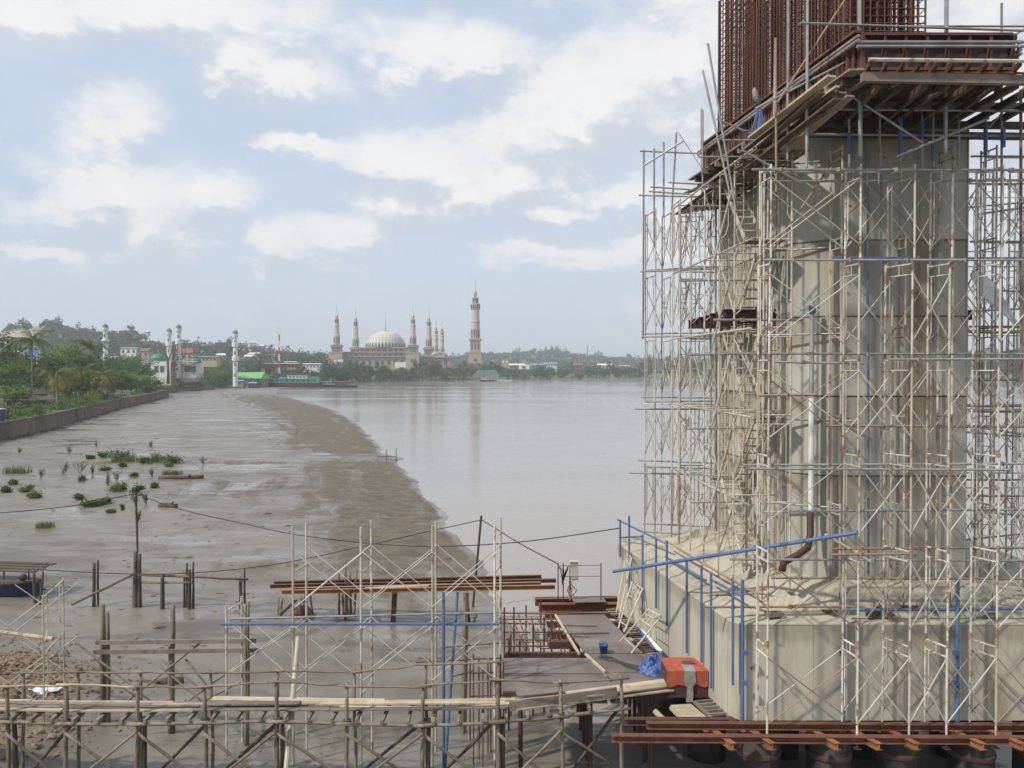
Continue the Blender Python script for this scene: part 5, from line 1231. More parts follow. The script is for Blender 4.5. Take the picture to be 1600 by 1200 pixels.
def leaf_quads(C, S, r_, up=.4, asp=.6):
    n = len(C); d = r_.normal(0, 1, (n, 3)); d[:, 2] += up; d /= np.linalg.norm(d, axis=1)[:, None]
    a = np.cross(d, r_.normal(0, 1, (n, 3))); a /= np.linalg.norm(a, axis=1)[:, None]; b = np.cross(d, a)
    S = np.asarray(S)[:, None]; a = a * S; b = b * S * asp
    V = np.stack([C - a, C - b * .9 + a * .1, C + a, C + b * .9 + a * .1], 1).reshape(-1, 3)
    Fq = np.arange(4 * n).reshape(n, 4); return V, Fq
def crown_pts(seed, n_cl, n_lf, shape, z0, z1, cl=.17, lf_sd=.5):
    r_ = np.random.default_rng(seed); cs = []; k = 0
    while len(cs) < n_cl:
        u = r_.uniform(-1, 1, 3)
        if np.linalg.norm(u) > 1 or np.linalg.norm(u) < .35: continue
        if shape == 'umbrella': p = np.array([u[0] * .46, u[1] * .46, z0 + (z1 - z0) * (.62 + .3 * u[2] * .8 - .25 * (u[0] ** 2 + u[1] ** 2))])
        elif shape == 'cone': t = (u[2] + 1) / 2; p = np.array([u[0] * .44 * (1.08 - t) , u[1] * .44 * (1.08 - t), z0 + (z1 - z0) * t * .95])
        elif shape == 'mound': p = np.array([u[0] * .46, u[1] * .46, z0 + (z1 - z0) * abs(u[2]) * .85])
        else: p = np.array([u[0] * .42, u[1] * .42, z0 + (z1 - z0) * (u[2] * .45 + .5)])
        cs.append(p)
    cs = np.array(cs); P_ = []
    for c in cs:
        rad = cl * r_.uniform(.6, 1.25); q = r_.normal(0, lf_sd, (n_lf, 3)) * rad; q[:, 2] *= (z1 - z0) * .9
        P_.append(c + q)
    return np.concatenate(P_), cs, r_
def make_proto(seed, shape, z0, n_cl, n_lf, ls, leaf, cl=.17, bark='bark', stems=1):
    pts, cs, r_ = crown_pts(seed, n_cl, n_lf, shape, z0, 1.0, cl)
    V, Fq = leaf_quads(pts, r_.uniform(.6, 1.3, len(pts)) * ls, r_)
    crown = npmesh('crown', V, Fq, leaf, False)
    m = MB()
    for s_ in range(stems):
        a = 6.28 * s_ / max(1, stems); bx_, by_ = (.05 * math.cos(a), .05 * math.sin(a)) if stems > 1 else (0, 0)
        top = (.03 * r_.normal() + bx_ * 2, .03 * r_.normal() + by_ * 2, max(z0 + .25, .45))
        m.tube([(bx_, by_, -.05), (bx_ * 1.3 + .012 * r_.normal(), by_ * 1.3, top[2] * .5), top], [.028, .022, .014], 7)
        for c in cs[r_.permutation(len(cs))[:7 if stems == 1 else 3]]:
            st_ = np.array([bx_, by_, 0]) * 1.2 + np.array([0, 0, r_.uniform(max(.12, z0 * .7), top[2])]); mid = (st_ + c) / 2 + np.array([0, 0, -.02]); m.tube([st_, mid, c], [.012, .008, .004], 5)
    return crown, m.mesh('trunk', bark)
PR = {}
PR['broad'] = [make_proto(20 + i, 'round', .22, 20, 95, .026, 'leaf_mid') for i in range(3)]
PR['dark'] = [make_proto(30 + i, 'round', .18, 20, 95, .026, 'leaf_dark') for i in range(3)]
PR['umb'] = [make_proto(40 + i, 'umbrella', .35, 18, 80, .024, 'leaf_light', .15, 'bark_pale') for i in range(2)]
PR['mound'] = [make_proto(50 + i, 'mound', .05, 18, 90, .026, 'leaf_light', stems=3) for i in range(2)]
PR['mangrove'] = [make_proto(55 + i, 'mound', .08, 20, 90, .024, 'leaf_mid', stems=4) for i in range(2)]
PR['cone'] = [make_proto(60 + i, 'cone', .12, 20, 60, .03, 'leaf_dark') for i in range(2)]
PR['far'] = [make_proto(70 + i, 'round', .16, 16, 45, .045, 'leaf_far', .18) for i in range(4)]
PR['farmid'] = [make_proto(80 + i, 'mound', .12, 16, 45, .045, 'leaf_mid', .18) for i in range(3)]
def inland_Y(px, Y, mrg):
    for _ in range(60):
        if seg_sd(LAND, np.array([(px - 800) / F * Y]), np.array([Y]))[0] > mrg: return Y
        Y += 2.5
    return Y
def tree(kind, px, top, Y, w, label, group=None, name='tree', base=None, cat='tree'):
    """w = crown width in metres, top = pixel row of the tree top"""
    if Y < 420: Y = inland_Y(px, Y, w * .38)
    x = (px - 800) / F * Y; zg = hz_at(x, Y) if base is None else base; zt = P(px, top, Y).z
    if Y < 385: zg = max(zg, 2.3)
    t = thing(name, label, cat, (x, Y, zg), group); cr, tr = PR[kind][rng.randrange(len(PR[kind]))]
    mw = Matrix.Translation((x, Y, zg)) @ Matrix.Rotation(rng.uniform(0, 6.28), 4, 'Z') @ Matrix.Diagonal((w, w, max(1.0, zt - zg), 1))
    inst('crown', cr, mw, t); inst('trunk', tr, mw, t); return t
def palm(px, top, Y, L, label, yellow=0, droop=1.0, seed=0, nfr=17, royal=False):
    if Y < 420: Y = inland_Y(px, Y, 2.5)
    r_ = np.random.default_rng(seed); x = (px - 800) / F * Y; zg = hz_at(x, Y); zt = P(px, top, Y).z - L * .35
    t = thing('palm_tree', label, 'palm tree', (x, Y, zg)); m = MB()
    H = zt - zg; lean = r_.uniform(-.4, .4)
    m.tube([(x, Y, zg - .2), (x + lean * .3, Y, zg + H * .35), (x + lean, Y, zg + H * .75), (x + lean, Y, zt)], [.26, .19, .17, .15], 8); m.build('trunk', 'bark_pale', t, True)
    tip = np.array([x + lean, Y, zt])
    for k in range(nfr):
        az = 6.283 * k / nfr + r_.uniform(-.2, .2); el = r_.uniform(-.35, 1.25) if not royal else r_.uniform(-.2, 1.3)
        mt = 'leaf_yellow' if (yellow and el < .25 * yellow) else 'leaf_palm'
        dh = np.array([math.cos(az), math.sin(az), 0]); P0 = tip.copy(); rach = []; e = el
        for i in range(11):
            rach.append(P0.copy()); P0 = P0 + (dh * math.cos(e) + np.array([0, 0, math.sin(e)])) * L / 10; e -= (.16 + .05 * i / 10) * droop
        V = []; Fq = []
        side = np.cross(dh, [0, 0, 1])
        for i in range(1, 11):
            wl = L * .24 * math.sin(math.pi * min(1, .12 + i / 11.5)) + .1
            for sgn in (-1, 1):
                for j in range(2):
                    c = rach[i] - (rach[i] - rach[i - 1]) * .5 * j; d = side * sgn * .8 + np.array([0, 0, -.5 - .3 * droop * (e < 0)]) + dh * .35
                    d = d / np.linalg.norm(d) * wl * r_.uniform(.8, 1.1); u = (rach[i] - rach[i - 1]) * .2
                    b = len(V); V += [tuple(c - u), tuple(c + u), tuple(c + d + u * .3)]; Fq.append((b, b + 1, b + 2))
        m = MB(); m.add(V, Fq); m.tube([tuple(q) for q in rach], [.05 * (1 - i / 12) + .008 for i in range(11)], 4)
        m.build('frond', mt, t)
# ================================================================ seawall
sw = thing('seawall', 'long stained stone seawall between the mud flat and the green land', 'wall', (WALL[2].x, WALL[2].y, 0))
def wall_run(pts, zt, par, L=2.4):
    for a, b in zip(pts[:-1], pts[1:]):
        d = b - a; n = max(1, int(d.length / L)); u = d.normalized(); nr = Vector((u.y, -u.x))
        for k in range(n):
            p = a.lerp(b, k / n) + u * .03; q = a.lerp(b, (k + 1) / n) - u * .03; o = rng.uniform(-.03, .03); m = MB()
            pr = [(p + nr * (.18 + o)), (q + nr * (.18 + o)), (q - nr * .3), (p - nr * .3)]; tp_ = [(p + nr * o), (q + nr * o), (q - nr * .3), (p - nr * .3)]
            m.prism([tuple(v) for v in pr], -.4, zt - .25, [tuple(v) for v in tp_]); m.build('wall_panel', 'wall_stone', par)
            m = MB(); cp = [(p + nr * .1), (q + nr * .1), (q - nr * .38), (p - nr * .38)]; m.prism([tuple(v) for v in cp], zt - .24, zt + rng.uniform(-.02, .02)); m.build('coping', 'wall_cap', par)
wall_run(WALL[1:], 2.62, sw, 3.6)
sw2 = thing('seawall', 'short dark stone seawall beyond the bend of the long one', 'wall', (WALL2[0].x, WALL2[0].y, 0))
wall_run([WALL[-1], WALL2[0] - Vector((3, -2))], 2.3, sw2, 8); wall_run([WALL2[0] - Vector((3, -3)), WALL2[1]], 2.6, sw2, 9)
m = MB(); r_ = np.random.default_rng(3); n = 900
pick = r_.uniform(0, 1, n) ** .5; VV = []
C = []
for t in pick:
    s = t * (len(WALL) - 2); i = min(int(s), len(WALL) - 3); p = WALL[1 + i].lerp(WALL[2 + i], s - i); C.append((p.x + r_.normal(.3, .5), p.y + r_.normal(0, .6), .35))
C = np.array(C); szs = np.clip(r_.lognormal(-1.9, .5, n), .05, .5)
V = (ICO_V[None] * r_.uniform(.6, 1.25, (n, 12, 1))) * szs[:, None, None] * np.array([1.3, 1, .6]) + C[:, None]
o = link(bpy.data.objects.new('rubble', npmesh('rubble', V.reshape(-1, 3), (ICO_F[None] + (np.arange(n) * 12)[:, None, None]).reshape(-1, 3), 'wall_stone', False))); tag(o, 'dark rubble along the foot of the seawall', None, None, 'stuff')
vg = MB()
for pts in (WALL[0:], [WALL[-1], WALL2[0] - Vector((3, -3)), WALL2[1]]):
    for a, b in zip(pts[:-1], pts[1:]):
        u = (b - a).normalized(); nr = Vector((-u.y, u.x)); L_ = (b - a).length; k = int(max(2, L_ / 3))
        for i in range(k):
            p = a.lerp(b, i / k); q = a.lerp(b, (i + 1) / k)
            vg.add([(p.x + nr.x * .2, p.y + nr.y * .2, 2.38), (q.x + nr.x * .2, q.y + nr.y * .2, 2.38), (q.x + nr.x * 9, q.y + nr.y * 9, 2.2), (p.x + nr.x * 9, p.y + nr.y * 9, 2.2)], [(0, 1, 2, 3)])
mat('verge_grass', (0.085, 0.115, 0.03), (0.15, 0.15, 0.06), .3, .9, c3=(0.22, 0.18, 0.11), s3=.25, t3=(.58, .68))
tag(vg.build('grass_verge', 'verge_grass'), 'grassy verge just behind the seawall', None, None, 'structure')
# grass strip and bushes behind the wall
n = 9000; C = []
for _ in range(n):
    s = r_.uniform(0, 1) * (len(WALL) - 2); i = min(int(s), len(WALL) - 3); p = WALL[1 + i].lerp(WALL[2 + i], s - i); off = abs(r_.normal(0, 3.5)) + .6
    C.append((p.x - off, p.y + off * .28))
for _ in range(2600):
    t = r_.uniform(0, 1); p = WALL2[0].lerp(WALL2[1], t); off = abs(r_.normal(0, 8)) + .8; C.append((p.x - off, p.y - off * .1))
C = np.array(C); hC = groundh(C[:, 0], C[:, 1])[0]; szs = r_.uniform(.15, .45, len(C)) * (.6 + 1.2 * vnoise(C[:, 0], C[:, 1], .15, 31))
V, Fq = leaf_quads(np.stack([C[:, 0], C[:, 1], hC + szs * .6], -1), szs, r_, .2, .35)
o = link(bpy.data.objects.new('bank_grass', npmesh('bank_grass', V, Fq, 'grass_blade', False))); tag(o, 'rough green grass behind the seawall', None, None, 'stuff')
# ================================================================ left bank trees
T = [('dark', 8, 520, 175, 16, 'tall dark tree at the left edge behind the palm', 150), ('dark', -25, 530, 160, 16, 'dark tree half cut by the left edge', 150),
     ('broad', 30, 545, 190, 10, 'slim dark green tree between the left edge and the billboard', 0),
     ('umb', 22, 598, 112, 9.5, 'low spreading bright green tree beside the brown roofed hut', 0), ('mound', 5, 610, 108, 8, 'bright green bush mound at the left edge near the wall', 0),
     ('mound', 60, 622, 118, 6, 'leafy green bush between the hut and the seawall', 0),
     ('umb', 103, 528, 210, 15, 'open crowned tree left of the first white minaret', 0), ('dark', 118, 545, 215, 14, 'dense dark tree under the open crowned one', 0),
     ('broad', 85, 548, 185, 11, 'mid green tree behind the nearer coconut palm', 0), ('broad', 125, 575, 175, 10, 'round green tree between the two coconut palms', 0),
     ('dark', 70, 558, 200, 10, 'dark tree right of the billboard', 0), ('dark', 148, 552, 230, 12, 'dark tree at the foot of the first minaret', 0),
     ('broad', 178, 572, 215, 13, 'broad tree right of the farther coconut palm', 0), ('umb', 205, 580, 185, 13, 'flat topped light green tree close to the seawall', 0),
     ('broad', 230, 576, 260, 12, 'green tree left of the white mosque', 0), ('dark', 213, 565, 255, 12, 'dark tree below the teal dome', 0),
     ('mound', 145, 607, 150, 4.5, 'small round bright bush by the seawall', 0), ('mound', 120, 618, 138, 5, 'low bush along the seawall', 0),
     ('mangrove', 280, 583, 300, 9, 'round bright bush in front of the white mosque', 0), ('mound', 240, 592, 260, 10, 'low green thicket before the mosque', 0),
     ('mangrove', 315, 574, 350, 16, 'mangrove clump right of the white mosque', 0), ('mangrove', 335, 572, 375, 15, 'mangrove clump left of the fourth minaret', 0),
     ('mangrove', 352, 574, 380, 14, 'mangrove clump below the fourth minaret', 0), ('mangrove', 368, 582, 395, 12, 'low mangrove clump before the green roof', 0),
     ('mangrove', 325, 585, 365, 14, 'low mangrove clump beside the wooden huts', 0), ('mangrove', 345, 590, 385, 13, 'low mangrove clump at the water edge', 0),
     ('broad', 15, 560, 150, 10, 'leafy tree low at the left edge behind the hut', 0), ('dark', 62, 570, 165, 11, 'dark tree just right of the tall palm trunk', 0), ('broad', 108, 572, 160, 9, 'green tree between the coconut palms and the hut', 0), ('dark', 140, 570, 195, 12, 'shady tree left of the farther coconut palm', 0), ('mound', 95, 606, 128, 7, 'bright thicket at the foot of the nearer coconut palm', 0), ('mound', 130, 604, 145, 7, 'bright thicket between the two coconut palms', 0), ('broad', 190, 585, 195, 9, 'small tree right of the farther coconut palm', 0), ('mangrove', 165, 598, 165, 8, 'low green shrubs under the farther coconut palm', 0), ('broad', 222, 585, 225, 9, 'round tree at the bend of the seawall', 0), ('mangrove', 232, 596, 245, 9, 'low thicket at the bend of the seawall', 0), ('mangrove', 310, 590, 372, 12, 'thicket between the wooden huts', 0), ('mangrove', 380, 580, 425, 12, 'mangrove clump hiding the left end of the green roofed hall', 0), ('mangrove', 405, 588, 432, 9, 'mangrove clump before the right end of the green roofed hall', 0), ('mangrove', 395, 594, 428, 7, 'low mangrove at the mud edge left of the boat', 0),
     ('dark', 412, 562, 520, 15, 'dark tree behind the green roofed hall', 0), ('farmid', 428, 578, 480, 14, 'green tree behind the stern of the green boat', 0), ('broad', 352, 562, 430, 16, 'green tree left of the fourth minaret behind the mangroves', 0),
     ('broad', 303, 572, 420, 14, 'green tree beside the small green dome', 0), ('dark', 170, 560, 300, 16, 'dark tree behind the second palm', 0), ('dark', 190, 563, 320, 16, 'dark tree before the grey warehouse', 0)]
for (k, px, top, Y, w, lab, _) in T: tree(k, px, top, Y, w, lab, 'trees on the left bank')
for k in range(16):
    px = -10 + k * 15 + rng.uniform(-8, 8); tree(rng.choice(['dark', 'broad']), px, 556 + rng.uniform(-4, 10), 290 + rng.uniform(0, 120), 16, 'green tree in the dense belt behind the bank', 'belt of trees behind the left bank')
palm(50, 517, 150, 4.6, 'tall dark green palm at left in front of the billboard', 0, .9, 1, 18, True)
palm(90, 570, 128, 4.6, 'nearer coconut palm with drooping yellow lower fronds', 1.4, 1.25, 2, 20)
palm(160, 574, 160, 5.2, 'farther coconut palm with yellow fronds by the seawall', 1.3, 1.15, 3, 20)
palm(128, 570, 150, 4.0, 'small green palm between the two yellow ones', .2, 1.0, 4, 14)
palm(140, 530, 215, 6.5, 'dark palm with loose crown left of the first minaret', 0, 1.0, 5, 16)
# dead tree
dt = thing('dead_tree', 'bare dark dead tree trunk in front of the white mosque', 'tree', (P(263, 590, 330).x, 330, 2.5)); m = MB()
m.tube([P(263, 600, 330), P(263, 585, 330), P(262, 562, 330), P(258, 550, 330), P(250, 538, 330), P(246, 534, 330)], [.7, .6, .5, .42, .32, .15], 8); m.build('trunk', 'bark', dt, True)
m = MB(); m.tube([P(262, 564, 330), P(266, 556, 330), P(268, 545, 330)], [.3, .2, .08], 6); m.build('branch', 'bark', dt, True)
# ================================================================ built things on the left bank
mat('white_wall', (0.72, 0.72, 0.68), (0.64, 0.64, 0.60), .3, .7, rnd=.05); mat('green_tile', (0.035, 0.17, 0.10), (0.05, 0.21, 0.13), .5, .5); mat('green_dome', (0.10, 0.185, 0.10), (0.13, 0.22, 0.125), .5, .6)
mat('roof_red', (0.24, 0.085, 0.06), (0.18, 0.065, 0.05), .5, .8, rnd=.15); mat('roof_grey', (0.33, 0.33, 0.34), (0.26, 0.26, 0.27), .3, .6, rnd=.15); mat('roof_white', (0.66, 0.65, 0.63), (0.55, 0.54, 0.53), .3, .6, rnd=.12)
mat('roof_brown', (0.085, 0.055, 0.045), (0.06, 0.04, 0.035), .6, .8, rnd=.1); mat('roof_green', (0.17, 0.42, 0.12), (0.14, 0.36, 0.11), .3, .6); mat('roof_dgreen', (0.07, 0.12, 0.09), (0.05, 0.09, 0.07), .3, .6)
mat('wall_tan', (0.42, 0.33, 0.24), (0.34, 0.27, 0.20), .3, .8, rnd=.15); mat('wall_orange', (0.55, 0.22, 0.10), (0.48, 0.19, 0.09), .2, .8); mat('wall_yellow', (0.45, 0.35, 0.19), (0.40, 0.31, 0.17), .2, .8); mat('window_dark', (0.05, 0.07, 0.09), (0.07, 0.09, 0.11), .5, .2)
mat('sign_blue', (0.10, 0.28, 0.62), (0.12, 0.33, 0.66), .2, .5); mat('sign_red', (0.50, 0.06, 0.05), (0.45, 0.05, 0.05), .2, .5); mat('hull_red', (0.16, 0.045, 0.04), (0.12, 0.035, 0.035), .4, .6); mat('boat_green', (0.06, 0.30, 0.20), (0.05, 0.25, 0.17), .3, .55); mat('gold', (0.55, 0.38, 0.10), (0.48, 0.33, 0.09), .5, .35, metal=.6)
mat('stone_tan', (0.43, 0.32, 0.22), (0.38, 0.28, 0.195), .05, .8, rnd=.04); mat('stone_cream', (0.50, 0.435, 0.345), (0.45, 0.39, 0.31), .05, .8, rnd=.04); mat('stone_roof', (0.36, 0.25, 0.17), (0.32, 0.22, 0.15), .05, .8); mat('dome_tile', (0.22, 0.145, 0.09), (0.19, 0.125, 0.08), .1, .8); mat('roof_blue', (0.17, 0.28, 0.42), (0.14, 0.24, 0.37), .3, .6); mat('dome_cream', (0.60, 0.55, 0.46), (0.54, 0.50, 0.42), .1, .7); mat('glass_blue', (0.10, 0.15, 0.21), (0.13, 0.18, 0.24), .1, .25)
mat('mast_red', (0.45, 0.07, 0.05), None, 1, .6); mat('mast_white', (0.7, 0.7, 0.7), None, 1, .6)
def gable(par, c, w, d, h, rh, roof, over=.4, hip=0.0, rz=0.0, nm='roof'):
    x, y, z = c; a, b = w / 2 + over, d / 2 + over; m = MB(); k = a * hip
    V = [(-a, -b, 0), (a, -b, 0), (a, b, 0), (-a, b, 0), (-a + k, 0, rh), (a - k, 0, rh)]
    V += [(p[0], p[1], p[2] - .15) for p in V[:4]]
    co, si = math.cos(rz), math.sin(rz); V = [(x + p[0] * co - p[1] * si, y + p[0] * si + p[1] * co, z + h + p[2]) for p in V]
    m.add(V, [(0, 1, 5, 4), (2, 3, 4, 5), (1, 2, 5), (3, 0, 4), (0, 6, 7, 1), (1, 7, 8, 2), (2, 8, 9, 3), (3, 9, 6, 0), (9, 8, 7, 6)]); return m.build(nm, roof, par)
def house(px, base, Y, w, d, h, rh, wall, roof, label, group=None, hip=0.0, rz=0.0, nw=3, name='house', cat='house', zb=None, deep=3.0):
    p = P(px, base, Y); z = p.z if zb is None else zb; t = thing(name, label, cat, (p.x, Y, z), group)
    m = MB(); m.box((p.x, Y, z + (h - deep) / 2), (w, d, h + deep), rz); m.build('wall', wall, t)
    co, si = math.cos(rz), math.sin(rz)
    for k in range(nw):
        lx_ = (-.5 + (k + .5) / nw) * w; q = (p.x + lx_ * co + d / 2 * si, Y + lx_ * si - d / 2 * co, z + h * .55)
        boxo('window', q, (w / nw * .45, .16, h * .36), 'window_dark', t, rz)
    gable(t, (p.x, Y, z), w, d, h, rh, roof, .05 * w, hip, rz); return t
def hit(px, py, y0=600, y1=1500):
    for Y in np.arange(y0, y1, 8.0):
        p = P(px, py, Y)
        if hz_at(p.x, Y) >= p.z: return Y
    return y1
hut = house(54, 622, 150, 7.6, 6, 1.6, 1.5, 'wood_dark', 'roof_brown', 'small hut with a two tier dark brown hipped roof near the seawall', None, .5, 0.3, 2, 'hut', 'hut', 2.4)
gable(hut, (P(54, 622, 150).x - .5, 150.5, 3.5), 4.6, 4, 1.6, 1.5, 'roof_brown', .3, .45, .3, 'upper_roof')
bb = thing('billboard', 'billboard with blue, white and red panels on a blue post among the trees', 'billboard', (P(40, 590, 185).x, 185, 2.4))
pipe('post', (P(39, 590, 185).x, 185.4, 2.2), P(39, 560, 185.4), .35, 'sign_blue', bb)
c = P(42, 558, 185); boxo('panel', c, (6, .3, 3.0), 'white_wall', bb); boxo('blue_print', P(48, 553, 184.8), (3.6, .06, 1.5), 'sign_blue', bb); boxo('red_print', P(28, 557, 184.8), (1.8, .06, 1.4), 'sign_red', bb)
kiosk = thing('guard_booth', 'dark narrow booth with a pale cap at the left edge by the wall', 'booth', G(0, 660, 2.4)); c = G(-1, 661, 2.4); boxo('booth_wall', (c.x, c.y, 3.3), (.9, .9, 1.9), 'blue_dark', kiosk); boxo('booth_roof', (c.x, c.y, 4.3), (1.1, 1.1, .14), 'roof_white', kiosk)
for (px, py, lab) in ((70, 626, 'blue tarpaulin shelter beside the brown hut'), (100, 634, 'small blue tarpaulin bundle on the seawall bank')):
    c = G(px, py + 3, 2.4); t = thing('tarp_shelter', lab, 'tarpaulin', c); crumple(c.x, c.y, 2.4, 1.2, .9, 1.1, px).build('tarp_cover', 'tarp_blue', t)
c = G(82, 639, 2.4); vt = thing('parked_cart', 'dark covered cart parked by the seawall', 'cart', c)
boxo('cart_body', (c.x, c.y, 3.1), (2.2, 1.2, .9), 'blue_dark', vt); boxo('cart_cover', (c.x - .2, c.y, 3.7), (1.5, 1.1, .4), 'cable', vt)
for sx in (-.7, .7): m = MB(); m.tube([(c.x + sx, c.y - .66, 2.72), (c.x + sx, c.y - .58, 2.72)], .3, 12); m.build('wheel', 'cable', vt)
fn = thing('lattice_fence', 'grey lattice fence between the farther palm and the flat topped tree', 'fence', G(185, 617, 2.4))
for k in range(12): px = 166 + k * 3.4; pipe('post', (P(px, 610, 205).x, 205, 2.2), (P(px, 610, 205).x, 205, 4.3), .06, 'pipe_grey', fn)
for zz in (2.8, 3.4, 4.1): pipe('rail', (P(165, 610, 205).x, 205, zz), (P(205, 610, 205).x, 205, zz), .05, 'pipe_grey', fn)
wh = house(122, 562, 480, 44, 20, 6, 3, 'roof_grey', 'roof_grey', 'long grey warehouse roof behind the left bank trees', None, 0, .05, 6, 'warehouse', 'warehouse', 9)
house(200, 566, 520, 26, 16, 5, 2, 'roof_grey', 'roof_grey', 'lower grey warehouse left of the white mosque', None, 0, 0, 5, 'warehouse', 'warehouse', 8)
house(205, 556, 560, 11, 8, 5.5, .3, 'white_wall', 'roof_white', 'white box shaped building behind the grey warehouse', None, 0, 0, 3, 'building', 'building')
house(227, 560, 560, 8, 7, 5, 2.2, 'wall_tan', 'roof_red', 'tan house with a steep red roof left of the mosque', None, .3, 0, 2)
house(291, 566, 520, 12, 9, 6, 3, 'wall_yellow', 'roof_red', 'yellow building with a red hipped roof behind the small minaret', None, .35, 0, 3, 'building', 'building')
house(327, 567, 600, 14, 8, 4.5, .6, 'wall_yellow', 'roof_grey', 'long low yellow building behind the mangroves', None, 0, 0, 5, 'building', 'building')
house(299, 600, 365, 6.5, 5, 1.6, 1.8, 'wood_dark', 'roof_brown', 'dark gabled wooden hut above the far seawall', None, .1, .3, 2, 'hut', 'hut', 2.6)
house(316, 604, 384, 5, 4, 1.6, 1.5, 'plank_grey', 'roof_brown', 'smaller wooden hut leaning by the end of the far seawall', None, .1, -.2, 2, 'hut', 'hut', 1.8)
house(392, 590, 445, 16, 10, 2.6, 3.4, 'wall_tan', 'roof_green', 'hall with a bright green roof behind the mangroves', None, .1, -.12, 4, 'hall', 'hall', 2.5)
house(375, 592, 415, 4, 3, 1.8, .6, 'plank_grey', 'sign_blue', 'shack with blue roof left of the boat', None, 0, 0, 1, 'shack', 'shack', 2.2)
house(396, 598, 420, 4, 3, 1.2, .5, 'wood_dark', 'sign_blue', 'low stall with blue tarpaulin roof at the water edge', None, 0, 0, 1, 'shack', 'shack', 1.6)
ob = house(440, 570, 560, 24, 12, 6.2, .5, 'wall_orange', 'roof_grey', 'orange two storey building left of the telecom mast', None, 0, 0, 1, 'building', 'building', 8)
for r in range(2):
    for k in range(9): c = P(440, 570, 554); boxo('window', (c.x - 10.5 + k * 2.6, 553.9, 9.5 + r * 3), (1.5, .3, 1.5), 'window_dark', ob)
house(455, 565, 600, 8, 8, 7, .3, 'white_wall', 'roof_white', 'white stair block beside the orange building', None, 0, 0, 2, 'building', 'building', 9)
house(488, 568, 620, 13, 8, 4.6, .4, 'white_wall', 'roof_white', 'low white building right of the telecom mast', None, 0, 0, 5, 'building', 'building', 10)
for (px, x0, label) in ((436, 0, ''),):
    mt_ = thing('telecom_mast', 'red and white telecom mast behind the green boat', 'mast', (P(436, 580, 500).x, 500, 2)); c0 = P(436, 585, 500)
    for k in range(6):
        a = P(436.3, 585 - k * 10.5, 500); b = P(436.3, 585 - (k + 1) * 10.5, 500)
        for (dx, dy) in ((-.5, -.3), (.5, -.3), (0, .5)):
            s0, s1 = 1 - k * .1, 1 - (k + 1) * .1; pipe('mast_leg', a + Vector((dx * s0, dy * s0, 0)), b + Vector((dx * s1, dy * s1, 0)), .2, 'mast_red' if k % 2 else 'mast_white', mt_, 5)
    for dx in (-.8, 0, .8): boxo('antenna', P(436.3, 517, 500) + Vector((dx, -.5, 0)), (.3, .2, 5), 'mast_white', mt_)
m2 = thing('telecom_mast', 'thin dark mast on the far bank right of the tower', 'mast', P(918, 570, 1100)); pipe('pole', P(918, 574, 1100), P(918, 540, 1100), .5, 'pipe_rusty', m2, 6); boxo('antenna', P(918, 545, 1099), (1.6, .6, 6), 'roof_grey', m2)
# ---------- white mosque with green domes
YM = 400; MP = YM / F
def dome(par, c, r, h, mt, nm='dome', seg=24):
    m = MB(); prof = [(r * 1.03, -.04 * h), (r * 1.03, 0)] + [(r * math.cos(a) * (1 + .06 * math.sin(a * 2)), h * math.sin(a)) for a in np.linspace(0, 1.48, 9)] + [(.04 * r, h * 1.08)]
    m.lathe(prof, tuple(c), seg); return m.build(nm, mt, par, True)
wq = thing('white_mosque', 'white mosque with green domes among the trees on the left bank', 'mosque', (P(265, 585, YM).x, YM, 2.4))
xa, xb = P(236, 580, YM).x, P(306, 580, YM).x; zt = P(250, 566, YM).z
boxo('wall', ((xa + P(263, 0, YM).x) / 2, YM + 4, (zt + 2) / 2), (P(263, 0, YM).x - xa, 9, zt - 2), 'white_wall', wq)
boxo('wall', ((xb + P(263, 0, YM).x) / 2, YM + 6, (zt + 1) / 2), (xb - P(263, 0, YM).x, 9, zt - 3), 'white_wall', wq)
boxo('parapet', ((xa + xb) / 2, YM + 4.5, zt + .2), (xb - xa + .6, 10, .4), 'white_wall', wq)
for px in (244, 253, 291, 297, 303): 
    w = boxo('window', P(px, 576, YM - .6 if px < 260 else YM + 1.4), (1.7, .3, 3.2), 'window_dark', wq); boxo('window_frame', P(px, 571.6, YM - .7 if px < 260 else YM + 1.3), (2.1, .3, .25), 'white_wall', wq)
for (px, py, r) in ((247, 565, 3.9), (305, 567, 3.0), (207, 566, 3.2)):
    c = P(px, py, YM + 4); dd = dome(wq, c, r, r * 1.05, 'green_tile'); pipe('finial', c + Vector((0, 0, r)), c + Vector((0, 0, r + 1.6)), .12, 'white_wall', dd, 6)
boxo('wing', (P(207, 570, YM + 4).x, YM + 5, 4.5), (9, 8, P(207, 566, YM).z - 1.2), 'white_wall', wq)
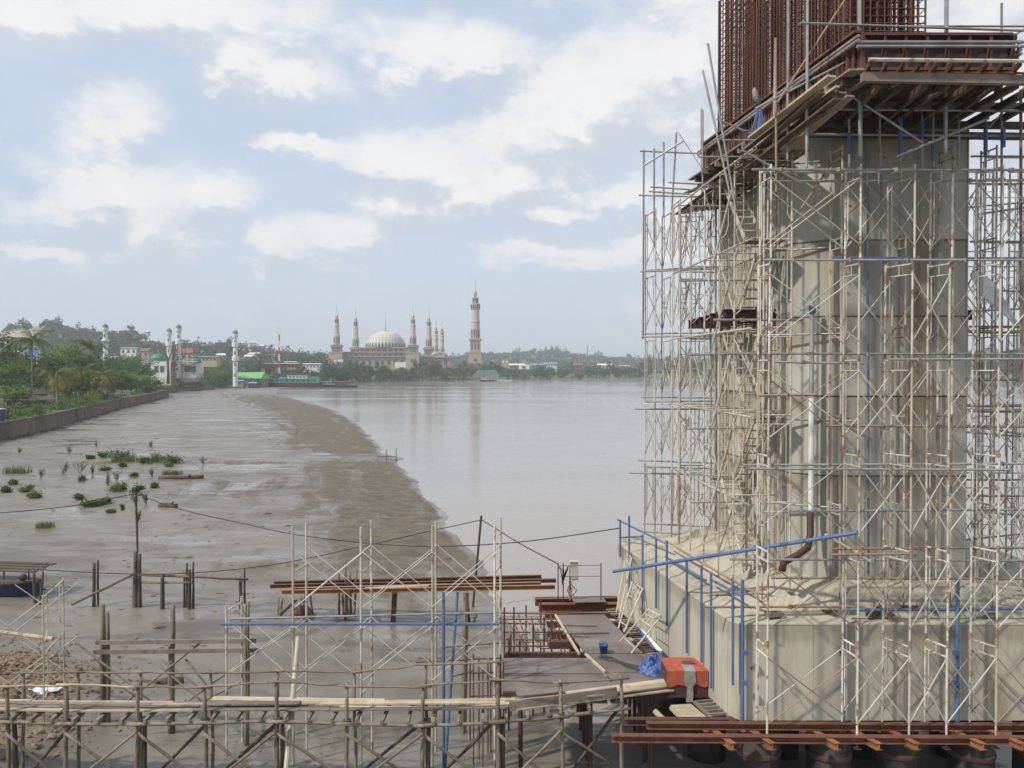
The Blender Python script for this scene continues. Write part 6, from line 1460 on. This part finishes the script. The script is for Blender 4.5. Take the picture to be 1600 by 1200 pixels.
def minaret_w(px, top, Y, label, balconies, scaf=False):
    g = 2.4; t = thing('white_minaret', label, 'minaret', (P(px, 580, Y).x, Y, g), 'white minarets with green caps'); c = P(px, top, Y); s_ = Y / F; H = c.z - g
    x = c.x; m = MB(); r = 3.4 * s_
    prof = [(r * 1.15, g - 1)]
    for b in balconies: z = P(px, b, Y).z; prof += [(r, z - 1.5 * s_ * 2), (r * 1.5, z - 1.2), (r * 1.55, z + .9), (r * .98, z + 1.0)]
    zc_ = P(px, top + 9, Y).z; prof += [(r * .95, zc_ - 2.5), (r * 1.35, zc_ - 1.2), (r * 1.45, zc_), (r * .9, zc_ + .05)]
    m.lathe(prof, (x, Y, 0), 14); m.build('shaft', 'white_wall', t)
    dd = dome(t, (x, Y, zc_), r * 1.25, (top and 6.2 * s_), 'green_dome', 'cap_dome', 16); pipe('finial', (x, Y, zc_ + 6 * s_), (x, Y, zc_ + 11 * s_), .09, 'white_wall', dd, 6)
    for k in range(4): boxo('window_slot', (x, Y - r * 1.02, zc_ - 4 - k * 5.5), (.5, .3, 1.6), 'window_dark', t)
    if scaf:
        for dx in (-2.2, 2.4):
            for dy in (-2, 2): pipe('scaffold_pole', (x + dx, Y + dy, g), (x + dx, Y + dy, P(px, 535, Y).z), .12, 'rust_dark', t, 5)
        for k in range(13):
            z = g + 1.4 + k * 1.25
            for dy in (-2, 2): pipe('scaffold_bar', (x - 2.4, Y + dy, z), (x + 2.6, Y + dy, z), .08, 'rust_dark', t, 5)
            pipe('scaffold_bar', (x - 2.2, Y - 2, z), (x + 2.4, Y - 2, z + 1.25), .06, 'rust_dark', t, 5)
minaret_w(164.5, 503, YM, 'white minaret standing alone left of the mosque domes', [533])
minaret_w(264, 510, YM + 14, 'white minaret left in the pair behind the dead tree', [537])
minaret_w(279, 504, YM, 'white minaret of the pair with dark scaffolding round it', [534], True)
minaret_w(367.5, 513, YM, 'white minaret right of the mosque with two balconies', [538, 560])
sct = thing('scaffold_mast', 'dark lattice scaffold column between the two paired minarets', 'scaffold', P(271, 585, YM))
for dx in (-1.2, 1.2):
    for dy in (-1, 1): pipe('pole', (P(271, 0, YM).x + dx, YM + dy, 2), (P(271, 0, YM).x + dx * .9, YM + dy, P(271, 533, YM).z), .2, 'rust_dark', sct, 5)
for k in range(15): z = 3 + k * 1.2; pipe('bar', (P(271, 0, YM).x - 1.2, YM - 1, z), (P(271, 0, YM).x + 1.2, YM - 1, z + (1.2 if k % 2 else 0)), .12, 'rust_dark', sct, 5); pipe('bar', (P(271, 0, YM).x + 1.2, YM - 1, z), (P(271, 0, YM).x - 1.2, YM - 1, z + 1.2), .1, 'rust_dark', sct, 5)
# ================================================================ grand mosque
YG = 880; S = YG / F / 5.3333; 
def gx(xz): return P(500 + xz / 5.3333, 560, YG).x
def gz(yz): return P(640, 430 + yz / 5.3333, YG).z
gm = thing('grand_mosque', 'large tan mosque with a patterned dome and slim minarets on the far bank', 'mosque', (gx(500), YG, 4))
def bx2(nm, x0, x1, y0, y1, Y0, Y1, mt, par=gm):
    return boxo(nm, ((gx(x0) + gx(x1)) / 2, (Y0 + Y1) / 2, (gz(y0) + gz(y1)) / 2), (abs(gx(x1) - gx(x0)), Y1 - Y0, abs(gz(y0) - gz(y1))), mt, par)
lowb = bx2('lower_storey', 75, 830, 684, 860, YG - 14, YG + 40, 'stone_tan'); bx2('cornice', 70, 835, 676, 684, YG - 16, YG + 42, 'stone_roof')
upb = bx2('upper_storey', 205, 722, 648, 676, YG - 10, YG + 36, 'stone_cream'); bx2('cornice', 198, 728, 640, 648, YG - 12, YG + 38, 'stone_roof')
drm = bx2('dome_base', 335, 722, 610, 640, YG - 6, YG + 32, 'stone_cream'); bx2('cornice', 328, 728, 602, 610, YG - 8, YG + 34, 'stone_tan')
for k in range(11): bx2('window', 215 + k * 46, 240 + k * 46, 656, 670, YG - 10.4, YG - 9.9, 'window_dark', upb)
for k in range(8): bx2('window', 348 + k * 46, 376 + k * 46, 618, 634, YG - 6.4, YG - 5.9, 'window_dark', drm)
for k in range(12): bx2('arch', 215 + k * 52, 237 + k * 52, 712, 745, YG - 14.4, YG - 13.9, 'window_dark', lowb)
bx2('side_hall', 850, 1085, 690, 860, YG - 6, YG + 50, 'stone_tan'); bx2('side_cornice', 845, 1090, 683, 690, YG - 8, YG + 52, 'stone_roof')
for k in range(4): bx2('arch', 880 + k * 52, 905 + k * 52, 712, 745, YG - 6.4, YG - 5.9, 'window_dark')
dc = Vector((gx(533), YG + 12, gz(603))); rD = 165 * S * 1.0135; hD = 138 * S
def dpt(a, t, k=1.0):
    rr = rD * math.cos(t) ** .85 * k; return Vector((dc.x + rr * math.cos(a), dc.y + rr * math.sin(a), dc.z + hD * math.sin(t) * (1 + (k - 1) * .6)))
m = MB(); prof = [(rD, 0)] + [(rD * math.cos(t) ** .85, hD * math.sin(t)) for t in np.linspace(.08, 1.5, 14)]
m.lathe(prof, tuple(dc), 48); dm = m.build('dome', 'dome_cream', gm, True)
for k in range(36):      # green pointed leaves at the foot of the dome, two rows of small lozenges above
    a0 = 2 * math.pi * k / 36; 
    if math.sin(a0) > .35: continue
    da = .062
    m = MB(); m.add([dpt(a0 - da, .04, 1.012), dpt(a0 + da, .04, 1.012), dpt(a0 + da * .8, .2, 1.012), dpt(a0, .34, 1.012), dpt(a0 - da * .8, .2, 1.012), dpt(a0, .1, .99)], [(0, 1, 2, 3, 4), (0, 4, 5), (4, 3, 5), (3, 2, 5), (2, 1, 5), (1, 0, 5)]); m.build('green_leaf', 'roof_dgreen', dm)
    for (t0, sz_) in ((.46, .05), (.62, .05), (.8, .055), (.98, .06)):
        a1 = a0 + (.087 if t0 in (.62, .98) else 0); m = MB(); m.add([dpt(a1 - sz_, t0, 1.01), dpt(a1, t0 - .035, 1.01), dpt(a1 + sz_, t0, 1.01), dpt(a1, t0 + .035, 1.01), dpt(a1, t0, .99)], [(0, 1, 2, 3), (1, 0, 4), (2, 1, 4), (3, 2, 4), (0, 3, 4)]); m.build('lozenge', 'dome_tile', dm)
m = MB(); m.lathe([(40 * S, -2 * S), (42 * S, 2 * S), (16 * S, 12 * S), (5 * S, 24 * S), (3 * S, 60 * S), (4 * S, 64 * S), (2.4 * S, 68 * S), (.8 * S, 128 * S)], (dc.x, dc.y, gz(472)), 16); m.build('dome_finial', 'stone_roof', gm)
def minaret(par, xz, yo, prof, sq, gold, spire, slots, Y):
    f = Y / YG; x = P(500 + xz / 5.3333, 560, Y).x; zf = lambda y: P(640, 430 + (y + yo) / 5.3333, Y).z
    m = MB(); m.lathe([(r * S * f, zf(y)) for (y, r) in prof], (x, Y, 0), 12); mo_ = m.build('minaret', 'stone_cream', par)
    for (y0, y1, r, mt) in sq: boxo('minaret_block', (x, Y, (zf(y0) + zf(y1)) / 2), (2 * r * S * f, 2 * r * S * f, zf(y0) - zf(y1)), mt, mo_)
    m = MB(); m.lathe([(r * S * f, zf(y)) for (y, r) in gold], (x, Y, 0), 12); m.build('gold_cap', 'gold', mo_, True)
    pipe('spire', (x, Y, zf(spire[0])), (x, Y, zf(spire[1])), .28, 'stone_roof', mo_, 5)
    for (y0, y1, r, n_) in slots:
        for k in range(n_):
            a = math.pi * (1.08 + .84 * k / max(1, n_ - 1)) if n_ > 1 else 1.5 * math.pi
            c = (x + r * S * f * math.cos(a), Y + r * S * f * math.sin(a), (zf(y0) + zf(y1)) / 2); boxo('window', c, (8 * S * f, .5, zf(y0) - zf(y1)), 'window_dark', mo_, a + math.pi / 2)
    return mo_, x, zf
PM = [(585, 26), (520, 25), (512, 28), (496, 27), (494, 22), (455, 21), (450, 23), (444, 21), (427, 20), (425, 23), (408, 22), (406, 16), (366, 14), (364, 17), (358, 11)]
GM_ = [(362, 9), (350, 13), (338, 11), (326, 5), (316, 2)]
for (xz, yo) in ((141, 0), (299, 22), (776, 2), (908, 22)):
    sq = [(578, 560, 0, 'stone_roof')][:0] + [(598, 586, 46, 'stone_roof'), (584, 578, 38, 'stone_roof'), (640, 599, 38, 'stone_tan'), (656, 641, 56, 'stone_roof'), (860, 657, 54, 'stone_tan')]
    sq = [(a, b, r, mt) for (a, b, r, mt) in sq]
    Ym = YG - 18 if yo < 10 else YG + 46
    mo_, x, zf = minaret(gm, xz, yo, PM, [(s[0], s[1], s[2], s[3]) for s in sq], GM_, (318, 262), [(570, 522, 25, 5), (402, 370, 15, 4)], Ym)
    boxo('glazing', (x, Ym - 38 * S * Ym / YG - .1, (zf(602) + zf(634)) / 2), (56 * S, .4, zf(602) - zf(634)), 'glass_blue', mo_); boxo('glazing', (x, Ym - 54 * S * Ym / YG - .1, zf(712)), (20 * S, .4, 26 * S), 'window_dark', mo_)
PS = [(640, 18), (600, 16), (590, 20), (580, 17), (545, 16), (530, 20), (520, 17), (505, 17), (500, 20), (490, 15), (462, 13), (458, 9)]
for (xz, yo) in ((967, 0), (1017, 6)):
    minaret(gm, xz, yo, PS, [(660, 640, 24, 'stone_tan'), (740, 660, 26, 'stone_tan')], [(460, 8), (448, 11), (438, 9), (428, 3), (420, 1)], (425, 374), [(498, 466, 14, 3), (635, 605, 17, 3)], YG + 20)
for xz in (965, 1020): dome(gm, (gx(xz), YG + 2, gz(660)), 38 * S, 20 * S, 'stone_cream', 'small_dome', 16)
# tower
YT = 860
tw = thing('mosque_tower', 'tall free standing tan tower with a gold cap right of the grand mosque', 'tower', (P(742.8, 560, YT).x, YT, 4))
PT = [(540, 38), (455, 36), (448, 37), (400, 36), (394, 39), (380, 39), (378, 35), (290, 33), (284, 38), (262, 38), (242, 40), (238, 40), (236, 24), (196, 23), (192, 31), (186, 30), (184, 14)]
mo_, x, zf = minaret(tw, 1295, 0, PT, [(546, 530, 50, 'stone_roof'), (640, 546, 42, 'stone_tan'), (656, 640, 56, 'stone_roof'), (860, 656, 54, 'stone_tan')], [(186, 10), (165, 14), (148, 14), (128, 7), (108, 3)], (110, 46), [(522, 456, 37, 6), (234, 200, 24, 5), (280, 246, 39, 7)], YT)
for dx in (-26, 0, 26): boxo('window', (x + dx * S, YT - 42 * S * .99 - .2, zf(592)), (7 * S, .5, 45 * S), 'window_dark', mo_)
for dx in (-26, 26): boxo('arch', (x + dx * S, YT - 54 * S - .2, zf(752)), (24 * S, .5, 34 * S), 'window_dark', mo_)
m = MB(); m.tube([(x, YT - 54 * S - .5, zf(706)), (x, YT - 54 * S + .1, zf(706))], 12 * S, 14); m.build('round_window', 'window_dark', mo_)
# ================================================================ far bank
for (x0, x1, y0, y1, Y, lab) in ((522, 536, 562, 574, 800, 'white hoarding below the left minaret of the grand mosque'), (617, 634, 566, 575, 800, 'white hoarding below the dome of the grand mosque'), (811, 827, 570, 577, 810, 'white billboard on the far bank right of the tower')):
    a = P(x0, y1, Y); b = P(x1, y0, Y); t = thing('hoarding', lab, 'hoarding', ((a.x + b.x) / 2, Y, a.z)); boxo('panel', ((a.x + b.x) / 2, Y, (a.z + b.z) / 2), (b.x - a.x, .6, b.z - a.z), 'white_wall', t)
    for f in (.2, .8): pipe('post', (a.x + (b.x - a.x) * f, Y + .5, 2), (a.x + (b.x - a.x) * f, Y + .5, a.z), .3, 'pipe_grey', t, 6)
if True:
    t = bpy.data.objects; c = P(818, 573.5, 809); o = boxo('print', (c.x, 809.2, c.z), (3.4, .3, 2.4), 'window_dark', [q for q in bpy.data.objects if q.name.startswith('hoarding')][-1])
pv_ = thing('pavilion', 'riverside pavilion with a wide green hipped roof on the far shore', 'pavilion', P(760, 592, 770)); c = P(760, 590, 770)
gable(pv_, (c.x, 770, c.z), 23, 12, 2.4, 5.0, 'roof_dgreen', .6, .3)
gable(pv_, (c.x - 5.5, 767, c.z), 8, 7, 2.4, 3.6, 'roof_dgreen', .4, .1, 0, 'porch_roof')
for k in range(8): pipe('column', (c.x - 11 + k * 3.1, 764.5, -.2), (c.x - 11 + k * 3.1, 764.5, c.z + 2.4), .22, 'white_wall', pv_, 6)
boxo('floor_slab', (c.x, 770, 1.2), (24, 12, .5), 'stone_tan', pv_)
gt_ = thing('domed_gate', 'small tan gatehouse with twin golden domes on the far bank', 'gatehouse', P(790, 572, 900)); c = P(790, 572, 900); boxo('gate_wall', (c.x, 900, c.z - 1), (8, 6, 10), 'stone_tan', gt_)
for dx in (-2.2, 2.2): dome(gt_, (c.x + dx, 900, c.z + 4), 1.9, 2.4, 'gold', 'gold_dome', 14)
for i, (px, py, w, wall, roof, lab) in enumerate(((808, 576, 18, 'roof_grey', 'roof_white', 'low shed with white roof right of the domed gate'), (842, 576, 16, 'roof_blue', 'roof_blue', 'blue roofed shed on the far bank'), (860, 574, 14, 'white_wall', 'roof_blue', 'white shed with blue roof on the far bank'), (900, 576, 14, 'roof_red', 'roof_red', 'red roofed shed near the thin dark mast'), (945, 576, 16, 'white_wall', 'roof_white', 'long white shed at the right of the far bank'), (975, 578, 12, 'wall_tan', 'roof_grey', 'grey roofed shed nearest the scaffold on the far bank'))):
    house(px, py, 950, w, 10, 4, 2, wall, roof, lab, 'sheds on the far bank', 0, 0, 4, 'shed', 'shed', None, 6)
def shx(px):   # far waterline depth at a pixel column
    for Y in np.arange(440, 900, 4.0):
        if seg_sd(SHORE, np.array([(px - 800) / F * Y]), np.array([Y]))[0] > 0 and Y > 470: return Y
    return 900
px = 440
while px < 1010:
    Y = shx(px); 
    for r in range(2):
        Yt = Y + (16 if r == 0 else 46) + rng.uniform(-4, 8); top = (572 if r == 0 else 566) + rng.uniform(-5, 6) + (4 if px > 830 else 0) + (8 if px < 505 else 0) + (3 if 560 < px < 640 else 0)
        if r == 1 and (735 < px < 752 or 610 < px < 640 or 518 < px < 540): top += 8
        if r == 0 and 742 < px < 780: continue
        tree(rng.choice(['far', 'farmid', 'far']), px + rng.uniform(-4, 4), top, Yt, rng.uniform(11, 17), 'green tree in the row along the far shore ' + ('left of the grand mosque' if px < 520 else 'below the grand mosque' if px < 700 else 'around the tower and pavilion' if px < 790 else 'right of the pavilion'), 'trees along the far shore')
    px += rng.uniform(8, 13)
for k in range(16):
    px = 1010 + k * 40 + rng.uniform(-10, 10); Y = 800 - max(0, px - 1000) * .12
    tree('far', px, 560 + rng.uniform(-8, 6), Y + 40, rng.uniform(18, 26), 'hazy tree on the far shore seen through the scaffold', 'trees seen through the scaffold')
for k in range(26):
    px = 1480 + k * 7; tree('far', px + rng.uniform(-3, 3), 556 + rng.uniform(-8, 8), 740 + rng.uniform(0, 60), rng.uniform(14, 20), 'hazy tree on the far shore right of the pier', 'trees right of the pier')
tree('cone', 668, 566, 745, 11, 'tall dark conifer shaped tree right of the dome on the far shore'); tree('cone', 537, 570, 640, 9, 'dark pointed tree below the left minaret')
palm(633, 574, 730, 7, 'small yellowish palm on the far shore', 1.0, 1.0, 8, 12)
# green river boat
YB2 = 452
rbt = thing('river_boat', 'long green river boat with a dark red hull aground on the mud', 'boat', P(480, 603, YB2))
x0, x1 = P(415, 600, YB2).x, P(503, 600, YB2).x; zd = P(460, 599, YB2).z
m = MB(); V = []
for i in range(13):
    t = i / 12; x = x0 + (x1 - x0) * t; w = 3.4 * math.sin(math.pi * min(1, .18 + t * .74)) + .2; sh = 1.2 * (abs(t - .5) * 2) ** 3
    V += [(x, YB2 - w, zd + .3 + sh * .6), (x, YB2 - w * .8, -.2 + sh * .4), (x, YB2 + w * .8, -.2 + sh * .4), (x, YB2 + w, zd + .3 + sh * .6)]
m.add(V, [(i * 4 + j, (i + 1) * 4 + j, (i + 1) * 4 + j + 1, i * 4 + j + 1) for i in range(12) for j in range(3)] + [(0, 1, 2, 3), (51, 50, 49, 48)] + [(i * 4, i * 4 + 3, (i + 1) * 4 + 3, (i + 1) * 4) for i in range(12)]); m.build('hull', 'hull_red', rbt)
bar('rubbing_strake', (x0 + .5, YB2 - 3.2, zd + .75), (x1 - .5, YB2 - 3.2, zd + .75), .3, .5, 'boat_green', rbt)
def bxp(nm, xa, xb, ya, yb, Y0, Y1, mt, par):
    a = P(xa, yb, Y0); b = P(xb, ya, Y0); return boxo(nm, ((a.x + b.x) / 2, (Y0 + Y1) / 2, (a.z + b.z) / 2), (b.x - a.x, Y1 - Y0, b.z - a.z), mt, par)
cb = bxp('cabin', 418, 498, 592.5, 598.5, YB2 - 2.2, YB2 + 2.2, 'boat_green', rbt)
bxp('cabin_roof', 416, 500, 591.5, 592.5, YB2 - 2.5, YB2 + 2.5, 'boat_green', rbt); bxp('wheelhouse', 449, 480, 587, 591.5, YB2 - 1.6, YB2 + 1.6, 'roof_white', rbt); bxp('wheelhouse_roof', 447, 482, 586, 587, YB2 - 1.9, YB2 + 1.9, 'roof_grey', rbt); bxp('bow_house', 482, 497, 588.5, 591.5, YB2 - 1.5, YB2 + 1.5, 'boat_green', rbt); bxp('blue_canopy', 436, 446, 589, 591.5, YB2 - 1.6, YB2 + 1.6, 'sign_blue', rbt)
for k in range(9): bxp('window', 422 + k * 8.3, 426 + k * 8.3, 594, 597, YB2 - 2.35, YB2 - 2.1, 'window_dark', rbt)
for k in range(5): bxp('window', 452 + k * 5.4, 454.5 + k * 5.4, 588.3, 590, YB2 - 1.75, YB2 - 1.5, 'window_dark', rbt)
for (xa, xb, yb, Y, lab) in ((500, 530, 604, 458, 'dark flat barge moored just right of the green boat'), (520, 558, 605, 448, 'low dark barge with pale deck at the end of the mooring'), (750, 774, 596, 700, 'small dark boat moored at the pavilion'), (778, 800, 594, 720, 'small white and blue boat right of the pavilion')):
    a = P(xa, yb, Y); b = P(xb, yb, Y); t = thing('small_barge', lab, 'barge', ((a.x + b.x) / 2, Y, 0)); m = MB(); w = (b.x - a.x)
    m.prism([(a.x + w * .06, Y - 1.4), (b.x - w * .06, Y - 1.4), (b.x - w * .02, Y + 1.4), (a.x + w * .02, Y + 1.4)], -.3, 1.2, [(a.x, Y - 2), (b.x, Y - 2), (b.x, Y + 2), (a.x, Y + 2)]); m.build('hull', 'white_wall' if Y == 720 else 'blue_dark', t)
    boxo('deck_house', (a.x + w * .35, Y, 2.2), (w * .45, 2.6, 1.8), {458: 'roof_grey', 448: 'hull_red', 700: 'roof_white', 720: 'sign_blue'}[Y], t); boxo('deck_roof', (a.x + w * .35, Y, 3.2), (w * .5, 3, .2), 'roof_grey', t)
    for k in range(3): boxo('window', (a.x + w * (.2 + .14 * k), Y - 1.32, 2.3), (w * .07, .1, .8), 'window_dark', t)
# ================================================================ hillside houses and forest
def hhouse(px, py, w, roof, lab, wall='white_wall'):
    Y = hit(px, py + 2); house(px, py + 2, Y, w, w * .8, 3.2, 2.0, wall, roof, lab, 'houses on the far hillside', .15, rng.uniform(-.5, .5), 2, 'house', 'house', None, 5)
HH = [(300, 536, 14, 'roof_white'), (312, 537, 12, 'roof_white'), (326, 543, 12, 'roof_red'), (378, 537, 16, 'roof_white'), (388, 543, 16, 'roof_white'), (395, 536, 14, 'roof_white'), (409, 541, 11, 'roof_white'), (404, 548, 12, 'roof_grey'), (412, 550, 11, 'roof_white'), (402, 551, 12, 'roof_red'), (422, 546, 10, 'roof_white'), (418, 553, 10, 'roof_grey'), (398, 556, 12, 'roof_white'), (430, 550, 10, 'roof_white'), (457, 552, 12, 'roof_red'), (62, 519, 12, 'roof_red'), (230, 519, 9, 'roof_white'), (228, 535, 8, 'roof_white'), (238, 542, 9, 'roof_white'), (390, 560, 10, 'roof_white'), (385, 551, 10, 'roof_white'), (370, 549, 9, 'roof_grey'), (424, 558, 12, 'roof_red'), (345, 558, 9, 'roof_white'), (320, 553, 8, 'roof_grey'), (475, 556, 10, 'roof_white')]
for i, (px, py, w, rf) in enumerate(HH):
    hhouse(px, py, w * 1.0, rf, {'roof_white': 'white roofed house on the far hillside', 'roof_red': 'red roofed house on the far hillside', 'roof_grey': 'grey roofed house on the far hillside'}[rf], rng.choice(['white_wall', 'wall_tan', 'wall_tan']))
r_ = np.random.default_rng(9); N0 = 26000
Yf = r_.uniform(600, 2100, N0); pxf = r_.uniform(-80, 1680, N0); Xf = (pxf - 800) / F * Yf
hf, dsf, dlf = groundh(Xf, Yf)
ok = (dlf > 60) & (hillh(Xf, Yf) > 1.5) & ~((np.abs(Yf - 880) < 75) & (pxf > 500) & (pxf < 780)) & ~((pxf > 560) & (pxf < 780) & (Yf < 1250))
bare = ((np.abs(pxf - 20) < 45) & (hf > 36) & (hf < 59)) | ((np.abs(pxf - 58) < 12) & (hf > 58)) 
ok &= ~bare
# clear spots round the hillside houses
Xf, Yf, hf, pxf = Xf[ok], Yf[ok], hf[ok], pxf[ok]
hs_ = [(o.location.x, o.location.y) for o in bpy.data.objects if o.get('group') == 'houses on the far hillside']
keep = np.ones(len(Xf), bool)
for (hx, hy) in hs_: keep &= ~((np.abs(Xf - hx) < 9) & (Yf < hy + 8) & (Yf > hy - 38))
Xf, Yf, hf = Xf[keep], Yf[keep], hf[keep]
wgt = np.where(Yf < 1250, 1.0, .55); sel = r_.uniform(0, 1, len(Xf)) < wgt * (.45 + .55 * vnoise(Xf, Yf, .02, 41)); Xf, Yf, hf = Xf[sel][:6500], Yf[sel][:6500], hf[sel][:6500]
CV = []; CS = []
for i in range(len(Xf)):
    H = r_.uniform(4, 10) * (1.9 if r_.uniform() < .12 else 1) * (1 if Yf[i] < 1300 else 1.25); W = r_.uniform(5, 9) * (1 if Yf[i] < 1300 else 1.5); k = 34
    u = r_.normal(0, 1, (k, 3)); u /= np.linalg.norm(u, axis=1)[:, None]; u *= r_.uniform(.55, 1.05, (k, 1)); u[:, 2] = np.abs(u[:, 2]) * 1.0 - .1
    CV.append(np.array([Xf[i], Yf[i], hf[i] + H * .3]) + u * np.array([W * .55, W * .55, H * .7])); CS.append(r_.uniform(.7, 1.5, k) * W * .17)
V, Fq = leaf_quads(np.concatenate(CV), np.concatenate(CS), r_, .3, .8)
o = link(bpy.data.objects.new('hill_forest', npmesh('hill_forest', V, Fq, 'leaf_far', False))); tag(o, 'hazy green forest covering the far hills', None, None, 'stuff')
# ================================================================ plants on the mud
def tuft(px, base, wpx, hpx, kind, label, group, seed):
    c = G(px, base, .28); s_ = c.y / F; w, h = wpx * s_, hpx * s_; r_ = np.random.default_rng(seed); zg = hz_at(c.x, c.y)
    t = thing('mud_plant', label, 'plant', (c.x, c.y, zg), group)
    if kind == 'bush':
        n = 520; u = r_.normal(0, .32, (n, 3)); u[:, 2] = np.abs(u[:, 2]) * 1.25; cl = r_.normal(0, .22, (7, 3)); cl[:, 2] = np.abs(cl[:, 2]) * .8
        q = cl[r_.integers(0, 7, n)] + u * .55; C = np.array([c.x, c.y, zg]) + q * np.array([w, w, h * 1.25]); C[:, 2] = np.maximum(C[:, 2], zg + .03)
        V, Fq = leaf_quads(C, r_.uniform(.05, .11, n) * (1 + w * .2), r_, .4, .55); t2 = inst('leaves', npmesh('leaves', V, Fq, 'leaf_mid', False), Matrix.Identity(4), t)
        m = MB()
        for k in range(5): m.tube([(c.x, c.y, zg - .05), (c.x + r_.normal(0, w * .15), c.y + r_.normal(0, w * .15), zg + h * .6)], .02, 4)
        m.build('stems', 'bark', t)
    elif kind == 'sprig':
        m = MB(); C = []
        for k in range(6):
            tip = np.array([c.x + r_.normal(0, w * .3), c.y + r_.normal(0, w * .3), zg + h * r_.uniform(.6, 1.05)]); b = np.array([c.x + r_.normal(0, w * .08), c.y, zg - .03]); m.tube([b, tip], .014, 4)
            C += [b + (tip - b) * f + r_.normal(0, .05, 3) for f in r_.uniform(.3, 1, 16)]
        m.build('stems', 'bark', t); V, Fq = leaf_quads(np.array(C), r_.uniform(.05, .1, len(C)), r_, .3, .5); inst('leaves', npmesh('leaves', V, Fq, 'grass_blade', False), Matrix.Identity(4), t)
    else:
        V = []; Fq = []
        for k in range(150):
            b = np.array([c.x + r_.uniform(-.5, .5) * w, c.y + r_.uniform(-.4, .4) * w * .8, zg - .02]); tip = b + np.array([r_.normal(0, .12), r_.normal(0, .12), h * r_.uniform(.6, 1.1)]); i = len(V); V += [tuple(b + np.array([-.03, 0, 0])), tuple(b + np.array([.03, 0, 0])), tuple(tip)]; Fq.append((i, i + 1, i + 2))
        m = MB(); m.add(V, Fq); m.build('blades', 'grass_blade', t)
BUSH = [(192, 720, 40, 22), (247, 722, 22, 14), (272, 724, 24, 14), (225, 725, 16, 12), (188, 768, 24, 14), (162, 786, 20, 12), (140, 792, 20, 10), (123, 780, 12, 9), (240, 762, 12, 9), (216, 770, 14, 12), (57, 778, 16, 10), (8, 770, 12, 10), (20, 758, 10, 8), (42, 768, 18, 8), (161, 716, 10, 9), (210, 745, 9, 6), (163, 735, 12, 6), (140, 718, 12, 7), (190, 730, 10, 8), (262, 729, 12, 7), (128, 752, 10, 7)]
for i, a in enumerate(BUSH):
    lab = {0: 'largest dark green bush on the mud, at the centre of the plants', 1: 'bushy green plant right of the largest bush', 2: 'rightmost bushy green plant of the mud plants', 4: 'leafy green bush at the near end of the plants', 6: 'nearest low green bush on the mud'}.get(i, 'small low green bush growing on the mud flat')
    tuft(*a, 'bush', lab, 'green bushes on the mud flat', 100 + i)
for i, a in enumerate([(108, 710, 14, 18), (99, 742, 22, 20), (125, 740, 16, 20), (64, 748, 8, 16), (168, 760, 12, 24), (182, 752, 10, 16), (236, 700, 10, 12), (318, 726, 14, 12), (212, 790, 12, 26), (216, 816, 10, 18), (145, 742, 8, 14), (238, 745, 8, 12), (192, 797, 6, 10), (228, 788, 8, 18), (30, 708, 6, 8), (150, 700, 8, 10)]):
    tuft(*a, 'sprig', 'thin upright green sprig growing on the mud flat', 'thin sprigs on the mud flat', 200 + i)
for i, (a, lab) in enumerate((((27, 740, 34, 14), 'broad grass tuft at the left of the mud plants'), ((195, 722, 36, 14), 'grass under the largest bush'), ((270, 742, 28, 8), 'pale grass strip just above the long log'), ((70, 825, 24, 10), 'low grass tuft nearest to the camera on the mud'), ((174, 802, 12, 8), 'small yellow green grass tuft near the short stump'))): tuft(*a, 'grass', lab, 'grass tufts on the mud flat', 300 + i)
